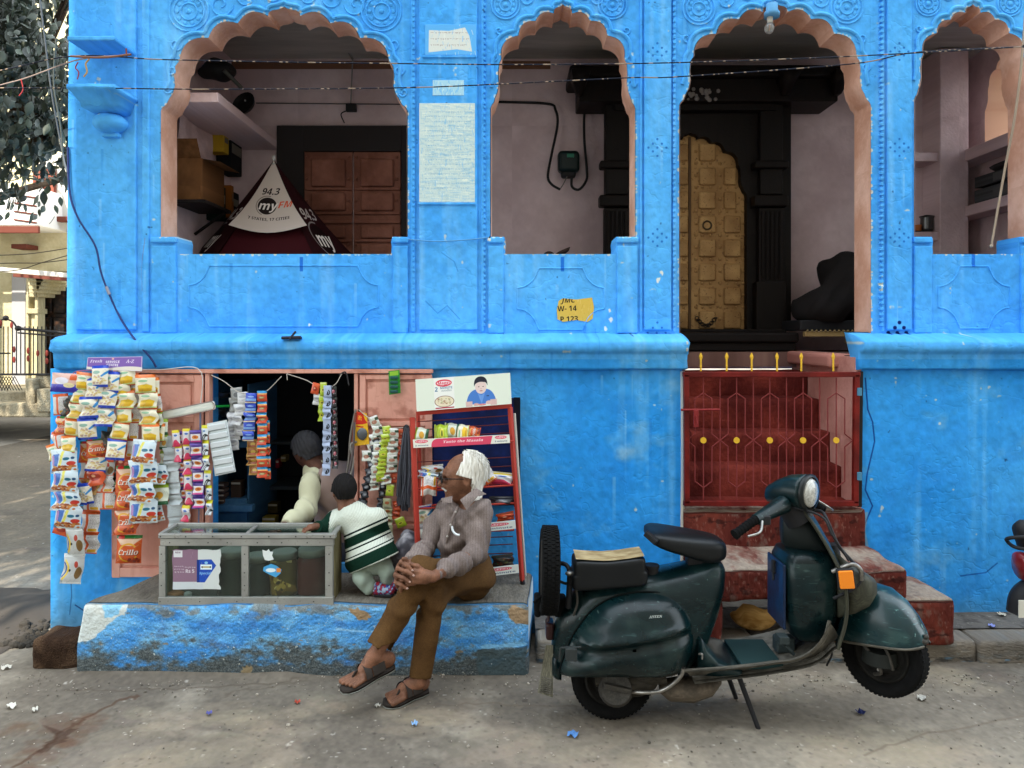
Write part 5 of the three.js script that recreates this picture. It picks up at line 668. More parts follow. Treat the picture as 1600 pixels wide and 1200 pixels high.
{ const t = thing('strip_hanger', 'bent wire and stick holding up the purple strip sign', 'hanger', P(183, 584, 3.68)); part('stick', bar(P(182, 580, 3.67), P(182, 640, 3.70), 0.006), M([0.5, 0.36, 0.22], 0.8), t); part('wire', tube([P(110, 590, 3.68), P(118, 581, 3.68), P(140, 579, 3.68), P(176, 582, 3.68), P(178, 640, 3.70)], 0.003), M([0.3, 0.14, 0.3], 0.6), t); part('top_wire', tube([P(176, 577, 3.76), P(250, 577.5, 3.755), P(312, 578, 3.76), P(313, 640, 3.765)], 0.0025), M([0.6, 0.58, 0.55], 0.5), t); }
{
  const t = flat('toothpick_card', 'red and yellow card with a grey scrubber on right shutter', 'card', [[557, 643], [573, 646], [577, 694], [554, 697]], 3.745, 0.004, M('#ffffff', 0.5, { map: dtex(96, 192, (g, w, h) => { R0(g, w, h, '#e2b02a'); g.fillStyle = '#c22e1e'; g.beginPath(); g.moveTo(0, 0); g.lineTo(60, 0); g.lineTo(w, 60); g.lineTo(0, 72); g.fill(); txt(g, 'ift', 34, 44, 'bold 34px sans-serif', '#f0b43a'); g.fillStyle = '#c83a22'; g.fillRect(8, 76, 60, 8); }) }));
  const c = P(566, 678, 3.742); part('scrubber', rough(sph(c, 0.026, 1, 1.2, 0.45, 14), 0.003, 60), M([0.1, 0.11, 0.12], 0.5, { metalness: 0.4 }), t);
}
{ const t = flat('capsule_card', 'green card with four dark capsules on the upper right shutter', 'card', [[607, 580], [624, 578], [626, 614], [608, 617]], 3.762, 0.004, M('#ffffff', 0.5, { map: dtex(96, 192, (g, w, h) => { R0(g, w, h, '#2f8a34'); g.fillStyle = '#8cbc3a'; g.fillRect(10, 6, 76, 34); }) })); for (let i = 0; i < 4; i++) part('capsule', bx(-0.02, 0.02, -0.008, 0.008, 0, 0.012, 0.007, 2).translate(...P(616, 590 + 7.2 * i, 3.762).toArray()), M([0.02, 0.09, 0.08], 0.4), t); }
{ const t = thing('strand_bunch', 'bunch of dark grey strands hanging beside the red rack', 'strands', P(634, 672, 3.72)); const l = []; for (let i = 0; i < 46; i++) { const x = rr(-7, 8), z = rr(-0.02, 0.03), e = rr(770, 800); l.push(tube([P(635 + x * 0.4, 668, 3.72 - z * 0.5), P(633 + x, 705, 3.72 - z), P(631 + x * 1.2 + rr(-2, 2), e - 30, 3.72 - z), P(629 + x * 1.3 + rr(-3, 3), e, 3.72 - z)], rr(0.003, 0.006), 10, 4)); } stuff(part('strand', l, M([0.075, 0.078, 0.095], 0.7), t)); part('tie', sph(P(635, 672, 3.72), 0.018, 1, 1.6, 1), blackM, t); }
{ const t = thing('ribbon_bunch', 'grey and brown cords hanging at the right edge of opening', 'cords', P(552, 640, 3.75)); [[[556, 640], [548, 680], [545, 720], [541, 744]], [[556, 645], [551, 690], [549, 738]], [[557, 690], [548, 696], [552, 720], [548, 742]], [[554, 660], [552, 700], [546, 736]]].forEach((p, i) => part('cord', tube(p.map(([a, b]) => P(a, b, 3.75 - i * 0.006)), 0.006, 20, 5), M([[0.2, 0.18, 0.16], [0.22, 0.07, 0.05], [0.28, 0.26, 0.24], [0.12, 0.1, 0.1]][i], 0.8), t)); }
{ const t = thing('hanging_string', 'string tied across the shop opening to carry sachets', 'string', P(440, 583, 3.74)); for (const p of [[[330, 586], [350, 596], [372, 612], [392, 615], [415, 612], [440, 588]], [[448, 584], [478, 594], [500, 605], [522, 602], [534, 584]], [[560, 640], [575, 652], [600, 668], [635, 668]], [[448, 584], [449, 594]]]) part('cord', tube(p.map(([a, b]) => P(a, b, 3.745)), 0.0022, 40, 4), stringM, t); part('hook', tube([P(530, 586, 3.75), P(540, 582, 3.75), P(545, 602, 3.75)], 0.004), wireM, t); }
{ const t = thing('green_tube', 'bright green stick on kiosk shelf beside the white board', 'stick', P(350, 634, 3.9)); part('stick_body', bar(P(337, 635, 3.86), P(361, 634, 3.95), 0.007), M([0.02, 0.5, 0.08], 0.5), t); part('stick_tip', sph(P(337, 635, 3.86), 0.0085), M([0.03, 0.3, 0.06], 0.5), t); }
{ const t = thing('steel_pots', 'dim row of steel bowls on the upper kiosk shelf', 'bowls', P(345, 660, 4.2)); for (const [px, py, r] of [[340, 648, 0.05], [356, 652, 0.045], [345, 622, 0.05], [362, 670, 0.04]]) { const c = P(px, py, 4.2); part('bowl', moved(lathe([[0.01, 0], [r * 0.7, 0.004], [r, r * 0.6], [r * 0.96, r * 0.6]], 18), c.x, c.y, c.z), M([0.2, 0.2, 0.21], 0.35, { metalness: 0.7 }), t); } }
// ---- glass counter
{
  const d = 3.375, db = 3.545, y0 = Y(944, d), t = thing('display_counter', 'steel framed glass counter with torn posters on the blue ledge', 'display case', V(X(385, d), y0, -d));
  const U = (g, o = 0) => uvXY(g, 0.6, 0.6, o, o), f = (a, b, c, e, dd = d, th = 0.022) => U(bp(a, b, c, e, dd, th, 0.002), a * 0.01);
  part('frame_rail', f(247, 524, 835, 841.5, d - 0.006, 0.03), steelM, t); part('frame_rail', f(250, 521, 842, 853), steelM, t); part('frame_rail', f(247, 521, 933.5, 946, d - 0.004), steelM, t);
  for (const [a, b] of [[248, 258], [377, 388], [508, 520]]) part('frame_post', f(a, b, 853.5, 933, d + 0.001), steelM, t);
  const xa = X(248, d), xb = X(521, d), yb = Y(946, d), yt = Y(836, d), woodS = M('#ffffff', 0.8, { map: ptex(128, 256, (x, y) => { const a = fbm(x / 8, y / 70, 4); return mix([70, 66, 44], [150, 138, 100], a); }) });
  part('side_board', uvXY(merge([bx(xb - 0.018, xb - 0.002, yb + 0.002, yt - 0.003, -d - 0.024, -db, 0.002)]), 0.4, 0.4, 0, 0, 'z', 'y'), woodS, t); part('side_board', uvXY(bx(xa + 0.002, xa + 0.018, yb + 0.002, yt - 0.003, -d - 0.024, -db, 0.002), 0.4, 0.4, 0, 0, 'z', 'y'), woodS, t);
  part('back_board', bx(xa + 0.02, xb - 0.02, yb + 0.02, yt - 0.005, -db + 0.012, -db, 0.001), M([0.05, 0.07, 0.06], 0.8), t); part('base_board', bx(xa + 0.02, xb - 0.02, yb + 0.003, yb + 0.02, -d - 0.024, -db + 0.013, 0.001), M([0.08, 0.08, 0.07], 0.8), t);
  part('top_frame', [U(beam(V(xa + 0.004, yt, -d - 0.01), V(xa + 0.004, yt + 0.004, -db), 0.02, 0.014)), U(beam(V(xb - 0.004, yt, -d - 0.01), V(xb - 0.004, yt + 0.004, -db), 0.02, 0.014)), U(beam(V(xa + 0.016, yt + 0.004, -db + 0.008), V(xb - 0.016, yt + 0.004, -db + 0.008), 0.014, 0.02)), U(beam(V(X(383, d), yt, -d - 0.03), V(X(383, d), yt + 0.004, -db + 0.02), 0.016, 0.01))], steelM, t);
  const glass = M([0.82, 0.9, 0.87], 0.05, { transmission: 1, thickness: 0, ior: 1.5 });
  part('glass_top', bx(xa + 0.018, xb - 0.018, yt - 0.003, yt + 0.001, -d - 0.035, -db + 0.02, 0), glass, t);
  for (const [a, b] of [[258.5, 376.5], [388.5, 507.5]]) part('glass_pane', bp(a, b, 853.5, 933, d + 0.008, 0.003, 0), glass, t);
  const sc = []; for (const px of [250.5, 290, 332, 377, 420, 462, 506, 516]) sc.push(sph(P(px, 838.5, d - 0.007), 0.0035, 1, 1, 0.5, 8)); for (const px of [265, 295, 325, 355, 402, 440, 480]) sc.push(sph(P(px, 848, d - 0.001), 0.003, 1, 1, 0.5, 8)); for (const px of [250, 312, 370, 430, 490]) sc.push(sph(P(px, 940, d - 0.005), 0.003, 1, 1, 0.5, 8)); for (const py of [866, 895, 915]) for (const px of [252, 382, 514]) sc.push(sph(P(px, py, d), 0.003, 1, 1, 0.5, 8)); stuff(part('screw', sc, M([0.05, 0.05, 0.05], 0.4, { metalness: 0.6 }), t));
  const jag = (pts, dd, m, name) => { const s = new THREE.Shape(pts.map(([a, b]) => new THREE.Vector2(X(a, dd), Y(b, dd)))), g = new THREE.ExtrudeGeometry(s, { depth: 0.001, bevelEnabled: false }); g.translate(0, 0, -dd); const xs = pts.map((p) => p[0]), ys = pts.map((p) => p[1]), A = P(Math.min(...xs), Math.max(...ys), dd), C = P(Math.max(...xs), Math.min(...ys), dd); uvXY(g, C.x - A.x, C.y - A.y, A.x, A.y); return part(name, g, m, t); };
  const tear = (x0, x1, y0, y1, s = 2) => { const p = []; for (let x = x0; x < x1; x += 7) p.push([x, y0 + rr(0, s)]); for (let y = y0; y < y1; y += 5) p.push([x1 - rr(0, 2.2 * s), y]); p.push([x1 - 1, y1]); for (let x = x1 - 6; x > x0; x -= 9) p.push([x, y1 - rr(0, s * 0.4)]); for (let y = y1; y > y0; y -= 10) p.push([x0 + rr(0, s), y]); return p; };
  lab(jag(tear(269, 346, 858, 921), d + 0.006, M('#ffffff', 0.5, { map: dtex(512, 420, (g, w, h) => { R0(g, w, h, '#8a6c80'); g.fillStyle = '#c8d0d4'; g.fillRect(0, 340, w, 80); g.fillStyle = '#cfd6d4'; g.beginPath(); g.moveTo(270, 0); g.lineTo(w, 0); g.lineTo(w, h); g.lineTo(330, h); g.lineTo(300, 200); g.lineTo(270, 110); g.fill(); g.fillStyle = '#d6d8da'; g.fillRect(16, 14, 92, 70); txt(g, 'NEW', 60, 44, 'bold 26px sans-serif', '#6a4a60'); g.fillStyle = '#1f4bb0'; g.beginPath(); g.moveTo(258, 110); g.lineTo(410, 106); g.lineTo(460, 170); g.lineTo(340, 346); g.lineTo(258, 346); g.fill(); g.fillStyle = '#17357e'; g.fillRect(258, 110, 26, 236); g.fillStyle = '#dfeef2'; g.fillRect(296, 160, 120, 52); g.fillStyle = '#b8a878'; g.fillRect(318, 178, 76, 16); oval(g, 314, 186, 9, 9, '#2a2a20'); oval(g, 400, 186, 9, 9, '#2a2a20'); oval(g, 356, 142, 18, 14, '#8ec6ea'); txt(g, 'Special', 344, 262, 'italic bold 34px serif', '#8cc4f2'); scribble(g, 20, 120, 176, 1.6, '#dcd4da'); scribble(g, 20, 130, 206, 1.6, '#dcd4da'); scribble(g, 26, 120, 236, 1.8, '#e6e0e4'); scribble(g, 130, 246, 186, 1.8, '#e6e0e4'); txt(g, 'Rs 5', 186, 246, 'bold 50px sans-serif', '#d8d2d8'); smear(g, w, h, 40, '#b8a8b4'); }) }), 'poster'), 'torn purple and blue poster behind the left pane');
  lab(jag([[410, 859], [416, 861], [420, 858], [422, 862], [427, 862], [425, 868], [428, 874], [420, 876], [414, 875], [411, 868]], d + 0.0065, M('#dfe6e4', 0.6), 'sticker'), 'white scrap of torn sticker'); lab(jag([[412, 886], [424, 881], [432, 884], [440, 890], [438, 896], [431, 902], [420, 897], [411, 892]], d + 0.006, M('#ffffff', 0.5, { map: dtex(96, 64, (g, w, h) => { R0(g, w, h, '#4aa0d4'); oval(g, 40, 30, 26, 10, '#dfeef2'); g.fillStyle = '#d8863a'; g.fillRect(70, 20, 22, 20); }) }), 'sticker'), 'torn blue sticker');
  const inC = 'jars and packs inside the glass counter';
  for (const [px, col, l, s] of [[362, '#26302a', 'green jar behind the left pane beside the poster', 1.25], [402, '#2c3330', 'grey green jar at the left of the right pane', 1.1], [444, '#5c4a26', 'golden jar in the middle of right pane', 1.2], [488, '#4e211d', 'red jar at the right end of the counter', 1.3]]) { const j = thing('jar', l, 'jar', V(X(px, 3.47), yb + 0.021, -3.47), inC); const a = mesh('jar_body', jarG, M(col, 0.35), j); a.scale.set(s, s, s * 0.85); const b = mesh('jar_lid', lidG, M([0.2, 0.2, 0.18], 0.5), j); b.scale.setScalar(s); b.position.y = 0.14 * s; }
  { const j = thing('snack_pack', 'crumpled golden pack standing in the right half of counter', 'pack', V(X(440, 3.44), yb + 0.021, -3.44), inC); const a = mesh('pack_body', pillow(0.11, 0.15, 0.05, 1), M('#ffffff', 0.3, { map: dtex(64, 64, (g, w, h) => { R0(g, w, h, '#7a5a26'); nugg(g, 4, 60, 4, 60, 40, ['#a8843c', '#5a3c1c', '#c8a860', '#3c2c18']); }) }), j); a.position.y = 0.08; a.rotation.set(-0.2, 0.2, 0.3); const b = mesh('pack_seal', bx(-0.05, 0.05, 0, 0.01, -0.002, 0.002, 0.001), M([0.4, 0.3, 0.12], 0.4), j); b.position.set(0, 0.157, 0.01); }
  { const j = thing('bread_roll', 'brown bun lying under the poster in the counter', 'bun', V(X(275, 3.42), yb + 0.021, -3.42), inC); const b = mesh('crust', sph(V(0, 0.016, 0), 0.016, 2.6, 1, 1.4), M([0.3, 0.12, 0.05], 0.6), j); void b; mesh('wrapper', sph(V(0.055, 0.014, 0), 0.014, 1.4, 1, 1), M([0.4, 0.4, 0.4], 0.4), j); }
}
// ---- red wire rack
{
  const dl = 3.60, dr = 3.70, t = thing('wire_rack', 'red wire display rack with printed header leaning at the blue wall', 'rack', V(X(735, 3.6), Y(915, 3.68), -3.6));
  const redP = M([0.42, 0.045, 0.03], 0.5), thin = M([0.11, 0.02, 0.02], 0.5);
  const foot = 0.33; void foot;
  part('post', beam(P(644, 652, dl), P(655, 905, dl - 0.08), 0.022, 0.022), redP, t); part('post', beam(P(797, 636, dr), P(816, 908, dr - 0.06), 0.02, 0.02), redP, t); part('post', beam(P(653, 640, dl + 0.12), P(660, 880, dl + 0.14), 0.016, 0.016), redP, t); part('back_strut', bar(P(804, 646, dr + 0.03), P(821, 900, dr + 0.05), 0.006), M([0.6, 0.56, 0.5], 0.5), t);
  part('top_bar', beam(P(650, 645.5, dl + 0.005), P(799, 634, dr + 0.005), 0.018, 0.022), redP, t); part('foot', bar(P(816, 906, dr - 0.06), P(817, 914, dr - 0.06), 0.012), blackM, t);
  const W = (y0, y1, z0, z1) => part('wire', bar(P(652, y0, dl + z0), P(801, y1, dr + z1), 0.0028, 0.0028, 6), thin, t);
  for (const [a, b] of [[659, 649], [672, 662], [684, 676]]) W(a, b, 0.02, 0.02); for (const [a, b] of [[722, 714], [736, 728]]) W(a, b, 0.05, 0.04); for (const [a, b] of [[845, 838], [858, 850], [870, 864]]) W(a, b, 0.02, 0.0);
  for (const [y0, y1] of [[699, 689], [768, 758], [795, 786], [834, 828], [896, 886]]) { part('shelf', [bar(P(651, y0, dl - 0.03), P(803, y1, dr - 0.03), 0.005), bar(P(653, y0 - 4, dl + 0.11), P(800, y1 - 4, dr + 0.08), 0.005), ...Array.from({ length: 9 }, (_, i) => bar(P(lerp(652, 802, i / 8), lerp(y0, y1, i / 8), lerp(dl, dr, i / 8) - 0.03), P(lerp(654, 799, i / 8), lerp(y0 - 4, y1 - 4, i / 8), lerp(dl + 0.11, dr + 0.08, i / 8)), 0.0025, 0.0025, 5))], redP, t); }
  const brd = (q, ds, m, n) => { const c = q.map(([a, b], i) => P(a, b, ds[i])); const g = loft([[0, 0], [0, 1]].map(([, k]) => c.map((p) => p.clone().add(V(0, 0, -0.004 * k)))), true); void g; const pos = [], uv = []; for (const i of [3, 2, 1, 3, 1, 0]) { pos.push(c[i].x, c[i].y, c[i].z); uv.push(...[[0, 1], [1, 1], [1, 0], [0, 0]][i]); } for (const i of [3, 1, 2, 3, 0, 1]) { pos.push(c[i].x, c[i].y, c[i].z - 0.005); uv.push(0.01, 0.95); } for (let i = 0; i < 4; i++) { const j = (i + 1) % 4; for (const [a, z] of [[i, 0], [j, 0], [j, 1], [i, 0], [j, 1], [i, 1]]) { pos.push(c[a].x, c[a].y, c[a].z - 0.005 * z); uv.push(0.01, 0.95); } } const h = new THREE.BufferGeometry(); h.setAttribute('position', new THREE.Float32BufferAttribute(pos, 3)); h.setAttribute('uv', new THREE.Float32BufferAttribute(uv, 2)); h.computeVertexNormals(); return part(n, h, m, t); };
  const badge = (g, x, y, a, b, f) => { oval(g, x, y, a, b, '#d8304a'); oval(g, x, y, a * 0.86, b * 0.6, '#f2dfe2'); g.font = f; g.fillStyle = '#d8304a'; g.textAlign = 'center'; g.fillText('Maggi', x, y + b * 0.4); };
  brd([[649, 593], [797, 582.5], [799.5, 631], [651, 643]], [dl - 0.03, dr - 0.03, dr - 0.03, dl - 0.03], M('#ffffff', 0.45, { map: dtex(900, 300, (g, w, h) => { R0(g, w, h, '#e3ebdc'); g.fillStyle = '#eef0ea'; g.fillRect(168, 0, 190, h); badge(g, 262, 52, 76, 34, 'bold 40px sans-serif'); txt(g, '2', 190, 128, 'bold 56px sans-serif', '#1f6a94'); txt(g, 'MINUTE', 284, 108, 'bold 30px sans-serif', '#5a8aa8'); txt(g, 'noodles', 284, 132, 'italic 26px serif', '#6a7a84'); oval(g, 262, 226, 92, 54, '#8a5a4a'); oval(g, 262, 226, 86, 49, '#e6dcc0'); nugg(g, 200, 320, 196, 250, 60, ['#c8bc8a', '#a8b088', '#d8ccb0', '#b0786a']); g.fillStyle = '#b03a4a'; g.fillRect(176, 280, 176, 12);
    // a boy leaning forward in a blue polo shirt
    g.fillStyle = '#4c80cc'; g.beginPath(); g.moveTo(470, 250); g.quadraticCurveTo(490, 150, 560, 136); g.lineTo(664, 136); g.quadraticCurveTo(730, 150, 752, 250); g.lineTo(700, 276); g.lineTo(520, 276); g.fill(); g.fillStyle = '#d8b8b4'; g.fillRect(462, 246, 62, 50); g.fillRect(696, 240, 62, 56); oval(g, 612, 114, 54, 66, '#e4cec8'); g.fillStyle = '#2a2c38'; g.beginPath(); g.moveTo(548, 110); g.quadraticCurveTo(540, 18, 610, 14); g.quadraticCurveTo(682, 16, 676, 106); g.quadraticCurveTo(664, 66, 640, 70); g.quadraticCurveTo(600, 60, 572, 76); g.quadraticCurveTo(556, 84, 548, 110); g.fill(); oval(g, 592, 112, 7, 4, '#3c2c30'); oval(g, 634, 112, 7, 4, '#3c2c30'); oval(g, 613, 132, 6, 5, '#cfa8a0'); oval(g, 613, 152, 16, 5, '#b87a78'); g.fillStyle = '#6a9ade'; g.beginPath(); g.moveTo(578, 170); g.lineTo(612, 196); g.lineTo(650, 170); g.lineTo(612, 276); g.fill(); g.fillStyle = '#24304a'; g.fillRect(662, 200, 24, 8); oval(g, 560, 280, 26, 14, '#d6a8a4'); oval(g, 680, 268, 28, 18, '#dfbcb6'); oval(g, 616, 284, 40, 9, '#d88a8a'); smear(g, w, h, 18, '#d4dcc8'); }) }), 'header_sign');
  const label = M('#ffffff', 0.45, { map: dtex(768, 96, (g, w, h) => { R0(g, w, h, '#e2e2d6'); g.fillStyle = '#d64a66'; g.beginPath(); g.moveTo(140, h); g.quadraticCurveTo(140, 4, 200, 4); g.lineTo(630, 4); g.lineTo(610, h); g.fill(); txt(g, 'Taste the Masala', 390, 58, 'italic bold 38px serif', '#f2d8dc'); badge(g, 66, 26, 50, 20, 'bold 26px sans-serif'); badge(g, 696, 26, 48, 20, 'bold 26px sans-serif'); txt(g, '2 minute', 66, 80, 'bold 24px sans-serif', '#4a5a7a'); txt(g, '2 minute', 696, 78, 'bold 24px sans-serif', '#4a5a7a'); }) });
  brd([[645, 687], [796, 679], [797, 692], [646, 700]], [dl - 0.05, dr - 0.05, dr - 0.05, dl - 0.05], label, 'shelf_label');
  const lab2 = M('#ffffff', 0.45, { map: dtex(384, 96, (g, w, h) => { R0(g, w, h, '#dfe4de'); oval(g, 210, 44, 36, 34, '#e28aa8'); badge(g, 312, 30, 46, 18, 'bold 24px sans-serif'); txt(g, '2 minute', 316, 80, 'bold 26px sans-serif', '#4a5a7a'); }) });
  brd([[652, 828], [805, 813], [806, 826], [653, 841]], [dl - 0.06, dr - 0.08, dr - 0.08, dl - 0.06], lab2, 'shelf_label'); brd([[656, 901], [810, 882], [811, 895], [657, 914]], [dl - 0.06, dr - 0.08, dr - 0.08, dl - 0.06], lab2, 'shelf_label');
  const bd = thing('navy_patch_sheet', 'dark navy sheet standing in for the dark patch behind the red rack', 'board', P(740, 800, 3.8)); part('board', bp(676, 812, 622, 790, 3.795, 0.02, 0.003), M('#ffffff', 0.6, { map: plaster([10, 24, 70], [16, 38, 100]) }), bd); part('patch_sheet_edge', bp(803, 813, 621, 792, 3.786, 0.008, 0.001), M([0.006, 0.008, 0.016], 0.7), bd);  // sheet with near-black edge put in for the dark patch on the wall
  const pk = (l, k, px, py, w, h, d, rot, th = 0.05) => { const g = thing('snack_packet', l, 'packet', P(px, py + h / 2, d), 'packets on the red rack'), s = d / FOC, m = new THREE.Mesh(pillow(w * s, h * s, th, 1), pm[k]); m.name = 'bag'; m.position.copy(P(px, py, d)).sub(g.position); m.rotation.set(-0.25, rot[1] || 0, rot[0]); m.castShadow = m.receiveShadow = true; g.add(m); const e = new THREE.Mesh(bx(-w * s * 0.5, w * s * 0.5, -0.004, 0.004, -0.001, 0.001, 0), pm[k]); e.name = 'seal'; m.add(e); e.position.y = h * s / 2; };
  pk('green and white packet at left end of the top rack shelf', 'green', 658, 680, 24, 22, 3.60, [1.4]); pk('lime green packet on the top rack shelf', 'lime', 690, 678, 30, 20, 3.62, [1.6]); pk('green packet in the middle of the top rack shelf', 'green', 706, 674, 26, 22, 3.64, [1.5]); pk('pale cream packet on the top rack shelf', 'noodle', 722, 678, 30, 22, 3.64, [1.5]); pk('orange packet at right of the top rack shelf', 'chips', 739, 677, 22, 22, 3.66, [1.4]);
  pk('white and teal bag on second rack shelf before old man', 'silver', 676, 735, 34, 14, 3.6, [0.1]); pk('pale blue bag under the white and teal bag', 'nuts', 672, 744, 38, 12, 3.59, [-0.15]); pk('red and white bag in front on second rack shelf', 'back', 671, 757, 34, 24, 3.57, [1.57]); pk('red and white bag behind the old mans head', 'back', 758, 742, 26, 30, 3.66, [0.6]); pk('pink bag at right of the second rack shelf', 'pink', 783, 748, 36, 18, 3.68, [-0.1]);
  pk('navy pack lying on third rack shelf', 'black', 785, 783, 40, 12, 3.68, [0]); pk('orange and black bag on fourth rack shelf', 'fire', 790, 808, 28, 12, 3.68, [0.2]); pk('blue and yellow bag left on the fourth rack shelf', 'cream', 664, 806, 26, 30, 3.6, [0.2]); pk('white bag low at the left of the rack', 'white', 662, 826, 24, 18, 3.58, [0.3]); pk('brown and green bag on the lowest rack shelf', 'dark', 786, 876, 34, 16, 3.67, [0.1]);
}
// ---- crumpled plastic bag between boy and man
{ const t = thing('plastic_bag', 'crumpled grey plastic bag between the boy and the old man', 'bag', V(X(640, 3.6), 0.33, -3.6)); const c = P(640, 872, 3.62); part('bag_body', rough(sph(c, 0.11, 0.9, 1.15, 0.7, 30), 0.035, 18), M('#ffffff', 0.3, { map: ptex(128, 128, (x, y) => { const a = fbm(x / 14, y / 14, 4); return mix([58, 56, 64], [176, 174, 178], clamp((a - 0.35) * 2.6)); }) }), t); part('bag_knot', rough(sph(P(636, 838, 3.62), 0.03, 1, 1.2, 1, 14), 0.012, 40), M([0.2, 0.19, 0.21], 0.4), t); }
// ---------------------------------------------------------------- things in the veranda
{
  // folded advertising umbrella: cone of dark and white gores
  const d = 4.75, apex = P(428, 250, d), t = thing('garden_umbrella', 'maroon and white advertising umbrella stored behind the parapet', 'umbrella', V(apex.x, 1.43, -d));
  const R = 0.70, H = 0.80, print = (dark, logo2) => dtex(512, 512, (g, w, h) => { R0(g, w, h, dark ? '#2a0e12' : '#c8bcb4'); const ink = dark ? '#b8b0ae' : '#241c1c'; g.save(); g.translate(256, 300); txt(g, '94.3', -6, -78, 'italic bold 60px sans-serif', ink); oval(g, -18, 4, 62, 62, dark ? '#1a0a0c' : '#241c1c'); g.strokeStyle = dark ? '#8a8484' : '#8a8078'; g.lineWidth = 6; g.beginPath(); g.arc(-18, 4, 72, 2, 5); g.stroke(); txt(g, 'my', -18, 30, 'italic bold 84px sans-serif', '#e6e0dc'); if (!dark || logo2) txt(g, 'FM', 96, 20, 'italic bold 66px sans-serif', '#d8583a'); txt(g, '7 STATES, 17 CITIES', 0, 116, 'bold 30px sans-serif', ink); g.restore(); });
  const gore = (a0, a1, r, drop, m, name) => { const g = grid(10, 14, (u, v) => { const a = lerp(a0, a1, u), rad = r * v * (1 - 0.06 * Math.sin(u * Math.PI) * v); const sag = 0.04 * Math.sin(v * Math.PI) + 0.05 * Math.sin(u * Math.PI) * v * v; return V(apex.x + rad * Math.sin(a), apex.y - drop * v - sag, apex.z + rad * Math.cos(a) * 0.55); }); const uv = g.attributes.uv; for (let i = 0; i < uv.count; i++) uv.setXY(i, 0.5 + (uv.getX(i) - 0.5) * Math.max(0.15, uv.getY(i)), 1 - uv.getY(i)); return part(name, g, m, t); };
  const dk = M('#ffffff', 0.75, { map: print(true) }), wh = M('#ffffff', 0.75, { map: print(false) });
  gore(-1.55, -0.52, R, H, dk, 'gore'); lab(gore(-0.46, 0.62, R * 0.66, H * 0.56, wh, 'gore'), 'white printed front panel'); gore(-0.52, 0.66, R, H, M('#ffffff', 0.75, { map: dtex(512, 512, (g, w, h) => { R0(g, w, h, '#3c1016'); txt(g, '94.3', 250, 412, 'italic bold 34px sans-serif', '#c8c0c0'); txt(g, 'my', 224, 456, 'italic bold 48px sans-serif', '#d8d0d0'); txt(g, 'FM', 290, 456, 'italic bold 44px sans-serif', '#d8583a'); }) }), 'gore').position.z -= 0.012; gore(0.64, 1.6, R, H, dk, 'gore'); gore(1.6, 4.72, R, H, dk, 'gore');
  part('ferrule', sph(apex.clone().add(V(0, 0.012, 0)), 0.014, 1, 1.5, 1), M([0.5, 0.48, 0.46], 0.4), t); part('pole', bar(V(apex.x, 1.43, apex.z), V(apex.x, apex.y - 0.02, apex.z), 0.016), steelM, t);
}
{ const t = thing('cardboard_box', 'open brown cardboard box on the wall at the left arch', 'box', P(296, 318, 4.5)); const cm = M('#ffffff', 0.85, { map: ptex(128, 128, (x, y) => mix([88, 58, 34], [126, 86, 52], fbm(x / 20, y / 30, 4))) }); part('box_body', uvXY(bx(-1.966, -1.79, 2.32, 2.56, -4.29, -4.62, 0.003), 0.3, 0.3), cm, t); part('flap', grid(4, 3, (u, v) => V(-1.80 + 0.13 * v, 2.56 - 0.03 * v, lerp(-4.3, -4.61, u) + 0.05 * v)), cm, t); part('flap', grid(4, 3, (u, v) => V(lerp(-1.96, -1.80, u), 2.56 + 0.10 * v, -4.3 + 0.06 * v)), cm, t); const sh = thing('box_shelf', 'small wall bracket under the cardboard box', 'bracket', P(296, 326, 4.6)); part('plate', bx(-1.968, -1.76, 2.295, 2.317, -4.26, -4.66, 0.004), darkWood, sh); part('stay', bar(V(-1.78, 2.295, -4.6), V(-1.965, 2.16, -4.6), 0.01), darkWood, sh); }
for (const [a, b, c, e, d, col, l] of [[331, 343, 208, 240, 5.0, '#b8962c', 'yellow carton on edge in the left wall recess'], [343, 364, 214, 272, 5.02, '#15181a', 'black carton beside the yellow one in the recess'], [328, 338, 292, 345, 5.0, '#14261f', 'dark green ledger standing behind the umbrella'], [339, 346, 290, 340, 5.02, '#8a5220', 'orange ledger standing behind the umbrella'], [347, 364, 300, 345, 5.05, '#151316', 'black crate standing behind the umbrella']]) { const t = thing('stored_box', l, 'box', P((a + b) / 2, e, d), 'things stored in the left veranda'); const da = 1.93 * FOC / (800 - a) + 0.03, db = 1.93 * FOC / (800 - b), dm = (da + db) / 2, y0 = Y(e, dm), y1 = Y(c, dm), f = 0.08 + 0.02 * (c % 3); void d; t.position.set(-1.92, y0, -dm); part('box_body', bx(-1.967, -1.967 + f, y0, y1, -da, -db, 0.006), M(col, 0.75), t); part('box_label', bx(-1.968 + f, -1.964 + f, lerp(y0, y1, 0.5), lerp(y0, y1, 0.75), -da - 0.02, -db + 0.02, 0.001), M('#6c675c', 0.8), t); }
{ const t = thing('paper_sheet', 'pinkish hanging sheet above the cardboard box', 'sheet', P(308, 250, 4.62)); part('sheet', grid(6, 8, (u, v) => V(-1.945 + 0.012 * Math.sin(u * 6 + v * 4), 2.92 - 0.30 * v - 0.05 * u * v, lerp(-4.32, -4.8, u))), innerM, t); part('nail', sph(V(-1.95, 2.9, -4.4), 0.01), blackM, t); }
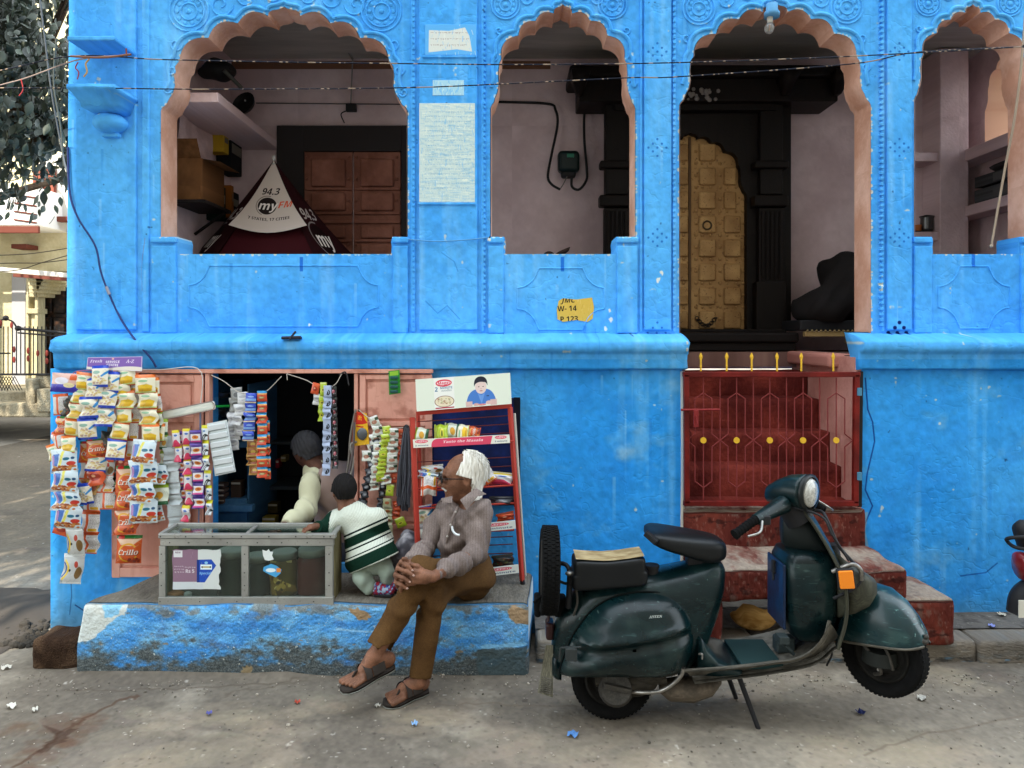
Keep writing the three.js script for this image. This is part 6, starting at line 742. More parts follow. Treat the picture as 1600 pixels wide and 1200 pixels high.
{ const t = thing('black_pan', 'round black pan lying on the sloping left shelf', 'pan', P(386, 168, 4.9)); part('pan_body', moved(lathe([[0, 0], [0.07, 0], [0.085, 0.03], [0.08, 0.03], [0.066, 0.006]], 20), ...P(384, 165, 4.95).toArray(), 1.2, 0, 0.3), blackM, t); part('pan_lug', sph(P(383, 157, 4.9), 0.006), M([0.5, 0.5, 0.5], 0.4), t); const b = thing('black_bundle', 'dark bundle on the shelf nearest to the left arch', 'bundle', P(345, 122, 4.6)); part('bundle', rough(sph(P(338, 112, 4.6), 0.09, 1.2, 0.7, 1, 18), 0.03, 14), blackM, b); part('bundle_strap', bar(P(350, 110, 4.5), P(378, 138, 4.6), 0.012), M([0.1, 0.1, 0.09], 0.7), b); }
{ const t = thing('ceiling_rod', 'hooked rod hanging from the ceiling of the left veranda', 'rod', P(548, 100, 5.1)); part('rod', bar(P(522, 42, 4.9), P(551, 92, 5.15), 0.008), M([0.2, 0.19, 0.18], 0.7), t); part('drop', bar(P(551, 92, 5.15), P(548, 164, 5.17), 0.005), M([0.25, 0.24, 0.23], 0.7), t); part('junction_box', bp(540, 556, 161, 173, 5.15, 0.04), blackM, t); part('conduit', bar(P(400, 161, 5.185), P(632, 163, 5.185), 0.004), M([0.12, 0.11, 0.11], 0.7), t); part('tail', tube([P(545, 172, 5.14), P(533, 178, 5.14), P(538, 192, 5.14)], 0.004), blackM, t); }
{
  const d = 5.12, t = thing('meter_box', 'dark round electric meter with looping black cables on pink wall', 'meter', P(887, 275, d)); const R = (g) => g;
  part('meter_case', R(bp(872, 906, 234, 268, d - 0.06, 0.1, 0.03, 3)), M([0.006, 0.016, 0.016], 0.3), t); part('meter_base', bp(877, 900, 262, 277, d - 0.04, 0.07, 0.02, 2), blackM, t); part('display', bp(886, 897, 240, 246, d - 0.064, 0.006, 0.001), M([0.02, 0.16, 0.10], 0.3), t);
  part('cable', tube([P(775, 159, 5.18), P(855, 162, 5.18), P(868, 172, 5.17), P(871, 195, 5.16), P(862, 240, 5.14), P(856, 275, 5.12), P(862, 288, 5.1), P(875, 296, 5.08)], 0.009, 70, 7), blackM, t); part('cable', tube([P(948, 157, 5.18), P(925, 160, 5.17), P(914, 170, 5.16), P(913, 215, 5.14), P(917, 265, 5.12), P(916, 282, 5.1), P(905, 296, 5.08), P(894, 292, 5.07), P(893, 278, 5.08)], 0.009, 80, 7), blackM, t); part('cable', tube([P(886, 276, 5.08), P(880, 288, 5.07), P(876, 294, 5.07)], 0.004), M([0.2, 0.18, 0.17], 0.6), t);
}
{ const t = thing('clay_scraps', 'small dark broken clay scraps on the middle parapet', 'scraps', P(878, 400, 4.3)); part('perched_shape', [loft([[0, 0.004], [0.3, 0.03], [0.6, 0.028], [1, 0.004]].map(([k, r]) => { const c = P(lerp(868, 890, k), lerp(402, 386, k), 4.3); return Array.from({ length: 8 }, (_, i) => V(c.x + r * Math.cos(i * 0.785), c.y, c.z + r * Math.sin(i * 0.785))); })), sph(P(858, 399, 4.3), 0.03, 1.1, 0.8, 1)], M([0.04, 0.025, 0.02], 0.9), t); }
{
  // wrapped bundle on a low bench with a gilded edge
  const b = thing('low_bench', 'dark bench with gilded edge in the doorway', 'bench', P(1300, 530, 4.85)); part('bench_top', bp(1250, 1420, 500, 517, 4.6, 0.5, 0.01), blackM, b); part('bench_edge', bp(1258, 1420, 518, 526, 4.59, 0.04, 0.004), M([0.35, 0.24, 0.10], 0.5), b); part('leg', bp(1325, 1336, 526, 536, 4.6, 0.05), M([0.3, 0.2, 0.08], 0.6), b); part('leg', bp(1400, 1412, 526, 536, 4.6, 0.05), M([0.3, 0.2, 0.08], 0.6), b); const st = []; for (let i = 0; i < 22; i++) st.push(sph(P(1262 + i * 7, 517, 4.585), 0.008)); stuff(part('bead', st, M([0.25, 0.18, 0.08], 0.5), b));
  const t = thing('cloth_bundle', 'big black cloth bundle heaped on the low bench in doorway', 'bundle', P(1310, 500, 4.75));
  const f = union([ell(P(1318, 430, 4.8), 0.16, 0.17, 0.2), ell(P(1285, 475, 4.75), 0.2, 0.14, 0.2), ell(P(1350, 460, 4.85), 0.22, 0.26, 0.2), ell(P(1268, 488, 4.72), 0.11, 0.07, 0.14)], 0.1), fd = (x, y, z) => f(x, y, z) + 0.12 * (n3((x * 0.8 + y * 0.6) * 9, (x * 0.6 - y * 0.8) * 3, z * 5) - 0.5) + 0.06 * (Math.abs(n3((x - y) * 14, (x + y) * 4, z * 8) - 0.5));
  part('cloth', nets(fd, V(X(1300, 4.8) - 0.6, 1.6, -5.15), V(X(1300, 4.8) + 0.8, 2.3, -4.45), 0.018), M([0.016, 0.014, 0.014], 0.95), t);
}
for (const [px, py, w, h, d, l, k] of [[1588, 300, 0.5, 0.085, 4.6, 'lower dark granite slab on the right wall shelf', 0], [1592, 280, 0.4, 0.07, 4.6, 'upper dark granite slab on the right wall shelf', 1]]) { const t = thing('stone_slab', l, 'slab', V(XW - 0.09, 2.40 + k * 0.1, -4.6), 'slabs on the right wall shelf'); part('slab', uvXY(rough(bx(XW - 0.15, XW - 0.03, 2.402 + k * 0.1, 2.402 + k * 0.1 + h, -4.28 - k * 0.1, -4.9, 0.006, 3), 0.004, 20), 0.3, 0.3), M('#ffffff', 0.7, { map: plaster([34, 36, 38], [80, 82, 84], [1, 1]) }), t); part('slab_face', bx(XW - 0.156, XW - 0.151, 2.41 + k * 0.1, 2.46 + k * 0.1, -4.5, -4.7, 0.001), M([0.09, 0.09, 0.09], 0.8), t); void px; void py; void w; void d; }
{ const t = thing('metal_dish', 'flat black dish on top of the granite slabs', 'dish', V(XW - 0.1, 2.575, -4.55)); part('dish', loft([[0.02, 0.0], [0.09, 0.006], [0.11, 0.03], [0.02, 0.045]].map(([r, y]) => Array.from({ length: 14 }, (_, i) => V(XW - 0.1 + r * 0.8 * Math.cos(i * 0.449), 2.575 + y, -4.55 + r * 2.2 * Math.sin(i * 0.449))))), blackM, t); part('dish_knob', sph(V(XW - 0.1, 2.62, -4.55), 0.015), blackM, t); }
{ const t = thing('steel_pot', 'small steel pot on the niche shelf in right veranda', 'pot', P(1448, 362, 5.04)); const c = P(1448, 362, 5.06); part('pot_body', moved(lathe([[0, 0], [0.035, 0], [0.042, 0.02], [0.04, 0.09], [0.046, 0.1]], 16), c.x, c.y, c.z), M([0.1, 0.1, 0.1], 0.3, { metalness: 0.7 }), t); part('pot_lid', moved(lathe([[0, 0.012], [0.048, 0], [0.046, -0.004]], 16), c.x, c.y + 0.104, c.z), blackM, t); const o = thing('orange_cup', 'small orange cup beside the steel pot', 'cup', P(1434, 362, 5.05)); part('cup', moved(lathe([[0, 0], [0.02, 0], [0.026, 0.045], [0.024, 0.045]], 14), ...P(1434, 362, 5.05).toArray()), M([0.4, 0.12, 0.03], 0.6), o); part('cup_base', moved(lathe([[0, -0.002], [0.022, -0.002], [0.022, 0.004]], 14), ...P(1434, 362, 5.05).toArray()), blackM, o); }
// bare bulb at the top of the third arch
{ const t = thing('light_bulb', 'clear bulb in a blue painted holder under the door arch', 'bulb', P(1203, 20, 3.92)); part('holder', [moved(lathe([[0, 0], [0.04, 0], [0.04, 0.025], [0.03, 0.035], [0.03, 0.07], [0, 0.07]], 16), ...P(1206, 27, 3.91).toArray())], M([0.12, 0.34, 0.6], 0.7), t); part('cap', moved(lathe([[0, 0], [0.014, 0], [0.016, 0.03], [0, 0.03]], 14), ...P(1203, 36, 3.91).toArray()), M([0.5, 0.48, 0.42], 0.4), t); part('glass', sph(P(1202, 44, 3.91), 0.026, 1, 1.15, 1, 18), M([0.9, 0.9, 0.88], 0.05, { transmission: 0.9, thickness: 0 }), t); part('filament', bar(P(1202, 48, 3.91), P(1203, 38, 3.91), 0.002), M([0.4, 0.2, 0.1], 0.5), t); }
// cables across the facade
const sagW = (pts, d, r) => tube(pts.map(([a, b]) => P(a, b, d)), r, pts.length * 10, 5);
const cabM = M('#ffffff', 0.6, { map: ptex(256, 8, (x) => { const k = vn(x / 3, 3) > 0.72 ? 1 : 0; return mix([14, 18, 34], [150, 130, 110], k); }, true, null, [6, 1]) });
{ const t = thing('power_cable', 'upper dark cable stretched across the house front', 'cable', P(800, 100, 3.72)); part('cable', sagW([[-400, 128], [-60, 118], [110, 88], [250, 93], [440, 97], [637, 99.5], [800, 101], [980, 99.5], [1140, 95.5], [1330, 88], [1600, 73], [1800, 58]], 3.70, 0.0032), cabM, t); part('cable_tape', sagW([[110, 88], [160, 90], [205, 85]], 3.695, 0.0055), M([0.25, 0.12, 0.08], 0.8), t); }
{ const t = thing('power_cable', 'lower dark cable that rises to the upper one at right', 'cable', P(800, 130, 3.72)); part('cable', sagW([[-300, 138], [105, 137.5], [300, 139.5], [450, 139], [640, 137], [780, 131.5], [985, 121.5], [1060, 120], [1330, 100], [1430, 82], [1600, 72.5], [1800, 60]], 3.71, 0.0032), cabM, t); part('cable_clip', sph(P(1600, 72, 3.71), 0.008), blackM, t); }
{ const t = thing('wall_cable', 'dark blue cable running down the left corner of the house', 'cable', P(200, 500, 3.75)); part('cable', tube([[106, 230, 3.92], [109, 300, 3.915], [122, 340, 3.915], [149, 384, 3.915], [158, 425, 3.915], [172, 462, 3.915], [190, 500, 3.90], [212, 532, 3.76], [236, 560, 3.75], [244, 574, 3.76]].map((p) => P(...p)), 0.0055, 80, 6), M([0.02, 0.04, 0.16], 0.5), t); part('tie', bar(P(166, 448, 3.905), P(171, 460, 3.905), 0.008), M([0.3, 0.3, 0.34], 0.6), t); }
{ const t = thing('thin_wire', 'thin wire painted blue between first and second arch sill', 'wire', P(700, 375, 3.9)); part('wire', tube([P(637, 374, 3.915), P(680, 377, 3.9), P(725, 375, 3.9), P(765, 371, 3.915)], 0.0035, 30, 5), M([0.1, 0.32, 0.6], 0.6), t); part('wire_end', sph(P(765, 371, 3.915), 0.006), blackM, t); }
{ const t = thing('rope', 'pale rope slanting across the rightmost arch', 'rope', P(1575, 250, 3.8)); part('rope', tube([P(1602, 20, 3.8), P(1597, 90, 3.8), P(1586, 180, 3.85), P(1569, 270, 3.95), P(1549, 384, 4.0)], 0.006, 40, 6), M([0.4, 0.32, 0.24], 0.9), t); part('rope_knot', sph(P(1549, 384, 4.0), 0.01), M([0.4, 0.32, 0.24], 0.9), t); }
{ const t = thing('loose_wires', 'red and white wires strung from tree to the wall niche', 'wires', P(60, 120, 4)); part('wire', tube([P(-60, 150, 4.6), P(0, 133, 4.3), P(40, 122, 4.1), P(100, 100, 3.75), P(135, 91, 3.7), P(198, 86, 3.7)], 0.0035, 40, 5), M([0.4, 0.3, 0.26], 0.7), t); part('wire', tube([P(140, 92, 3.7), P(134, 100, 3.7), P(136, 112, 3.7), P(131, 120, 3.7)], 0.004), M([0.5, 0.32, 0.12], 0.7), t); part('wire', tube([P(122, 97, 3.7), P(118, 106, 3.7), P(123, 113, 3.7), P(121, 124, 3.7)], 0.003), M([0.3, 0.05, 0.06], 0.7), t); part('wire', tube([P(33, 124, 4.1), P(36, 140, 4.1), P(30, 150, 4.1)], 0.003), M([0.4, 0.05, 0.05], 0.7), t); part('niche_wire', bar(P(197, 76, 3.7), P(198, 88, 3.7), 0.004), M([0.2, 0.05, 0.05], 0.6), t); for (const [q, col] of [[[[60, -20, 5], [70, 60, 5], [80, 140, 5], [98, 240, 5], [105, 270, 4.6]], [0.09, 0.1, 0.11]], [[[88, 60, 5], [84, 130, 5], [95, 200, 5], [100, 260, 5]], [0.08, 0.09, 0.08]]]) part('wire', tube(q.map((p) => P(...p)), 0.006, 30, 5), M(col, 0.7), t); }
{ const t = thing('street_wires', 'thin wires crossing in front of the cream house', 'wires', P(40, 410, 9)); for (const [a, b] of [[395, 392], [408, 412], [420, 398]]) part('wire', tube([P(-80, a + 6, 9), P(20, a + 3, 9), P(70, (a + b) / 2, 9), P(160, b - 14, 9)], 0.006, 20, 4), M([0.15, 0.12, 0.08], 0.7), t); }
// ---- red gate
{
  const d = 3.80, t = thing('iron_gate', 'low red iron gate with yellow spikes and discs', 'gate', P(1205, 790, d)), rm = M('#ffffff', 0.5, { map: plaster([86, 16, 12], [120, 28, 22]) }), ym = M([0.72, 0.42, 0.03], 0.55), th = M([0.2, 0.03, 0.028], 0.6);
  for (const [n, a, b] of [['frame_bar', [1072, 585], [1073, 786]], ['frame_bar', [1338, 585], [1336, 786]], ['frame_bar', [1067, 585], [1343, 585]], ['frame_bar', [1068, 786], [1340, 786]]]) part(n, uvXY(beam(P(...a, d), P(...b, d), 0.026, 0.03, V(0, 0, 1)), 0.5, 0.5), rm, t);
  const bz = d + 0.004; const q = (pts) => { for (let i = 0; i < pts.length - 1; i++) part('bar', bar(P(...pts[i], bz), P(...pts[i + 1], bz), 0.0032, 0.0032, 5), th, t); };
  for (let i = 0; i < 5; i++) { const c = 1099 + i * 51.9; q([[c, 590], [c, 781]]); for (const s of [-1, 1]) q([[c, 614], [c + s * 13.4, 623], [c + s * 13.2, 678], [c + s * 25.8, 688], [c + s * 13.4, 698], [c + s * 13.2, 752], [c, 762]]); part('disc', moved(new THREE.CylinderGeometry(0.0155, 0.0155, 0.006, 18), ...P(c, 688, bz - 0.008).toArray(), Math.PI / 2), ym, t); if (i < 4) q([[c + 26, 590], [c + 26, 781]]); }
  for (const px of [1095, 1135.5, 1174.5, 1214, 1252, 1302]) { const s = part('spike', [bar(P(px, 580, d), P(px, 560, d), 0.005), loft([[0, 0.006], [0.3, 0.0095], [0.5, 0.0095], [1, 0.002]].map(([k, r]) => { const c = P(px, lerp(562, 551, k), d); return [V(c.x - r, c.y, c.z), V(c.x, c.y, c.z + r * 0.5), V(c.x + r, c.y, c.z), V(c.x, c.y, c.z - r * 0.5)]; }))], ym, t); void s; }
  part('latch', [bar(P(1064, 640.5, d - 0.02), P(1124, 640, d - 0.02), 0.006), bp(1084, 1092, 641, 668, d - 0.03, 0.012, 0.003), bar(P(1088, 650, d - 0.035), P(1089, 662, d - 0.035), 0.005)], M([0.22, 0.02, 0.02], 0.5), t);
  part('hinge_post', beam(P(1345, 580, d + 0.01), P(1343, 792, d + 0.01), 0.016, 0.02), M([0.015, 0.012, 0.012], 0.6), t); for (const py of [612, 744]) part('hinge', bar(P(1343, py - 6, d - 0.02), P(1343, py + 6, d - 0.02), 0.012), M([0.07, 0.22, 0.34], 0.6), t);
}
// ---- litter on the road
for (let [px, py, w, col, l] of [[895, 1148, 0.055, '#5a8ac8', 'blue and white wrapper lying on road beneath the scooter'], [1345, 1114, 0.05, '#1c2450', 'dark blue scrap on the road under the front wheel'], [648, 1132, 0.035, '#8ab0d8', 'small pale blue scrap on road right of sandals'], [465, 1098, 0.03, '#b04a38', 'small red and black scrap on the road before the ledge'], [327, 1116, 0.03, '#5a5a9a', 'small violet scrap on road in front of ledge'], [18, 1104, 0.05, '#d8d4c8', 'white paper scrap at left edge of the road'], [55, 1110, 0.035, '#d0ccc0', 'small white scrap right of the paper at left edge'], [10, 1043, 0.06, '#cfc9bb', 'crumpled white paper beside the brown stone'], [565, 1066, 0.04, '#b08a5a', 'dry brown leaf below the raised sandal'], [1440, 1092, 0.05, '#b8b4aa', 'pale chalky scrap on road below the front wheel'], [590, 1104, 0.03, '#c8c4ba', 'white scrap beside the grounded sandal'], [1550, 979, 0.045, '#8a94d0', 'pale violet scrap on the right pavement'], [1565, 961, 0.05, '#c8c0ae', 'beige scrap against the right wall foot']]) { const y = py < 1000 ? 0.113 : 0.004, d = (EYE - y) * FOC / (py - 520), t = thing('litter', l, 'litter', V(X(px, d), y, -d), 'scraps of litter on the ground'); w *= 0.7; const g = rough(grid(5, 5, (u, v) => V((u - 0.5) * w, 0.006 + 0.007 * Math.sin(u * 9 + px) * Math.cos(v * 7), (v - 0.5) * w * 0.9)), 0.004, 60, px); g.rotateY(px); mesh('scrap', g, M(col, 0.6), t); }
// ---------------------------------------------------------------- the scooter
{
  const D0 = 3.0, t = thing('motor_scooter', 'old dark green motor scooter parked on its stand before the steps', 'scooter', V(X(1120, D0), 0, -D0));
  const paintMap = ptex(1024, 512, (x, y) => { const a = fbm(x / 70, y / 60, 5), b = fbm(x / 9, y / 7, 3, 1), s = fbm(x / 30 + 9, y / 5, 3); let c = mix([3, 17, 19], [7, 34, 37], a); c = mix(c, [58, 68, 62], clamp((fbm(x / 60 + 70, y / 40, 5) - 0.5) * 4) * 0.4); c = mix(c, [120, 136, 126], clamp((b - 0.80) * 9) * 0.55); c = mix(c, [96, 118, 112], clamp((s - 0.72) * 8) * 0.35); return c; });
  const paintR = ptex(512, 256, (x, y) => 60 + 150 * clamp((fbm(x / 40, y / 40, 5) - 0.3) * 1.8), false);
  const paint = M('#ffffff', 0.75, { map: paintMap, roughnessMap: paintR, clearcoat: 0.3, clearcoatRoughness: 0.2, specularIntensity: 0.3 }), U = (g) => uvXY(g, 1.3, 0.65, 0, 0);
  const seatM = M([0.007, 0.009, 0.011], 0.42, { specularIntensity: 0.6, map: mott(), bumpMap: grainBump, bumpScale: 0.0015 }), rub = M([0.009, 0.009, 0.009], 0.9, { map: mott(), specularIntensity: 0.25 });
  const chrome = M([0.6, 0.57, 0.52], 0.35, { metalness: 0.8, map: mott() }), alloy = M([0.10, 0.09, 0.075], 0.7, { metalness: 0.3, map: mott() }), olive = M([0.09, 0.09, 0.06], 0.6, { map: mott() });
  const grime = M([0.25, 0.23, 0.19], 0.85, { map: mott(), bumpMap: grainBump, bumpScale: 0.002 });
  // cross-section ring round a photo column at the scooter's middle plane
  const ring = (px, top, bot, hw, e = 0.7, n = 20, wz = 0) => { const c = P(px, (top + bot) / 2, D0), h = (bot - top) / 2 * D0 / FOC; return Array.from({ length: n }, (_, i) => { const a = i / n * 6.2832, ca = Math.cos(a), sa = Math.sin(a); return V(c.x, c.y + h * Math.sign(sa) * Math.abs(sa) ** e, c.z + wz + hw * Math.sign(ca) * Math.abs(ca) ** e); }); };
  // rear body: the spine under the seats down to the tail
  part('body_shell', U(toCreasedNormals(loft([ring(862, 992, 1020, 0.02), ring(868, 970, 1040, 0.06), ring(880, 942, 1050, 0.085), ring(897, 921, 1052, 0.10), ring(930, 906, 1052, 0.12), ring(980, 896, 1050, 0.13), ring(1030, 888, 1048, 0.13), ring(1070, 880, 1040, 0.125), ring(1096, 875, 1010, 0.105), ring(1116, 871, 960, 0.08), ring(1126, 876, 925, 0.055), ring(1130, 884, 900, 0.03)]), 0.8)), paint, t);
  part('body_apron', U(loft([ring(1080, 960, 1048, 0.13), ring(1092, 985, 1046, 0.14), ring(1108, 1006, 1042, 0.15), ring(1135, 1016, 1036, 0.155), ring(1142, 1018, 1034, 0.15)])), paint, t);
  // side cowls, domed, with a pressed ridge
  function cowl(side) {
    const dd = D0 - side * 0.10, out = [[874, 1052], [879, 1030], [890, 1002], [906, 975], [928, 950], [955, 934], [988, 926], [1022, 925], [1050, 931], [1070, 945], [1081, 964], [1086, 988], [1084, 1012], [1078, 1032], [1068, 1047], [1048, 1055], [1000, 1057], [940, 1056], [900, 1056]];
    const curve = new THREE.CatmullRomCurve3(out.map(([a, b]) => P(a, b, dd)), true), N = 72, R = 14, cen = P(985, 1000, dd), o = Array.from({ length: N }, (_, i) => curve.getPoint(i / N));
    const ridge = (px) => lerp(994, 966, clamp((px - 905) / 180));
    return grid(N, R, (u, v) => { const i = Math.round(u * N) % N, p = o[i].clone().lerp(cen, 1 - (1 - v) ** 0.9 * 0 - v * 0 - (1 - v)).lerp(o[i], 0); p.copy(cen).lerp(o[i], 1 - v * 0.97); const r = 1 - v * 0.97, px = 800 + p.x * FOC / dd, py = 520 + (EYE - p.y) * FOC / dd; let w = 0.115 * (1 - r ** 3.2) ** 0.8; const q = (py - ridge(px)) / 7; if (px > 895 && px < 1088) w += (0.016 * Math.exp(-q * q) - 0.02 * Math.exp(-((q - 2.2) ** 2) / 1.2) + 0.008 * sst(-1, -8, q)) * sst(1, 0.86, r); p.z += side * w; return p; });
  }
  const cowlR = part('side_cowl', U(toCreasedNormals(cowl(1), 0.9)), paint, t); part('side_cowl', U(toCreasedNormals(cowl(-1), 0.9)), paint, t);
  sub('cowl_seam', tube([[874, 1052], [879, 1030], [890, 1002], [906, 975], [928, 950], [955, 934], [988, 926], [1022, 925], [1050, 931], [1070, 945], [1081, 964], [1086, 988], [1084, 1012], [1078, 1032], [1068, 1047]].map(([a, b]) => P(a, b, D0 - 0.105)), 0.004, 90, 5), M([0.004, 0.006, 0.006], 0.9), cowlR);
  { const g = new THREE.PlaneGeometry(0.058, 0.014); g.rotateZ(0.07); g.translate(...P(1024, 963.5, 2.782).toArray()); const tx = (al) => dtex(256, 64, (c, w, h) => { R0(c, w, h, al ? '#000000' : '#c4ccc8'); if (al) { c.fillStyle = '#fff'; c.font = 'italic bold 60px serif'; c.textAlign = 'center'; c.fillText('AYEEN', w / 2, 54, 246); } }); sub('name_lettering', g, M('#ffffff', 0.5, { map: tx(0), alphaMap: tx(1), transparent: true, alphaTest: 0.4 }), cowlR); }
  sub('cowl_box', [beam(P(876, 1012, 2.83), P(908, 1011, 2.80), 0.01, 0.006), beam(P(876, 1012, 2.83), P(874, 1034, 2.83), 0.006, 0.008), bp(884, 902, 1014, 1034, 2.80, 0.03, 0.004)], M([0.03, 0.035, 0.035], 0.5), cowlR);
  // wheels
  const tyreP = (R, w) => [[R - 0.055, -w * 0.3], [R - 0.035, -w * 0.46], [R - 0.012, -w * 0.48], [R - 0.003, -w * 0.36], [R, -w * 0.2], [R + 0.001, 0], [R, w * 0.2], [R - 0.003, w * 0.36], [R - 0.012, w * 0.48], [R - 0.035, w * 0.46], [R - 0.055, w * 0.3]];
  function wheel(c, axis, R, w) {
    const q = new THREE.Quaternion().setFromUnitVectors(V(0, 1, 0), axis.clone().normalize()), put = (g) => { g.applyQuaternion(q); g.translate(c.x, c.y, c.z); return g; };
    const rimG = lathe([[0.02, 0.02], [0.05, 0.03], [0.07, 0.012], [R - 0.075, 0.012], [R - 0.062, 0.026], [R - 0.05, 0.03], [R - 0.05, -0.03], [R - 0.07, -0.02], [0.02, -0.02]], 30);
    const wl = part('wheel', put(lathe(tyreP(R, w), 48)), rub, t); const treads = []; for (let i = 0; i < 56; i++) for (const s of [-1, 0, 1]) { const a = i / 56 * 6.2832 + (s ? 0.05 : 0); const b = new THREE.BoxGeometry(0.004, w * 0.2, 0.010); b.translate(R - 0.001, s * w * 0.25, 0); b.rotateY(a); treads.push(b); } stuff(sub('tread', put(merge(treads)), rub, wl)); sub('rim', put(rimG), M([0.03, 0.028, 0.025], 0.75, { map: mott() }), wl);
    const nuts = []; for (let i = 0; i < 5; i++) { const a = i * 1.2566; const b = new THREE.CylinderGeometry(0.006, 0.006, 0.012, 6); b.translate(0.062 * Math.cos(a), 0.026, 0.062 * Math.sin(a)); nuts.push(b); } stuff(sub('wheel_nut', put(merge(nuts)), chrome, wl)); const hub = new THREE.CylinderGeometry(0.024, 0.028, 0.05, 16); hub.translate(0, 0.025, 0); sub('hub', put(hub), M([0.03, 0.028, 0.025], 0.75, { map: mott() }), wl); return wl;
  }
  const rc = P(956, 1056, D0); rc.y = 0.166; wheel(rc, V(0, 0, 1), 0.164, 0.085);
  const SA = 50 * Math.PI / 180, fa = V(Math.cos(SA), 0, Math.sin(SA)), fb = V(-Math.sin(SA), 0, Math.cos(SA)), tilt = 0.12, fax = fb.clone().add(V(0, tilt, 0)).normalize();
  const fc = P(1381, 1020, 2.93); wheel(fc, fax, 0.158, 0.085);
  // front fender, steered with the wheel
  { const up = V(0, 1, 0), L = (a, u, b) => fc.clone().addScaledVector(fa, a).addScaledVector(up, u).addScaledVector(fb, b), st = [[-0.16, 0.09, 0.05, 0.06], [-0.145, 0.16, 0.04, 0.085], [-0.11, 0.225, 0.04, 0.1], [-0.05, 0.262, 0.05, 0.105], [0.015, 0.258, 0.06, 0.10], [0.07, 0.226, 0.066, 0.09], [0.115, 0.18, 0.072, 0.072], [0.145, 0.135, 0.08, 0.05], [0.158, 0.105, 0.084, 0.022]];
    const rings = st.map(([a, top, bot, hw]) => Array.from({ length: 17 }, (_, i) => { const f = (i / 16) * 2 - 1, k = Math.abs(f); return L(a, bot + (top - bot) * (1 - k ** 2.6), hw * Math.sign(f) * Math.min(1, k * 1.25) ** 0.8); }));
    const pos = [], idx = []; rings.forEach((r) => r.forEach((p) => pos.push(p.x, p.y, p.z))); for (let i = 0; i < rings.length - 1; i++) for (let j = 0; j < 16; j++) { const a = i * 17 + j; idx.push(a, a + 1, a + 17, a + 1, a + 18, a + 17); } const g = new THREE.BufferGeometry(); g.setAttribute('position', new THREE.Float32BufferAttribute(pos, 3)); g.setIndex(idx); g.computeVertexNormals();
    const fe = part('front_fender', U(g), M('#ffffff', 0.6, { map: paintMap, roughnessMap: paintR, clearcoat: 0.5, clearcoatRoughness: 0.2, specularIntensity: 0.5, color: new THREE.Color(1.6, 1.9, 1.9) }), t); fe.material.color.setRGB(2.2, 2.6, 2.7);
    for (const s of [-1, 1]) sub('fender_trim', tube(st.map(([a, , b, hw]) => L(a, b - 0.002, s * (hw + 0.003))), 0.005, 40, 6), grime, fe); sub('fender_tip', [sph(L(0.146, 0.098, 0.01), 0.022, 1, 0.7, 1), sph(L(0.16, 0.116, 0.01), 0.01)], alloy, fe);
    part('fork_arm', [tube([L(-0.10, 0.08, 0.075), L(-0.03, 0.03, 0.082), L(0.02, -0.045, 0.07), L(-0.01, -0.07, 0.06)], 0.007, 20, 7)], alloy, t); part('fork_arm', [tube([L(-0.02, 0.1, 0.075), L(0.04, 0.04, 0.07), L(0.06, -0.03, 0.06)], 0.006, 20, 7)], alloy, t); part('front_hub', moved(new THREE.CylinderGeometry(0.06, 0.065, 0.05, 24), ...L(0, 0, 0.035).toArray(), 0, 0, 0).applyMatrix4(new THREE.Matrix4()), M([0.02, 0.022, 0.02], 0.7), t).visible = true;
    part('fork_tube', bar(L(-0.10, 0.05, 0.06), P(1300, 850, 2.98), 0.02, 0.024, 10), blackM, t);
  }
  // footboard, legshield and its boxes
  const sheetG = (pts, hw0, hw1, th) => { const g = []; const c = new THREE.CatmullRomCurve3(pts); for (const s of [0, 1]) g.push(grid(18, 40, (u, v) => { const p = c.getPoint(v), w = lerp(hw0(v), hw1(v), 0.5); const a = u * 2 - 1; return V(p.x + s * th * 0.3 - 0.02 * a * a * sst(0.5, 1, v), p.y - s * th, p.z + a * w); })); return merge(g); };
  const fw = (v) => v < 0.42 ? lerp(0.145, 0.17, v / 0.42) : lerp(0.17, 0.185, sst(0.42, 0.7, v)) * (1 - 0.55 * sst(0.78, 1, v));
  part('floorboard', uvXY(sheetG([P(1070, 1036, D0), P(1130, 1028, D0), P(1200, 1017, D0), P(1255, 1003, D0), P(1285, 980, D0)], (v) => 0.15 + 0.02 * v, (v) => 0.15 + 0.02 * v, 0.014), 0.6, 0.6, 0, 0, 'x', 'z'), grime, t);
  part('floor_flare', uvXY(grid(30, 4, (u, v) => { const c = new THREE.CatmullRomCurve3([P(1066, 1034, D0), P(1130, 1028, D0), P(1200, 1017, D0), P(1255, 1003, D0), P(1288, 975, D0)]), e = new THREE.CatmullRomCurve3([P(1070, 1050, 2.83), P(1130, 1046, 2.815), P(1200, 1037, 2.81), P(1262, 1022, 2.81), P(1298, 975, 2.825)]), a = c.getPoint(u).add(V(0, 0.002, 0.13)), b = e.getPoint(u); return a.lerp(b, v).add(V(0, 0.006 * Math.sin(v * 3.14), 0)); }), 0.6, 0.6), grime, t);
  part('floor_edge', [tube([P(1066, 1048, 2.86), P(1130, 1044, 2.85), P(1200, 1036, 2.85), P(1250, 1028, 2.85), P(1285, 1002, 2.84), P(1296, 970, 2.84)], 0.007, 50, 6)], grime, t);
  part('floor_mat', uvXY(bx(X(1142, D0), X(1205, D0), Y(1022, D0), Y(1014, D0), -D0 - 0.1, -D0 + 0.14, 0.004).applyMatrix4(new THREE.Matrix4()), 0.4, 0.4, 0, 0, 'x', 'z'), M([0.02, 0.045, 0.045], 0.7), t);
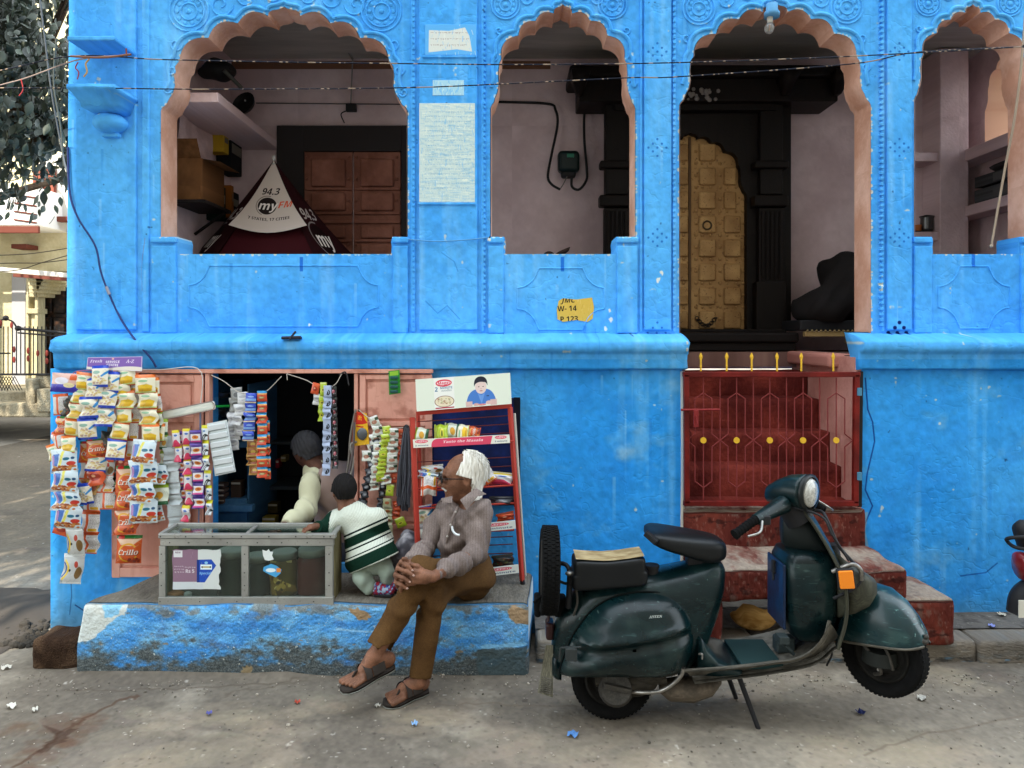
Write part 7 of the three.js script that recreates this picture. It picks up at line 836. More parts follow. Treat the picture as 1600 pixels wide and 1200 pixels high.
  part('brake_pedal', [bp(1218, 1234, 996, 1008, 2.86, 0.05, 0.003), bar(P(1226, 1008, 2.87), P(1240, 1022, 2.88), 0.008), bp(1214, 1244, 998, 1022, 2.95, 0.06, 0.01)], M([0.03, 0.04, 0.04], 0.6), t);
  const shield = [[1290, 985, D0], [1302, 940, D0], [1300, 890, D0], [1284, 845, D0], [1264, 805, D0], [1250, 785, D0]].map((p) => P(...p));
  const sw = (v) => lerp(0.18, 0.19, v) * (1 - 0.62 * sst(0.35, 1, v));
  { const c = new THREE.CatmullRomCurve3(shield), f = (th) => grid(22, 40, (u, v) => { const p = c.getPoint(v), a = u * 2 - 1, w = sw(v); return V(p.x + th - 0.035 * a * a, p.y, p.z + a * w); }); part('legshield', U(merge([f(0), f(0.014)])), paint, t); for (const s of [-1, 1]) part('legshield_trim', tube(Array.from({ length: 20 }, (_, i) => { const v = i / 19, p = c.getPoint(v); return V(p.x - 0.03, p.y, p.z + s * sw(v)); }), 0.007, 50, 6), olive, t); }
  { // glove box behind the shield, its door facing the rider
    const cx = X(1250, D0), rings = [[990, 0.085, 0.05], [984, 0.105, 0.075], [960, 0.125, 0.098], [900, 0.128, 0.104], [872, 0.12, 0.10], [858, 0.10, 0.085], [853, 0.075, 0.06]].map(([py, hw, hd]) => Array.from({ length: 20 }, (_, i) => { const a = i / 20 * 6.2832, ca = Math.cos(a), sa = Math.sin(a); return V(cx + 0.012 + hd * Math.sign(ca) * Math.abs(ca) ** 0.45 + (900 - py) * -0.0001, Y(py, D0), -D0 + hw * Math.sign(sa) * Math.abs(sa) ** 0.45); }));
    const gb = part('glove_box', U(toCreasedNormals(loft(rings), 0.7)), paint, t); sub('glove_door', bx(cx - 0.102, cx - 0.090, Y(970, D0), Y(872, D0), -D0 - 0.09, -D0 + 0.095, 0.012, 3), M([0.012, 0.04, 0.12], 0.4, { map: mott(), clearcoat: 0.3 }), gb); sub('glove_lock', [bx(cx - 0.114, cx - 0.1, Y(895, D0), Y(875, D0), -D0 - 0.012, -D0 + 0.012, 0.004), bar(V(cx - 0.108, Y(895, D0), -D0), V(cx - 0.112, Y(905, D0), -D0 + 0.01), 0.005)], blackM, gb);
  }
  part('steering_column', loft([ring(1290, 862, 872, 0.05, 1), ring(1272, 820, 868, 0.075, 1), ring(1255, 798, 868, 0.07, 1), ring(1240, 794, 866, 0.06, 1), ring(1222, 800, 850, 0.03, 1)]), M([0.008, 0.012, 0.012], 0.5), t);
  // headset with headlight, steered
  { const h = P(1243, 768, 2.95), up = V(0, 1, 0), L = (a, u, b) => h.clone().addScaledVector(fa, a).addScaledVector(up, u).addScaledVector(fb, b), Rg = (a, u, r, ry) => Array.from({ length: 18 }, (_, i) => { const q = i / 18 * 6.2832; return L(a, u + (ry ?? r) * Math.sin(q), r * Math.cos(q)); });
    const hs = part('headset', U(loft([Rg(-0.13, -0.03, 0.01), Rg(-0.115, -0.025, 0.035), Rg(-0.07, -0.01, 0.055, 0.05), Rg(-0.02, 0.0, 0.066, 0.065), Rg(0.03, 0.004, 0.069, 0.07), Rg(0.052, 0.004, 0.069, 0.07)])), paint, t); sub('headlight_rim', loft([Rg(0.05, 0.004, 0.072, 0.073), Rg(0.064, 0.004, 0.072, 0.073), Rg(0.066, 0.004, 0.062, 0.063)], false), M([0.01, 0.012, 0.012], 0.35), hs); const lens = loft([Rg(0.058, 0.004, 0.062, 0.063), Rg(0.07, 0.004, 0.05, 0.051), Rg(0.077, 0.004, 0.025, 0.026), Rg(0.079, 0.004, 0.004)]); sub('headlight_lens', lens, M([0.85, 0.83, 0.74], 0.25, { map: mott(), clearcoat: 1, clearcoatRoughness: 0.1 }), hs); sub('column_collar', [bar(L(-0.03, -0.05, 0), P(1250, 812, 2.97), 0.055, 0.06, 18)], blackM, hs);
    for (const s of [1, -1]) { const e = L(-0.05, -0.17 + (s < 0 ? 0.05 : 0), 0.30 * s), m = L(-0.035, -0.095 + (s < 0 ? 0.03 : 0), 0.19 * s), b0 = L(-0.02, -0.02, 0.04 * s); const pe = s > 0 ? P(1150, 834, 2.78) : e, pm2 = s > 0 ? P(1180, 812, 2.82) : m, pb = s > 0 ? P(1224, 788, 2.92) : b0; const hb = part('handlebar', U(bar(pb, pm2, 0.036, 0.02, 12)), paint, t); sub('grip', [bar(pm2.clone().lerp(pe, -0.15), pe, 0.0165, 0.0165, 14), ...Array.from({ length: 7 }, (_, i) => { const q = pm2.clone().lerp(pe, 0.05 + i * 0.15); return bar(q, q.clone().lerp(pe, 0.06), 0.0182, 0.0182, 14); }), bar(pe, pe.clone().add(pe.clone().sub(pm2).setLength(0.008)), 0.02, 0.02, 14)], rub, hb); sub('lever', tube([pm2.clone().add(fa.clone().multiplyScalar(0.03)), pm2.clone().lerp(pe, 0.5).addScaledVector(fa, 0.06).add(V(0, -0.008, 0)), pe.clone().addScaledVector(fa, 0.05)], 0.005, 16, 6), chrome, hb); sub('switch_box', bx(-0.024, 0.024, -0.018, 0.018, -0.018, 0.018, 0.006, 2).translate(...pm2.clone().lerp(pb, 0.25).add(V(0, -0.012, 0.01)).toArray()), blackM, hb); }
    part('cable', tube([L(-0.02, -0.05, 0.05), P(1282, 806, 2.85), P(1300, 835, 2.82), P(1326, 876, 2.82)], 0.0045, 30, 6), blackM, t);
  }
  // front panel with indicator and crash bar
  { const fp = part('front_panel', loft([[1290, 850, 950, 0.09], [1308, 868, 942, 0.115], [1330, 880, 930, 0.11], [1346, 890, 916, 0.07]].map(([px, a, b, hw]) => ring(px, a, b, hw, 0.5, 16, 0.06))), olive, t); void fp; const io = P(1322, 905, 2.80); part('indicator', bx(-0.026, 0.026, -0.034, 0.034, -0.012, 0.012, 0.005, 2).rotateZ(0.12).rotateY(-0.25).translate(io.x, io.y, io.z), M([0.85, 0.24, 0.02], 0.3), t); part('indicator_frame', bx(-0.032, 0.032, -0.038, 0.038, -0.014, 0.006, 0.005, 2).rotateZ(0.12).rotateY(-0.25).translate(io.x, io.y, io.z), blackM, t);
    part('crash_bar', tube([P(1266, 798, 2.93), P(1283, 799, 2.9), P(1292, 812, 2.86), P(1310, 852, 2.84), P(1334, 880, 2.84), P(1348, 896, 2.84), P(1336, 918, 2.83), P(1302, 935, 2.84)], 0.0065, 60, 7), blackM, t); part('crash_bar', tube([P(1300, 893, 2.85), P(1330, 882, 2.82), P(1344, 890, 2.82), P(1346, 906, 2.83)], 0.009, 30, 7), chrome, t); }
  // seats
  { const f = (x, y, z) => { const px = 800 + x * FOC / D0, py = 520 + (EYE - y) * FOC / D0, w = z + D0; const top = px < 1030 ? lerp(820, 823, (px - 1007) / 23) : lerp(823, 838, (px - 1030) / 103), bot = lerp(846, 876, clamp((px - 1012) / 90)), mid = (top + bot) / 2, hh = (bot - top) / 2, hw = lerp(0.13, 0.075, clamp((px - 1010) / 120)), cx = (px - 1071) / 62; const a = Math.abs(cx) ** 5 + Math.abs((py - mid) / hh) ** 3.2 + Math.abs(w / hw) ** 3.2; return (Math.pow(a, 0.3) - 1) * 0.05 + 0.004 * (n3(x * 14, y * 14, z * 14) - 0.5); };
    const sd = part('saddle', nets(f, V(X(1000, D0), Y(890, D0), -D0 - 0.16), V(X(1142, D0), Y(812, D0), -D0 + 0.16), 0.008), seatM, t); sub('saddle_flap', [rough(beam(P(1008, 832, 2.9), P(1026, 848, 2.88), 0.03, 0.02), 0.004, 30)], seatM, sd); sub('saddle_bracket', [bp(1075, 1122, 872, 884, D0 - 0.03, 0.06, 0.005)], blackM, sd);
    const f2 = (x, y, z) => { const px = 800 + x * FOC / D0, py = 520 + (EYE - y) * FOC / D0, w = z + D0 - 0.05; const top = 861 + 3 * Math.sin((px - 890) / 115 * Math.PI) - 5 * clamp((px - 940) / 65), bot = lerp(910, 902, clamp((px - 890) / 115)), mid = (top + bot) / 2, hh = (bot - top) / 2, cx = (px - 947.5) / (57.5 - 3 * ((py - mid) / hh < 0 ? 1 : 0)); const a = Math.abs(cx) ** 9 + Math.abs((py - mid) / hh) ** 8 + Math.abs(w / 0.075) ** 9; return (Math.pow(a, 0.14) - 1) * 0.06 + 0.003 * (n3(x * 14, y * 14, z * 14) - 0.5); };
    const ps = part('pillion_seat', nets(f2, V(X(880, D0), Y(920, D0), -D0 - 0.14), V(X(1014, D0), Y(850, D0), -D0 + 0.14), 0.007), seatM, t); sub('worn_top', grid(20, 12, (u, v) => { const px = lerp(896, 999, u), w = lerp(-0.069, 0.064, v), top = 861 + 3 * Math.sin((px - 890) / 115 * Math.PI) - 5 * clamp((px - 940) / 65) - 0.4; return V(X(px, D0), Y(top, D0) + 0.004 - 0.004 * (Math.abs(w) / 0.069) ** 6 + 0.002 * fbm(u * 9, v * 7), -D0 + 0.05 + w); }), M('#ffffff', 0.85, { map: plaster([138, 118, 84], [176, 158, 120], [1, 1], 20) }), ps); sub('seat_frame', [bar(P(893, 909, D0 - 0.1), P(1000, 901, D0 - 0.1), 0.006), bar(P(893, 909, D0 + 0.1), P(1000, 901, D0 + 0.1), 0.006)], alloy, ps); part('seat_bracket', [bp(925, 980, 903, 920, D0 - 0.05, 0.1, 0.005)], blackM, t); }
  part('fuel_cap', [bar(P(1018, 897, D0 - 0.02), P(1018, 885, D0 - 0.02), 0.03, 0.026, 16), bar(P(1018, 886, D0 - 0.02), P(1018, 882, D0 - 0.02), 0.032, 0.03, 16)], blackM, t);
  // spare wheel on its carrier behind
  { const c = P(858, 890, D0 - 0.02); const sw2 = part('spare_wheel', lathe(tyreP(0.171, 0.074), 48).applyMatrix4(new THREE.Matrix4().makeRotationZ(Math.PI / 2 - 0.03)).translate(c.x, c.y, c.z), rub, t); const tr = []; for (let i = 0; i < 60; i++) for (const s of [-1.5, -0.5, 0.5, 1.5]) { const b = new THREE.BoxGeometry(0.005, 0.013, 0.012); b.translate(0.171, s * 0.016, 0); b.rotateY(i / 60 * 6.2832 + s * 0.05); b.applyMatrix4(new THREE.Matrix4().makeRotationZ(Math.PI / 2 - 0.03)); b.translate(c.x, c.y, c.z); tr.push(b); } stuff(sub('tread', tr, rub, sw2)); sub('rim', lathe([[0.02, 0.02], [0.1, 0.02], [0.125, 0.03], [0.125, -0.03], [0.02, -0.02]], 30).applyMatrix4(new THREE.Matrix4().makeRotationZ(Math.PI / 2 - 0.03)).translate(c.x, c.y, c.z), alloy, sw2);
    part('carrier', [tube([P(868, 880, 2.98), P(884, 882, 2.95), P(890, 895, 2.93), P(893, 915, 2.92)], 0.009, 24, 7), bar(P(891, 895, 2.93), P(888, 950, 2.93), 0.012), tube([P(868, 905, 2.97), P(885, 912, 2.94), P(892, 905, 2.93)], 0.006, 16, 6)], blackM, t); part('carrier', [tube([P(898, 905, 2.9), P(902, 940, 2.9), P(896, 962, 2.9)], 0.005, 16, 6)], alloy, t); part('carrier_clamp', sph(P(890, 896, 2.92), 0.014, 1.3, 0.7, 1), chrome, t);
    part('rear_step', [bp(835, 846, 936, 966, 2.97, 0.09, 0.012, 2), bp(866, 886, 938, 966, 2.96, 0.09, 0.012, 2), tube([P(834, 942, 2.93), P(846, 932, 2.94), P(862, 938, 2.95), P(884, 936, 2.95)], 0.006, 24, 6)], rub, t); }
  // tail: lamp, number bracket, mudflap
  part('tail_lamp', [bp(853, 866, 975, 1002, 2.97, 0.08, 0.012, 2), bar(P(856, 972, 2.93), P(858, 960, 2.94), 0.006)], M([0.03, 0.012, 0.012], 0.35), t);
  part('mudflap', grid(6, 12, (u, v) => P(lerp(lerp(853, 842, v), lerp(864, 866, v), u) - 2 * v, lerp(1008, 1082, v) + 8 * u * v, 2.98 - 0.03 * u + 0.02 * Math.sin(v * 4))), M([0.26, 0.24, 0.17], 0.85, { map: mott() }), t); { const l = []; for (let i = 0; i < 8; i++) l.push(bar(P(846 - i * 0.4, 1058 + i * 3.2, 2.955), P(862, 1062 + i * 3.2, 2.94), 0.003, 0.003, 4)); stuff(part('flap_rib', l, grime, t)); }
  part('tail_panel', U(loft([ring(862, 1020, 1050, 0.06), ring(868, 1015, 1056, 0.07), ring(876, 1025, 1058, 0.06)])), paint, t);
  // engine, exhaust, kick start, stand
  part('engine', [sph(P(985, 1062, 2.96), 0.085, 1.3, 0.7, 0.9, 20), bar(P(930, 1060, 2.95), P(1040, 1052, 2.92), 0.03, 0.04, 12), bp(940, 1010, 1048, 1066, 2.9, 0.1, 0.012, 2)], M([0.08, 0.07, 0.055], 0.7, { map: mott() }), t); part('engine_cover', [bar(P(962, 1075, 2.88), P(962, 1075, 2.93), 0.06, 0.07, 20), beam(P(944, 1071, 2.87), P(986, 1080, 2.87), 0.02, 0.02)], alloy, t);
  part('muffler', loft([[1028, 1060, 1074, 0.03], [1040, 1056, 1084, 0.06], [1075, 1052, 1086, 0.07], [1105, 1048, 1076, 0.06], [1120, 1048, 1060, 0.03]].map(([a, b, c, h]) => ring(a, b, c, h, 0.9, 16, 0.04))), M([0.22, 0.17, 0.12], 0.7, { metalness: 0.3, map: mott() }), t);
  part('kick_starter', tube([P(1068, 1044, 2.80), P(1064, 1056, 2.81), P(1050, 1070, 2.83), P(1030, 1080, 2.85), P(1004, 1082, 2.87), P(980, 1080, 2.9)], 0.0075, 40, 7), chrome, t);
  part('stand_leg', bar(P(1152, 1050, 2.93), P(1185, 1139, 2.912), 0.0105, 0.0095, 9), blackM, t); part('stand_leg', bar(P(1136, 1052, 3.1), P(1150, 1091, 3.15), 0.0105, 0.0095, 9), blackM, t);
  part('floor_hook', [tube([P(1092, 1022, 2.84), P(1097, 1022, 2.83), P(1097, 1030, 2.83)], 0.004, 12, 6)], chrome, t); part('under_frame', [bar(P(1060, 1052, D0), P(1280, 1022, D0), 0.025, 0.025, 10), tube([P(1290, 1000, 2.9), P(1300, 1020, 2.92), P(1292, 1040, 2.95)], 0.004, 14, 5)], blackM, t);
}
// ---- motorbike whose edge shows at the right side of the photo
{
  const d = 3.25, t = thing('motorcycle', 'black and red motorcycle cut off by the right edge', 'motorcycle', V(X(1700, d), 0.1, -d)), red = M([0.22, 0.015, 0.02], 0.3, { clearcoat: 0.6 }), wh = M([0.6, 0.58, 0.5], 0.5);
  part('tail_unit', loft([[1588, 818, 838, 0.03], [1596, 812, 860, 0.05], [1640, 815, 872, 0.09], [1720, 830, 870, 0.12]].map(([px, a, b, hw]) => { const c = P(px, (a + b) / 2, d), h = (b - a) / 2 * d / FOC; return Array.from({ length: 14 }, (_, i) => V(c.x, c.y + h * Math.sin(i * 0.449), c.z + hw * Math.cos(i * 0.449))); })), blackM, t); part('grab_rail', [tube([P(1640, 838, d - 0.08), P(1600, 839, d - 0.07), P(1576, 841, d - 0.04), P(1574, 846, d), P(1590, 856, d - 0.06), P(1640, 862, d - 0.08)], 0.008, 40, 7)], blackM, t);
  part('side_panel', loft([[1588, 864, 880, 0.03], [1594, 862, 905, 0.06], [1640, 866, 930, 0.1], [1720, 870, 940, 0.12]].map(([px, a, b, hw]) => { const c = P(px, (a + b) / 2, d), h = (b - a) / 2 * d / FOC; return Array.from({ length: 14 }, (_, i) => V(c.x, c.y + h * Math.sin(i * 0.449), c.z + hw * Math.cos(i * 0.449))); })), red, t); part('number_plate', [bp(1592, 1640, 938, 966, d - 0.05, 0.006, 0.004)], wh, t);
  const c = P(1712, 0, d); part('rear_wheel', lathe([[0.2, -0.03], [0.27, -0.045], [0.29, 0], [0.27, 0.045], [0.2, 0.03]], 40).rotateX(Math.PI / 2).translate(c.x, 0.29, -d), rub0(), t); part('rear_fender', [tube([P(1592, 960, d), P(1600, 930, d), P(1640, 905, d)], 0.05, 16, 8)], blackM, t); part('frame_tube', [bar(P(1640, 880, d), V(c.x, 0.29, -d), 0.03), bar(V(c.x, 0.29, -d), V(c.x + 0.6, 0.4, -d), 0.04)], alloyM(), t);
  const f = part('front_wheel', lathe([[0.2, -0.03], [0.27, -0.04], [0.29, 0], [0.27, 0.04], [0.2, 0.03]], 40).rotateX(Math.PI / 2).translate(c.x + 1.2, 0.29, -d), rub0(), t); void f; part('front_fork', [bar(V(c.x + 1.2, 0.29, -d + 0.06), V(c.x + 0.95, 0.9, -d + 0.06), 0.022), bar(V(c.x + 1.2, 0.29, -d - 0.06), V(c.x + 0.95, 0.9, -d - 0.06), 0.022)], alloyM(), t); part('handlebar', [tube([V(c.x + 0.86, 0.98, -d + 0.34), V(c.x + 0.93, 0.98, -d + 0.15), V(c.x + 0.95, 0.92, -d), V(c.x + 0.93, 0.98, -d - 0.15), V(c.x + 0.86, 0.98, -d - 0.34)], 0.014)], blackM, t); part('headlight', [sph(V(c.x + 1.05, 0.86, -d), 0.09, 0.8, 1, 1, 16)], blackM, t); part('seat', [lumpSeat(c.x, d)], blackM, t); part('fuel_tank', sph(V(c.x + 0.7, 0.75, -d), 0.2, 1.4, 0.7, 0.7), red, t); part('engine_block', bx(c.x + 0.45, c.x + 0.8, 0.25, 0.58, -d - 0.12, -d + 0.12, 0.03, 2), alloyM(), t);
}
function lumpSeat(x, d) { return bx(x + 0.02, x + 0.52, 0.70, 0.78, -d - 0.12, -d + 0.12, 0.035, 3); }
function rub0() { return M([0.02, 0.02, 0.02], 0.85); } function alloyM() { return M([0.12, 0.12, 0.12], 0.5, { metalness: 0.4 }); }
// ---------------------------------------------------------------- people
const skinT = ptex(256, 256, (x, y) => { const a = fbm(x / 30, y / 30, 4), b = fbm(x / 4, y / 4, 2, 1); return mix([150, 150, 150], [255, 250, 246], clamp(a * 0.8 + b * 0.4)); });
const skin = (c) => M(c, 0.55, { map: skinT });
const U1 = (g, s = 0.25) => uvXY(g, s, s);
// head in its own frame: face towards +z, chin at -0.115, crown at 0.12
function headSDF(o = {}) {
  const f = [ell(V(0, 0.035, -0.018), 0.074, 0.088, 0.097), cap(V(0, -0.03, 0.022), V(0, -0.082, 0.048), 0.058, 0.03), ell(V(0, -0.012, 0.045), 0.056, 0.055, 0.045), cap(V(-0.035, 0.032, 0.066), V(0.035, 0.032, 0.066), 0.017), cap(V(0, -0.09, 0.058), V(0, -0.09, 0.062), 0.02), cap(V(0, -0.04, -0.02), V(0, -0.15, -0.035), 0.052, 0.055)];
  const base = union(f, 0.03), nose = union([cap(V(0, 0.022, 0.082), V(0, -0.016, 0.108), 0.009, 0.014), cap(V(-0.014, -0.022, 0.09), V(0.014, -0.022, 0.09), 0.010)], 0.012);
  const lips = union([cap(V(-0.02, -0.05, 0.079), V(0.02, -0.05, 0.079), 0.0085), cap(V(-0.017, -0.062, 0.078), V(0.017, -0.062, 0.078), 0.0085)], 0.003), ears = union([-1, 1].map((s) => ell(V(s * 0.076, 0.004, -0.012), 0.011, 0.034, 0.02)), 0.001), earHole = [-1, 1].map((s) => ell(V(s * 0.089, 0.004, -0.008), 0.008, 0.02, 0.01));
  const eye = [-1, 1].map((s) => ell(V(s * 0.031, 0.014, 0.088), 0.019, 0.012, 0.02));
  const chk = [-1, 1].map((s) => cap(V(s * 0.03, -0.03, 0.082), V(s * 0.036, -0.06, 0.066), 0.004));
  return (x, y, z) => { let d = smin(base(x, y, z), nose(x, y, z), 0.014); d = smin(d, lips(x, y, z), 0.006); d = smin(d, ears(x, y, z), 0.008); for (const e of [...eye, ...earHole]) d = -smin(-d, e(x, y, z), 0.008); if (o.old) { for (const e of chk) d = -smin(-d, e(x, y, z), 0.006); d += 0.0012 * Math.sin(y * 420 + 6 * n3(x * 30, y * 30, z * 30)) * sst(0.02, 0.07, y) * sst(0.05, 0.08, z); } return d; };
}
const headG = (o) => nets(headSDF(o), V(-0.1, -0.17, -0.13), V(0.1, 0.14, 0.135), 0.0036);
function frame(pos, face, up = V(0, 1, 0), s = 1) { const z = face.clone().normalize(), x = new THREE.Vector3().crossVectors(up, z).normalize(), y = new THREE.Vector3().crossVectors(z, x); return new THREE.Matrix4().makeBasis(x, y, z).setPosition(pos).multiply(new THREE.Matrix4().makeScale(s, s, s)); }
const folds = (f, a, k, dir) => (x, y, z) => { const w = n3(x * 7, y * 7, z * 7); return f(x, y, z) + a * Math.sin(k * (x * dir.x + y * dir.y + z * dir.z) + 14 * w) * (0.3 + w) + a * 0.5 * Math.sin(k * 1.9 * (x * dir.y - y * dir.x) + 9 * w); };
const blob = (list, k, pad, c, mod) => { const pts = list.flatMap((l) => [l[0], l[1]]), R = Math.max(...list.flatMap((l) => [l[2], l[3] ?? l[2]])); let f = union(list.map((l) => cap(...l)), k); if (mod) f = mod(f); const [lo, hi] = boundsOf(pts, R + pad); return nets(f, lo, hi, c); };
const chain = (pts, r0, r1) => pts.slice(1).map((p, i) => [pts[i], p, lerp(r0, r1, i / (pts.length - 1)), lerp(r0, r1, (i + 1) / (pts.length - 1))]);
const sepB = (g) => { g.computeBoundingBox(); return g; };
// ---- old man seated on the ledge
{
  const t = thing('person', 'seated old man with white hair, grey shirt and brown trousers on the ledge', 'person', V(X(735, 3.5), 0.322, -3.5));
  const skM = skin([0.29, 0.135, 0.08]);
  const pel = P(730, 884, 3.55), belly = P(727, 856, 3.50), chest = P(725, 815, 3.49), neck = P(736, 782, 3.5), sL = P(749, 802, 3.42), sR = P(697, 796, 3.60), eL = P(743, 864, 3.34), wL = P(677, 901, 3.06), eR = P(664, 858, 3.45), wR = P(641, 884, 3.19);
  const hL = P(740, 908, 3.46), hR = P(714, 892, 3.62), kL = P(657, 896, 3.15), kR = P(677, 930, 3.18), aL = P(584, 1026, 3.06), aR = P(655, 1064, 3.15);
  const hb = P(737, 770, 3.50);
  // body: trunk, arms and legs in one skin
  const limbs = [[pel, belly, 0.072, 0.068], [belly, chest, 0.068, 0.066], [chest, neck, 0.062, 0.046], [neck, hb, 0.047, 0.048], [sR, sL, 0.032], [sL, eL, 0.034, 0.03], [eL, wL, 0.03, 0.023], [sR, eR, 0.034, 0.03], [eR, wR, 0.03, 0.023], [hL, kL, 0.05, 0.038], [kL, aL, 0.036, 0.028], [hR, kR, 0.05, 0.038], [kR, aR, 0.036, 0.028]];
  const feet = (ank, heel, toe, side) => { const d = toe.clone().sub(heel), f = d.clone().normalize(), s = new THREE.Vector3().crossVectors(f, V(0, 1, 0)).normalize().multiplyScalar(side), up = V(0, 0.012, 0), l = [[ank, heel.clone().add(V(0, 0.028, 0)), 0.032, 0.032], [ank, heel.clone().lerp(toe, 0.55).add(V(0, 0.03, 0)), 0.034, 0.027], [heel.clone().add(V(0, 0.026, 0)), heel.clone().lerp(toe, 0.62).addScaledVector(s, 0.018).add(up), 0.028, 0.02], [heel.clone().add(V(0, 0.026, 0)), heel.clone().lerp(toe, 0.62).addScaledVector(s, -0.018).add(up), 0.028, 0.02]]; for (let i = 0; i < 5; i++) { const o = (i - 2) * 0.0175, a = heel.clone().lerp(toe, 0.66).addScaledVector(s, -o).add(up), b = heel.clone().lerp(toe, 0.98 - Math.abs(i - 0.6) * 0.035).addScaledVector(s, -o * 1.15).add(V(0, 0.008, 0)); l.push([a, b, 0.0125 - i * 0.0006, i ? 0.0085 : 0.0115]); } return { l, f, s }; };
  const hlL = P(606, 1040, 3.11), toL = P(537, 1046, 2.99), hlR = P(660, 1078, 3.19), toR = P(604, 1094, 3.075);
  toL.y = hlL.y - 0.035; hlR.y = 0.02; toR.y = 0.02;
  const FL = feet(aL, hlL, toL, 1), FR = feet(aR, hlR, toR, -1);
  const bodyG = [blob(limbs, 0.03, 0.02, 0.011), blob([[kL.clone().lerp(aL, 0.5), aL, 0.036, 0.03], ...FL.l], 0.006, 0.01, 0.0036), blob([[kR.clone().lerp(aR, 0.5), aR, 0.036, 0.03], ...FR.l], 0.006, 0.01, 0.0036)];
  // hands clasped over the knee, five fingers each
  const Lk = P(648, 900, 3.06), Rk = P(627, 889, 3.09);
  const palmL = [[wL, P(664, 900, 3.055), 0.023, 0.025], [P(664, 897, 3.06), P(647, 893, 3.05), 0.02, 0.013], [P(664, 902, 3.055), P(645, 901, 3.045), 0.021, 0.014], [P(665, 906, 3.055), P(646, 908, 3.045), 0.018, 0.013]];
  const fL = [[[648, 892, 3.06], [634, 886, 3.065], [625, 893, 3.08], [624, 900, 3.095]], [[646, 899, 3.055], [631, 896, 3.055], [620, 902, 3.07], [620, 908, 3.085]], [[646, 905, 3.055], [632, 905, 3.05], [620, 911, 3.065], [621, 917, 3.08]], [[648, 911, 3.058], [636, 913, 3.05], [626, 919, 3.06], [627, 924, 3.075]], [[662, 893, 3.08], [652, 885, 3.06], [640, 881, 3.055], [632, 880, 3.06]]];
  const palmR = [[wR, P(631, 888, 3.13), 0.023, 0.024], [P(631, 886, 3.13), P(623, 887, 3.10), 0.019, 0.013], [P(630, 893, 3.12), P(620, 897, 3.095), 0.02, 0.014], [P(632, 899, 3.12), P(620, 908, 3.095), 0.018, 0.013]];
  const fR = [[[623, 884, 3.09], [627, 878, 3.06], [637, 884, 3.04], [643, 891, 3.037]], [[620, 891, 3.085], [622, 888, 3.052], [635, 893, 3.032], [645, 899, 3.03]], [[618, 900, 3.085], [619, 898, 3.05], [630, 903, 3.03], [639, 909, 3.03]], [[620, 910, 3.085], [619, 910, 3.052], [627, 914, 3.035], [635, 919, 3.035]], [[634, 888, 3.12], [637, 880, 3.09], [634, 874, 3.065], [630, 873, 3.05]]];
  const fing = (l, r) => l.flatMap((p, i) => chain(p.map((q) => P(...q)), (i === 4 ? 0.0115 : 0.0098) * r, 0.0075 * r));
  bodyG.push(blob([...palmL, ...fing(fL, 1)], 0.006, 0.008, 0.0031), blob([...palmR, ...fing(fR, 1)], 0.006, 0.008, 0.0031));
  const hm = frame(P(721.5, 748, 3.49), V(-0.97, -0.05, 0.24), V(-0.06, 1, 0.02), 0.95); const hg = headG({ old: true }); hg.applyMatrix4(hm); bodyG.push(hg);
  bodyG.forEach((g) => U1(g, 0.2)); const body = part('body', bodyG, skM, t); void body;
  const nails = []; for (const f of fR.slice(0, 4)) { const p = P(...f[3]); nails.push(sph(p.add(V(0.004, 0.001, 0.0062)), 0.0045, 1.2, 0.9, 0.4, 8)); } part('fingernails', nails, M([0.5, 0.33, 0.27], 0.45), t); t.children.at(-1).userData.kind = 'stuff';
  // hair, moustache, glasses
  const hs = headSDF(); const hair = (x, y, z) => { const d = hs(x, y, z) - 0.008 - 0.008 * sst(0.02, -0.08, z) - 0.004 * sst(0.05, -0.05, y) * sst(0.0, -0.06, z); const st = 0.0011 * Math.sin(z * 330 + y * 120 + 22 * n3(x * 14, y * 10, z * 14)) + 0.005 * (n3(x * 50, y * 22, z * 50) - 0.5); const lim = y > 0.035 ? lerp(0.036, -0.012, clamp((y - 0.035) / 0.085)) : lerp(0.036, -0.034, clamp((0.035 - y) / 0.022)); return Math.max(d + st, Math.max((z - lim) * 0.7, (-0.088 - 0.2 * Math.abs(x) - y) * 0.8) + 2.2 * st); };
  let hairG = nets(hair, V(-0.13, -0.14, -0.17), V(0.13, 0.16, 0.1), 0.0042); hairG.applyMatrix4(hm); const locks = []; for (let i = 0; i < 260; i++) { const ph = rr(-2.45, 2.45), t0 = rr(0.1, 1.5), t1 = t0 + rr(0.35, 0.9), lift = rr(0.0, 0.006), sw = rr(-0.25, 0.25), q = []; for (let k = 0; k <= 4; k++) { const th = lerp(t0, Math.min(1.85, t1), k / 4), a = ph + sw * k / 4, r = 1 + (0.02 + lift * k / 4) / 0.09, e = k === 4 ? 0.004 : 0; q.push(V((0.074 * r + e) * Math.sin(th) * Math.sin(a), 0.035 + 0.088 * r * Math.cos(th) - (th > 1.5 ? 0.045 * (th - 1.5) : 0), -0.018 - 0.099 * r * Math.sin(th) * Math.cos(a) - e)); } if (q[0].z > -0.02 || q.some((p) => p.z > 0.012) || (q[2].y < 0.03 && q[2].z > -0.03) || (q[4].y < 0.03 && q[4].z > -0.03)) continue; locks.push(new THREE.TubeGeometry(new THREE.CatmullRomCurve3(q.map((p) => p.applyMatrix4(hm))), 6, rr(0.0008, 0.0015), 3)); } hairG = merge([hairG, ...locks]); part('hair', U1(hairG, 0.2), M('#ffffff', 0.75, { map: ptex(128, 128, (x, y) => mix([176, 170, 156], [240, 237, 228], clamp(fbm(x / 3, y / 26, 4) * 1.5 - 0.2))) }), t);
  const L = (x, y, z) => V(x, y, z).applyMatrix4(hm);
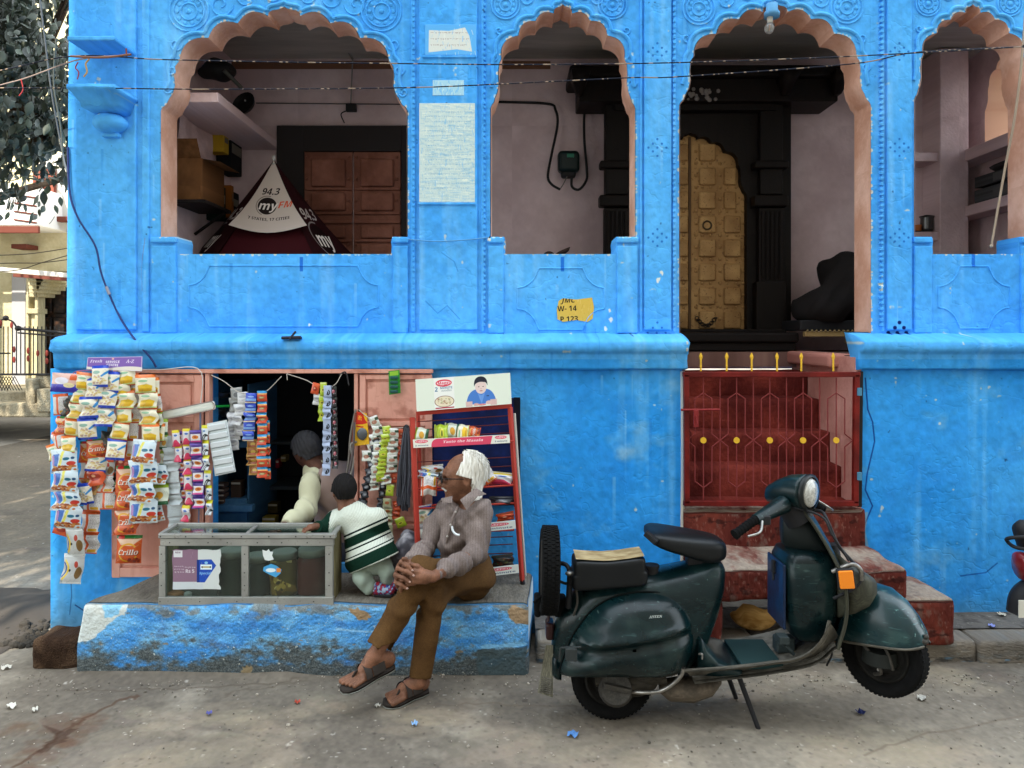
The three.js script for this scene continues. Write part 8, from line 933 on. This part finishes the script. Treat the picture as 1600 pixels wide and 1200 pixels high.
  part('moustache', [-1, 1].map((s) => tube([L(0, -0.036, 0.1), L(s * 0.014, -0.038, 0.096), L(s * 0.03, -0.048, 0.082)], 0.005, 10, 6)), M([0.4, 0.38, 0.34], 0.8), t);
  part('glasses', [...[-1, 1].flatMap((s) => [tube(Array.from({ length: 16 }, (_, i) => L(s * (0.033 + 0.024 * Math.cos(i * 0.3927)), 0.013 + 0.019 * Math.sin(i * 0.3927), 0.105)), 0.0028, 40, 5, true), tube([L(s * 0.057, 0.02, 0.104), L(s * 0.075, 0.018, 0.05), L(s * 0.08, 0.012, -0.012)], 0.0024, 16, 5)]), bar(L(-0.01, 0.018, 0.107), L(0.01, 0.018, 0.107), 0.0022, 0.0022, 6)], M([0.012, 0.01, 0.01], 0.3), t);
  for (const s of [-1, 1]) { const l = new THREE.CircleGeometry(0.022, 20); l.applyMatrix4(hm.clone().multiply(new THREE.Matrix4().makeTranslation(s * 0.033, 0.013, 0.1045))); part('lens', l, M([0.03, 0.028, 0.026], 0.1), t); part('eyebrow', tube([L(s * 0.014, 0.036, 0.085), L(s * 0.034, 0.041, 0.08), L(s * 0.05, 0.034, 0.066)], 0.004, 10, 5), M([0.3, 0.28, 0.26], 0.9), t); }
  // shirt
  const shT = ptex(512, 512, (x, y) => { const a = fbm(x / 60, y / 60, 4), st = 0.5 + 0.5 * Math.sin(x / 512 * 6.283 * 42), w = fbm(x / 3, y / 3, 2, 1); let c = mix([112, 100, 95], [140, 127, 121], a); c = mix(c, [84, 70, 68], sst(0.75, 1, st) * 0.3); const k = 0.88 + 0.24 * w; return [c[0] * k, c[1] * k, c[2] * k]; });
  const shM = M('#ffffff', 0.92, { map: shT, bumpMap: grainBump, bumpScale: 0.0012 });
  const hemB = P(738, 894, 3.58), hemF = P(712, 882, 3.44);
  const sl = 0.018, torso = [[belly, chest, 0.094, 0.098], [chest, P(733, 798, 3.5), 0.1, 0.066], [pel, belly, 0.1, 0.094], [sR, P(728, 802, 3.5), 0.055, 0.078], [sL, P(732, 802, 3.49), 0.055, 0.078], [hemB, pel, 0.075, 0.09], [hemF, belly, 0.08, 0.09], [P(700, 850, 3.43), P(712, 820, 3.44), 0.05, 0.06]];
  const aLl = [[sL, eL, 0.057, 0.052], [eL, wL.clone().lerp(eL, 0.1), 0.052, 0.040]], aRl = [[sR, eR, 0.062, 0.052], [eR, wR.clone().lerp(eR, 0.16), 0.052, 0.04]]; void sl;
  const armDir = wL.clone().sub(eL).normalize();
  const tor = union(torso.map((l) => cap(...l)), 0.04), armL = union(aLl.map((l) => cap(...l)), 0.02), armR = union(aRl.map((l) => cap(...l)), 0.02), nk = union([cap(P(714, 790, 3.37), P(738, 766, 3.5), 0.03, 0.062), cap(P(727, 775, 3.45), P(736, 758, 3.5), 0.06, 0.06)], 0.02), cufL = wL.clone().addScaledVector(armDir, -0.012), cufR = wR.clone().lerp(eR, 0.1), dR = wR.clone().sub(eR).normalize();
  const shirt = (x, y, z) => { const w = n3(x * 8, y * 8, z * 8), al = x * armDir.x + y * armDir.y + z * armDir.z, cr = n3(al * 34 + 9, x * 9 + y * 5, z * 9 - y * 6); const cz = 0.075 * (cr - 0.5) * (0.35 + w) + 0.008 * (Math.abs(n3(al * 60, x * 16, z * 16) - 0.5) - 0.1), pL = (x - cufL.x) * armDir.x + (y - cufL.y) * armDir.y + (z - cufL.z) * armDir.z, pR = (x - cufR.x) * dR.x + (y - cufR.y) * dR.y + (z - cufR.z) * dR.z; const a = smin(Math.max(armL(x, y, z) + cz, pL), Math.max(armR(x, y, z) + cz, pR), 0.012); let b = tor(x, y, z) + 0.085 * (n3((x * 0.55 - y * 0.83) * 24, (x * 0.83 + y * 0.55) * 6, z * 7) - 0.5) + 0.05 * (n3((x * 0.8 + y * 0.6) * 34 + 7, (y * 0.8 - x * 0.6) * 8, z * 9) - 0.5); let d = smin(a, b, 0.018); const nd = nk(x, y, z); d = -smin(-d, nd, 0.012); return d; };
  const [slo, shi] = boundsOf([pel, sL, sR, eL, wL, eR, wR, hemB, hemF, chest], 0.14); const shg = nets(shirt, slo, shi, 0.0068); U1(shg, 0.5); const sh = part('shirt', shg, shM, t);
  const sheetF = (pts, th = 0.004) => { const c = pts.map((p) => P(...p)); const g = grid(6, 6, (u, v) => { const a = c[0].clone().lerp(c[1], u), b = c[3].clone().lerp(c[2], u); return a.lerp(b, v).add(V(0, 0, 0.01 * Math.sin(u * 3.14) * Math.sin(v * 3.14))); }); const h = g.clone(); h.translate(0, 0, -th); return U1(merge([g, h]), 0.5); };
  sub('collar', [sheetF([[743, 763, 3.40], [719, 781, 3.345], [729, 797, 3.33], [748, 774, 3.37]]), sheetF([[744, 763, 3.41], [743, 766, 3.40], [748, 776, 3.375], [760, 772, 3.42]]), sheetF([[707, 775, 3.42], [689, 779, 3.45], [692, 786, 3.42], [706, 786, 3.38]])], shM, sh);
  sub('placket', tube([P(716, 792, 3.372), P(707, 812, 3.362), P(701, 832, 3.36), P(697, 848, 3.365)], 0.008, 30, 5), shM, sh); const bt2 = []; for (const p of [[712, 800, 3.358], [704, 820, 3.35], [699, 838, 3.35]]) bt2.push(sph(P(...p), 0.005, 1, 1, 0.5, 8)); stuff(sub('button', bt2, M([0.45, 0.42, 0.38], 0.5), sh));
  sub('pocket_paper', tube([P(706, 822, 3.352), P(708, 830, 3.347), P(713, 835, 3.343), P(718, 836, 3.342)], 0.0055, 16, 6), M([0.72, 0.76, 0.78], 0.7), sh);
  // trousers
  const trT = ptex(512, 512, (x, y) => { const a = fbm(x / 60, y / 60, 4), w = fbm(x / 3, y / 3, 2, 1); const c = mix([72, 50, 28], [100, 73, 43], a), k = 0.88 + 0.24 * w; return [c[0] * k, c[1] * k, c[2] * k]; });
  const hemL = aL.clone().lerp(kL, 0.10), hemR = aR.clone().lerp(kR, 0.04), dL2 = aL.clone().sub(kL).normalize(), dR2 = aR.clone().sub(kR).normalize();
  const legA = union([cap(hL, kL, 0.076, 0.060), cap(kL, hemL, 0.059, 0.057)], 0.02), legB = union([cap(hR, kR, 0.076, 0.058), cap(kR, hemR, 0.056, 0.052)], 0.02), seat = union([cap(pel, hL, 0.092, 0.086), cap(pel, hR, 0.092, 0.086)], 0.03);
  const tro = (x, y, z) => { const w = n3(x * 7, y * 7, z * 7); let a = Math.max(legA(x, y, z), (x - hemL.x) * dL2.x + (y - hemL.y) * dL2.y + (z - hemL.z) * dL2.z), b = Math.max(legB(x, y, z), (x - hemR.x) * dR2.x + (y - hemR.y) * dR2.y + (z - hemR.z) * dR2.z); const inn = Math.min(cap(kL, aL.clone().addScaledVector(dL2, 0.05), 0.03, 0.05)(x, y, z) + sst(hemL.y + 0.02, hemL.y + 0.05, y) * 0.2, 9); a = -smin(-a, inn, 0.006); let d = smin(a, b, 0.012); d = smin(d, seat(x, y, z), 0.035); const up = sst(0.3, 0.42, y); return Math.max(d + up * 0.07 * (n3((x * 0.6 + y * 0.8 + z * 0.3) * 26, (x - y) * 6, z * 7) - 0.5) + (1 - up) * 0.034 * (n3(x * 22 - y * 5, y * 5, z * 20) - 0.5), 0.318 - y > 0 && z < -3.372 ? (0.318 - y) : -9); };
  const [tlo, thi] = boundsOf([pel, hL, hR, kL, kR, hemL, hemR], 0.13); const tg = nets(tro, tlo, thi, 0.0072); U1(tg, 0.5); const tr = part('trousers', tg, M('#ffffff', 0.9, { map: trT, bumpMap: grainBump, bumpScale: 0.001 }), t); void tr;
  // sandals
  const blackL = M([0.035, 0.028, 0.024], 0.65);
  for (const [heel, toe, F] of [[hlL, toL, FL], [hlR, toR, FR]]) {
    const up = new THREE.Vector3().crossVectors(F.s, F.f).normalize(); if (up.y < 0) up.negate(); const Q = (a, b, c) => heel.clone().addScaledVector(toe.clone().sub(heel), a).addScaledVector(F.s, b).addScaledVector(up, c);
    const rg = (off) => [[-0.12, 0.018], [-0.08, 0.03], [0.1, 0.034], [0.35, 0.032], [0.6, 0.042], [0.8, 0.046], [0.97, 0.036], [1.06, 0.014]].map(([a, w]) => [Q(a, -w, off), Q(a, w, off), Q(a, w, off - 0.014), Q(a, -w, off - 0.014)]);
    const sd = part('sandal', loft(rg(0.0)), blackL, t); sub('sole_edge', loft(rg(-0.0145).map((r) => r.map((p, i) => i < 2 ? p : p.clone().addScaledVector(up, 0.008)))), M([0.24, 0.24, 0.21], 0.7), sd);
    for (const k of [0.2, 0.34, 0.5]) sub('strap', grid(14, 2, (u, v) => { const a = (u - 0.5) * 2, ang = a * 1.45; return Q(k + (v - 0.5) * 0.14 + 0.02 * a * a, 0.047 * Math.sin(ang) * (1 + 0.05 * k), 0.004 + (0.086 - 0.06 * k) * Math.cos(ang)); }), blackL, sd); sub('toe_strap', tube([Q(0.56, 0.0, 0.045), Q(0.68, 0.01, 0.034), Q(0.78, 0.012, 0.012)], 0.005, 12, 6), blackL, sd);
  }
}
// ---- small boy in a striped sweater, leaning on the counter with his back to us
{
  const t = thing('person', 'small boy in green and white striped sweater leaning on the glass counter', 'person', V(X(572, 3.5), 0.322, -3.5));
  const neck = P(548, 795, 3.56), pel = P(578, 872, 3.52), sL = P(524, 815, 3.56), sR = P(588, 812, 3.53), eL = P(505, 828, 3.50), wL = P(494, 822, 3.44), eR = P(600, 842, 3.60), wR = P(570, 836, 3.66), hd = P(538, 769, 3.58);
  const hpL = P(564, 882, 3.52), hpR = P(596, 878, 3.52), knL = P(566, 903, 3.47), anL = P(578, 921, 3.48), knR = P(604, 894, 3.50), anR = P(604, 914, 3.52);
  const limbs = [[pel, neck, 0.05, 0.036], [neck, hd, 0.03, 0.034], [sL, sR, 0.024], [sL, eL, 0.024, 0.02], [eL, wL, 0.024, 0.017], [sR, eR, 0.024, 0.02], [eR, wR, 0.02, 0.016], [hpL, knL, 0.03, 0.025], [knL, anL, 0.024, 0.018], [hpR, knR, 0.03, 0.023], [knR, anR, 0.022, 0.018]];
  const hands = (w, dir) => { const l = [[w, w.clone().addScaledVector(dir, 0.03), 0.015, 0.016]]; const s = new THREE.Vector3().crossVectors(dir, V(0, 1, 0)).normalize(); for (let i = 0; i < 4; i++) { const b = w.clone().addScaledVector(dir, 0.034).addScaledVector(s, (i - 1.5) * 0.0095); l.push([b, b.clone().addScaledVector(dir, 0.018).add(V(0, -0.004, 0)), 0.006, 0.0055], [b.clone().addScaledVector(dir, 0.018).add(V(0, -0.004, 0)), b.clone().addScaledVector(dir, 0.03 - Math.abs(i - 1.4) * 0.003).add(V(0, -0.012, 0)), 0.0055, 0.0048]); } l.push([w.clone().addScaledVector(dir, 0.008), w.clone().addScaledVector(dir, 0.024).addScaledVector(s, 0.022), 0.007, 0.0055]); return l; };
  const hm = frame(P(537, 769, 3.585), V(-0.5, -0.12, -0.85), V(0.1, 1, 0.12), 0.66), hg = headG(); hg.applyMatrix4(hm);
  const bg = [blob(limbs, 0.02, 0.02, 0.009), blob(hands(wL, V(-0.8, -0.1, 0.55).normalize()), 0.004, 0.008, 0.0028), blob(hands(wR, V(-0.9, -0.1, -0.3).normalize()), 0.004, 0.008, 0.0028), hg, blob([[anL, P(588, 924, 3.48), 0.02], [P(588, 924, 3.48), P(604, 929, 3.47), 0.02, 0.014], [anR, P(606, 920, 3.53), 0.02], [P(606, 920, 3.53), P(616, 925, 3.52), 0.019, 0.013]], 0.01, 0.01, 0.004)]; bg.forEach((g) => U1(g, 0.2)); part('body', bg, skin([0.22, 0.1, 0.06]), t);
  const hs = headSDF(), hair = (x, y, z) => { const st = 0.002 * Math.sin(z * 200 + x * 160 + 10 * n3(x * 30, y * 20, z * 30)) + 0.003 * (n3(x * 70, y * 50, z * 70) - 0.5); return Math.max(hs(x, y, z) - 0.014 + st, Math.max(z - (y > 0.05 ? 0.075 : 0.015 + 0.02 * st), -0.045 - y + 0.055 * sst(-0.06, -0.03, z) * sst(0.04, 0.06, Math.abs(x))) * 0.8 + st); }; const hG = nets(hair, V(-0.12, -0.1, -0.16), V(0.12, 0.16, 0.13), 0.0046); hG.applyMatrix4(hm); part('hair', U1(hG, 0.06), M([0.012, 0.011, 0.011], 0.8), t);
  // knitted sweater, stripes across its own long axis
  const ax = pel.clone().sub(neck).normalize(), kn = ptex(256, 1024, (x, y) => { const v = y / 1024, knit = 0.82 + 0.25 * Math.abs(Math.sin(x / 256 * 6.283 * 24)) * (0.6 + 0.4 * Math.abs(Math.sin(y / 3.2))); const W = [206, 212, 198], G = [16, 46, 34], B = [12, 26, 24]; const st = [[0, 0.40, W], [0.40, 0.425, B], [0.425, 0.455, W], [0.455, 0.58, G], [0.58, 0.61, W], [0.61, 0.63, B], [0.63, 0.705, W], [0.705, 0.72, B], [0.72, 0.745, W], [0.745, 0.90, G], [0.90, 0.93, W], [0.93, 1.01, G]]; const c = st.find(([a, b]) => v >= a && v < b)[2]; return [c[0] * knit, c[1] * knit, c[2] * knit]; });
  const swM = M('#ffffff', 0.95, { map: kn, bumpMap: grainBump, bumpScale: 0.003 });
  const hem = pel.clone().addScaledVector(ax, 0.028), tor = union([cap(neck.clone().addScaledVector(ax, 0.035), pel, 0.068, 0.102), cap(sL, sR, 0.05), cap(pel, P(590, 872, 3.50), 0.098)], 0.04), nk = cap(neck.clone().addScaledVector(ax, -0.05), neck.clone().addScaledVector(ax, 0.006), 0.036), armU = union([cap(sL, eL, 0.046, 0.04), cap(eL, wL, 0.039, 0.03), cap(sR, eR, 0.046, 0.042), cap(eR, wR, 0.04, 0.03)], 0.02), dw = wL.clone().sub(eL).normalize();
  const sw = (x, y, z) => { const w = n3(x * 9, y * 9, z * 9), k = (x - hem.x) * ax.x + (y - hem.y) * ax.y + (z - hem.z) * ax.z; let d = smin(Math.max(tor(x, y, z), k), Math.max(armU(x, y, z), (x - wL.x) * dw.x + (y - wL.y) * dw.y + (z - wL.z) * dw.z + 0.004), 0.03) + 0.03 * (n3((x * ax.x + y * ax.y) * 22, (x * ax.y - y * ax.x) * 8, z * 8) - 0.5) + 0 * w; return -smin(-d, nk(x, y, z), 0.008); };
  const [lo, hi] = boundsOf([neck, pel, sL, sR, eL, wL, eR, wR], 0.12), sg = nets(sw, lo, hi, 0.0062), p = sg.attributes.position, uv = new Float32Array(p.count * 2), L = 0.335; for (let i = 0; i < p.count; i++) { const q = V(p.getX(i), p.getY(i), p.getZ(i)).sub(neck), k = q.dot(ax); let v = clamp((k + 0.03) / L, 0.001, 0.999); const ql = V(p.getX(i), p.getY(i), p.getZ(i)); const e = ql.clone().sub(eL).dot(dw); if (q.x < -0.085 && ql.distanceTo(eL) < 0.12) v = e > -0.02 ? 0.5 : e > -0.032 ? 0.44 : e > -0.045 ? 0.41 : 0.2; uv[2 * i] = (q.x * -ax.y + q.y * ax.x) / 0.3; uv[2 * i + 1] = 1 - v; } sg.setAttribute('uv', new THREE.BufferAttribute(uv, 2)); const s1 = part('sweater', sg, swM, t); void s1;
  const tr = union([cap(pel, P(582, 880, 3.52), 0.066, 0.058), cap(hpL, knL, 0.046, 0.042), cap(knL, anL.clone().lerp(knL, 0.2), 0.041, 0.036), cap(hpR, knR, 0.044, 0.036), cap(knR, anR.clone().lerp(knR, 0.35), 0.035, 0.03)], 0.008), [tlo, thi] = boundsOf([pel, hpL, hpR, knL, anL, anR], 0.09); part('trousers', U1(nets(folds(tr, 0.003, 70, V(0.3, 0.9, 0.2)), tlo, thi, 0.006), 0.3), M([0.36, 0.44, 0.37], 0.9), t);
  const shoeT = M('#ffffff', 0.6, { map: ptex(64, 64, (x, y) => { const a = fbm(x / 8, y / 8, 3); return a > 0.56 ? [150, 40, 56] : a > 0.46 ? [40, 60, 130] : [150, 170, 190]; }) }); for (const l of [[P(590, 924, 3.475), P(610, 930, 3.46)], [P(607, 921, 3.53), P(620, 927, 3.51)]]) { l.forEach((v) => { v.y = Math.max(v.y, 0.35); }); const s = part('shoe', U1(blob([[l[0], l[1], 0.026, 0.021], [l[0].clone().add(V(0, 0.012, 0)), l[0], 0.023]], 0.012, 0.01, 0.005), 0.08), shoeT, t); sub('shoe_sole', [beam(l[0].clone().add(V(-0.012, -0.024, 0)), l[1].clone().add(V(0.012, -0.022, 0)), 0.042, 0.01)], blackM, s); }
}
// ---- shopkeeper reaching over the counter
{
  const t = thing('person', 'grey haired shopkeeper in pale sleeves and taupe waistcoat inside the kiosk', 'person', V(X(520, 3.95), 0.36, -3.95));
  const hd = P(481, 706, 3.93), neck = P(502, 733, 3.93), chest = P(520, 765, 3.95), pel = P(545, 850, 4.02), sN = P(489, 752, 3.85), sF = P(548, 742, 4.05), eN = P(478, 797, 3.75), wN = P(448, 821, 3.62), eF = P(575, 800, 4.1), wF = P(540, 830, 4.0), hN = P(535, 860, 3.95), hF = P(560, 860, 4.12);
  const skM = skin([0.16, 0.07, 0.045]), limbs = [[pel, chest, 0.08, 0.075], [chest, neck, 0.065, 0.045], [neck, hd, 0.048, 0.048], [sN, sF, 0.034], [sN, eN, 0.034, 0.03], [eN, wN, 0.03, 0.023], [sF, eF, 0.034, 0.03], [eF, wF, 0.03, 0.023], [hN, hN.clone().add(V(0, -0.1, 0)), 0.08, 0.07], [hF, hF.clone().add(V(0, -0.1, 0)), 0.08, 0.07]];
  const dirN = P(436, 826, 3.57).sub(wN).normalize(), sN2 = new THREE.Vector3().crossVectors(dirN, V(0, 1, 0)).normalize(), hand = [[wN, wN.clone().addScaledVector(dirN, 0.05), 0.021, 0.026]]; for (let i = 0; i < 4; i++) { const b = wN.clone().addScaledVector(dirN, 0.06).addScaledVector(sN2, (i - 1.5) * 0.018), m = b.clone().addScaledVector(dirN, 0.034).add(V(0, -0.002, 0)); hand.push([b, m, 0.0095, 0.009], [m, m.clone().addScaledVector(dirN, 0.03 - Math.abs(i - 1.4) * 0.004).add(V(0, -0.014, 0)), 0.009, 0.0075]); } hand.push([wN.clone().addScaledVector(dirN, 0.02), wN.clone().addScaledVector(dirN, 0.05).addScaledVector(sN2, 0.04), 0.011, 0.009]);
  const hm = frame(P(480, 707, 3.93), V(-0.62, -0.42, -0.62), V(-0.25, 1, 0.05), 0.82), hg = headG(); hg.applyMatrix4(hm); const bg = [blob(limbs, 0.03, 0.02, 0.012), blob(hand, 0.005, 0.01, 0.0036), hg]; bg.forEach((g) => U1(g, 0.2)); part('body', bg, skM, t);
  const hs = headSDF(), hair = (x, y, z) => { const st = 0.002 * Math.sin(z * 200 + x * 160 + 10 * n3(x * 30, y * 20, z * 30)) + 0.006 * (n3(x * 60, y * 50, z * 60) - 0.5); return Math.max(hs(x, y, z) - 0.016 + st, Math.max(z - (y > 0.06 ? 0.06 : 0.005), -0.055 - y + 0.065 * sst(-0.06, -0.03, z) * sst(0.04, 0.06, Math.abs(x))) * 0.8 + st); }; const hG = nets(hair, V(-0.12, -0.12, -0.16), V(0.12, 0.16, 0.13), 0.0048); hG.applyMatrix4(hm); part('hair', U1(hG, 0.05), M([0.045, 0.045, 0.05], 0.9), t);
  const slv = union([cap(sN, eN, 0.054, 0.046), cap(eN, wN.clone().lerp(eN, 0.06), 0.046, 0.036), cap(sF, eF, 0.066, 0.06), cap(eF, wF, 0.056, 0.042), cap(neck.clone().add(V(0, -0.02, 0)), neck.clone().add(V(-0.012, 0.018, 0)), 0.062, 0.058)], 0.02), nk = cap(neck, hd, 0.052, 0.05), df = wN.clone().sub(eN).normalize(), [lo, hi] = boundsOf([sN, eN, wN, sF, eF, wF, neck], 0.09);
  part('shirt', U1(nets((x, y, z) => { const w = n3(x * 8, y * 8, z * 8); return -smin(-Math.max(slv(x, y, z) + 0.085 * (n3((x * df.x + y * df.y + z * df.z) * 36, x * 10, y * 8 + z * 6) - 0.5) * (0.35 + w), (x - wN.x) * df.x + (y - wN.y) * df.y + (z - wN.z) * df.z - 0.004), nk(x, y, z), 0.008); }, lo, hi, 0.0075), 0.4), M([0.56, 0.55, 0.38], 0.9), t);
  const vest = union([cap(pel, chest, 0.128, 0.125), cap(chest, neck.clone().lerp(chest, 0.35), 0.118, 0.075), cap(sN.clone().lerp(chest, 0.35), sF.clone().lerp(chest, 0.25), 0.085)], 0.04), hole = cap(sN.clone().lerp(chest, -0.5), sN.clone().lerp(eN, 0.1), 0.05, 0.058), [vlo, vhi] = boundsOf([pel, chest, neck, sN, sF], 0.15);
  part('waistcoat', U1(nets((x, y, z) => { const w = n3(x * 7, y * 7, z * 7); let d = vest(x, y, z) + 0.04 * (n3((x + y) * 20, (x - y) * 6, z * 8) - 0.5) + 0 * w; d = -smin(-d, hole(x, y, z), 0.01); return Math.max(d, 0.37 - y); }, vlo, vhi, 0.0085), 0.4), M([0.34, 0.25, 0.22], 0.95), t);
  part('trousers', blob([[hN, hN.clone().add(V(0, -0.09, 0)), 0.1, 0.09], [hF, hF.clone().add(V(0, -0.09, 0)), 0.1, 0.09]], 0.05, 0.02, 0.015), M([0.05, 0.05, 0.06], 0.9), t);
}
renderer.render(scene, camera);
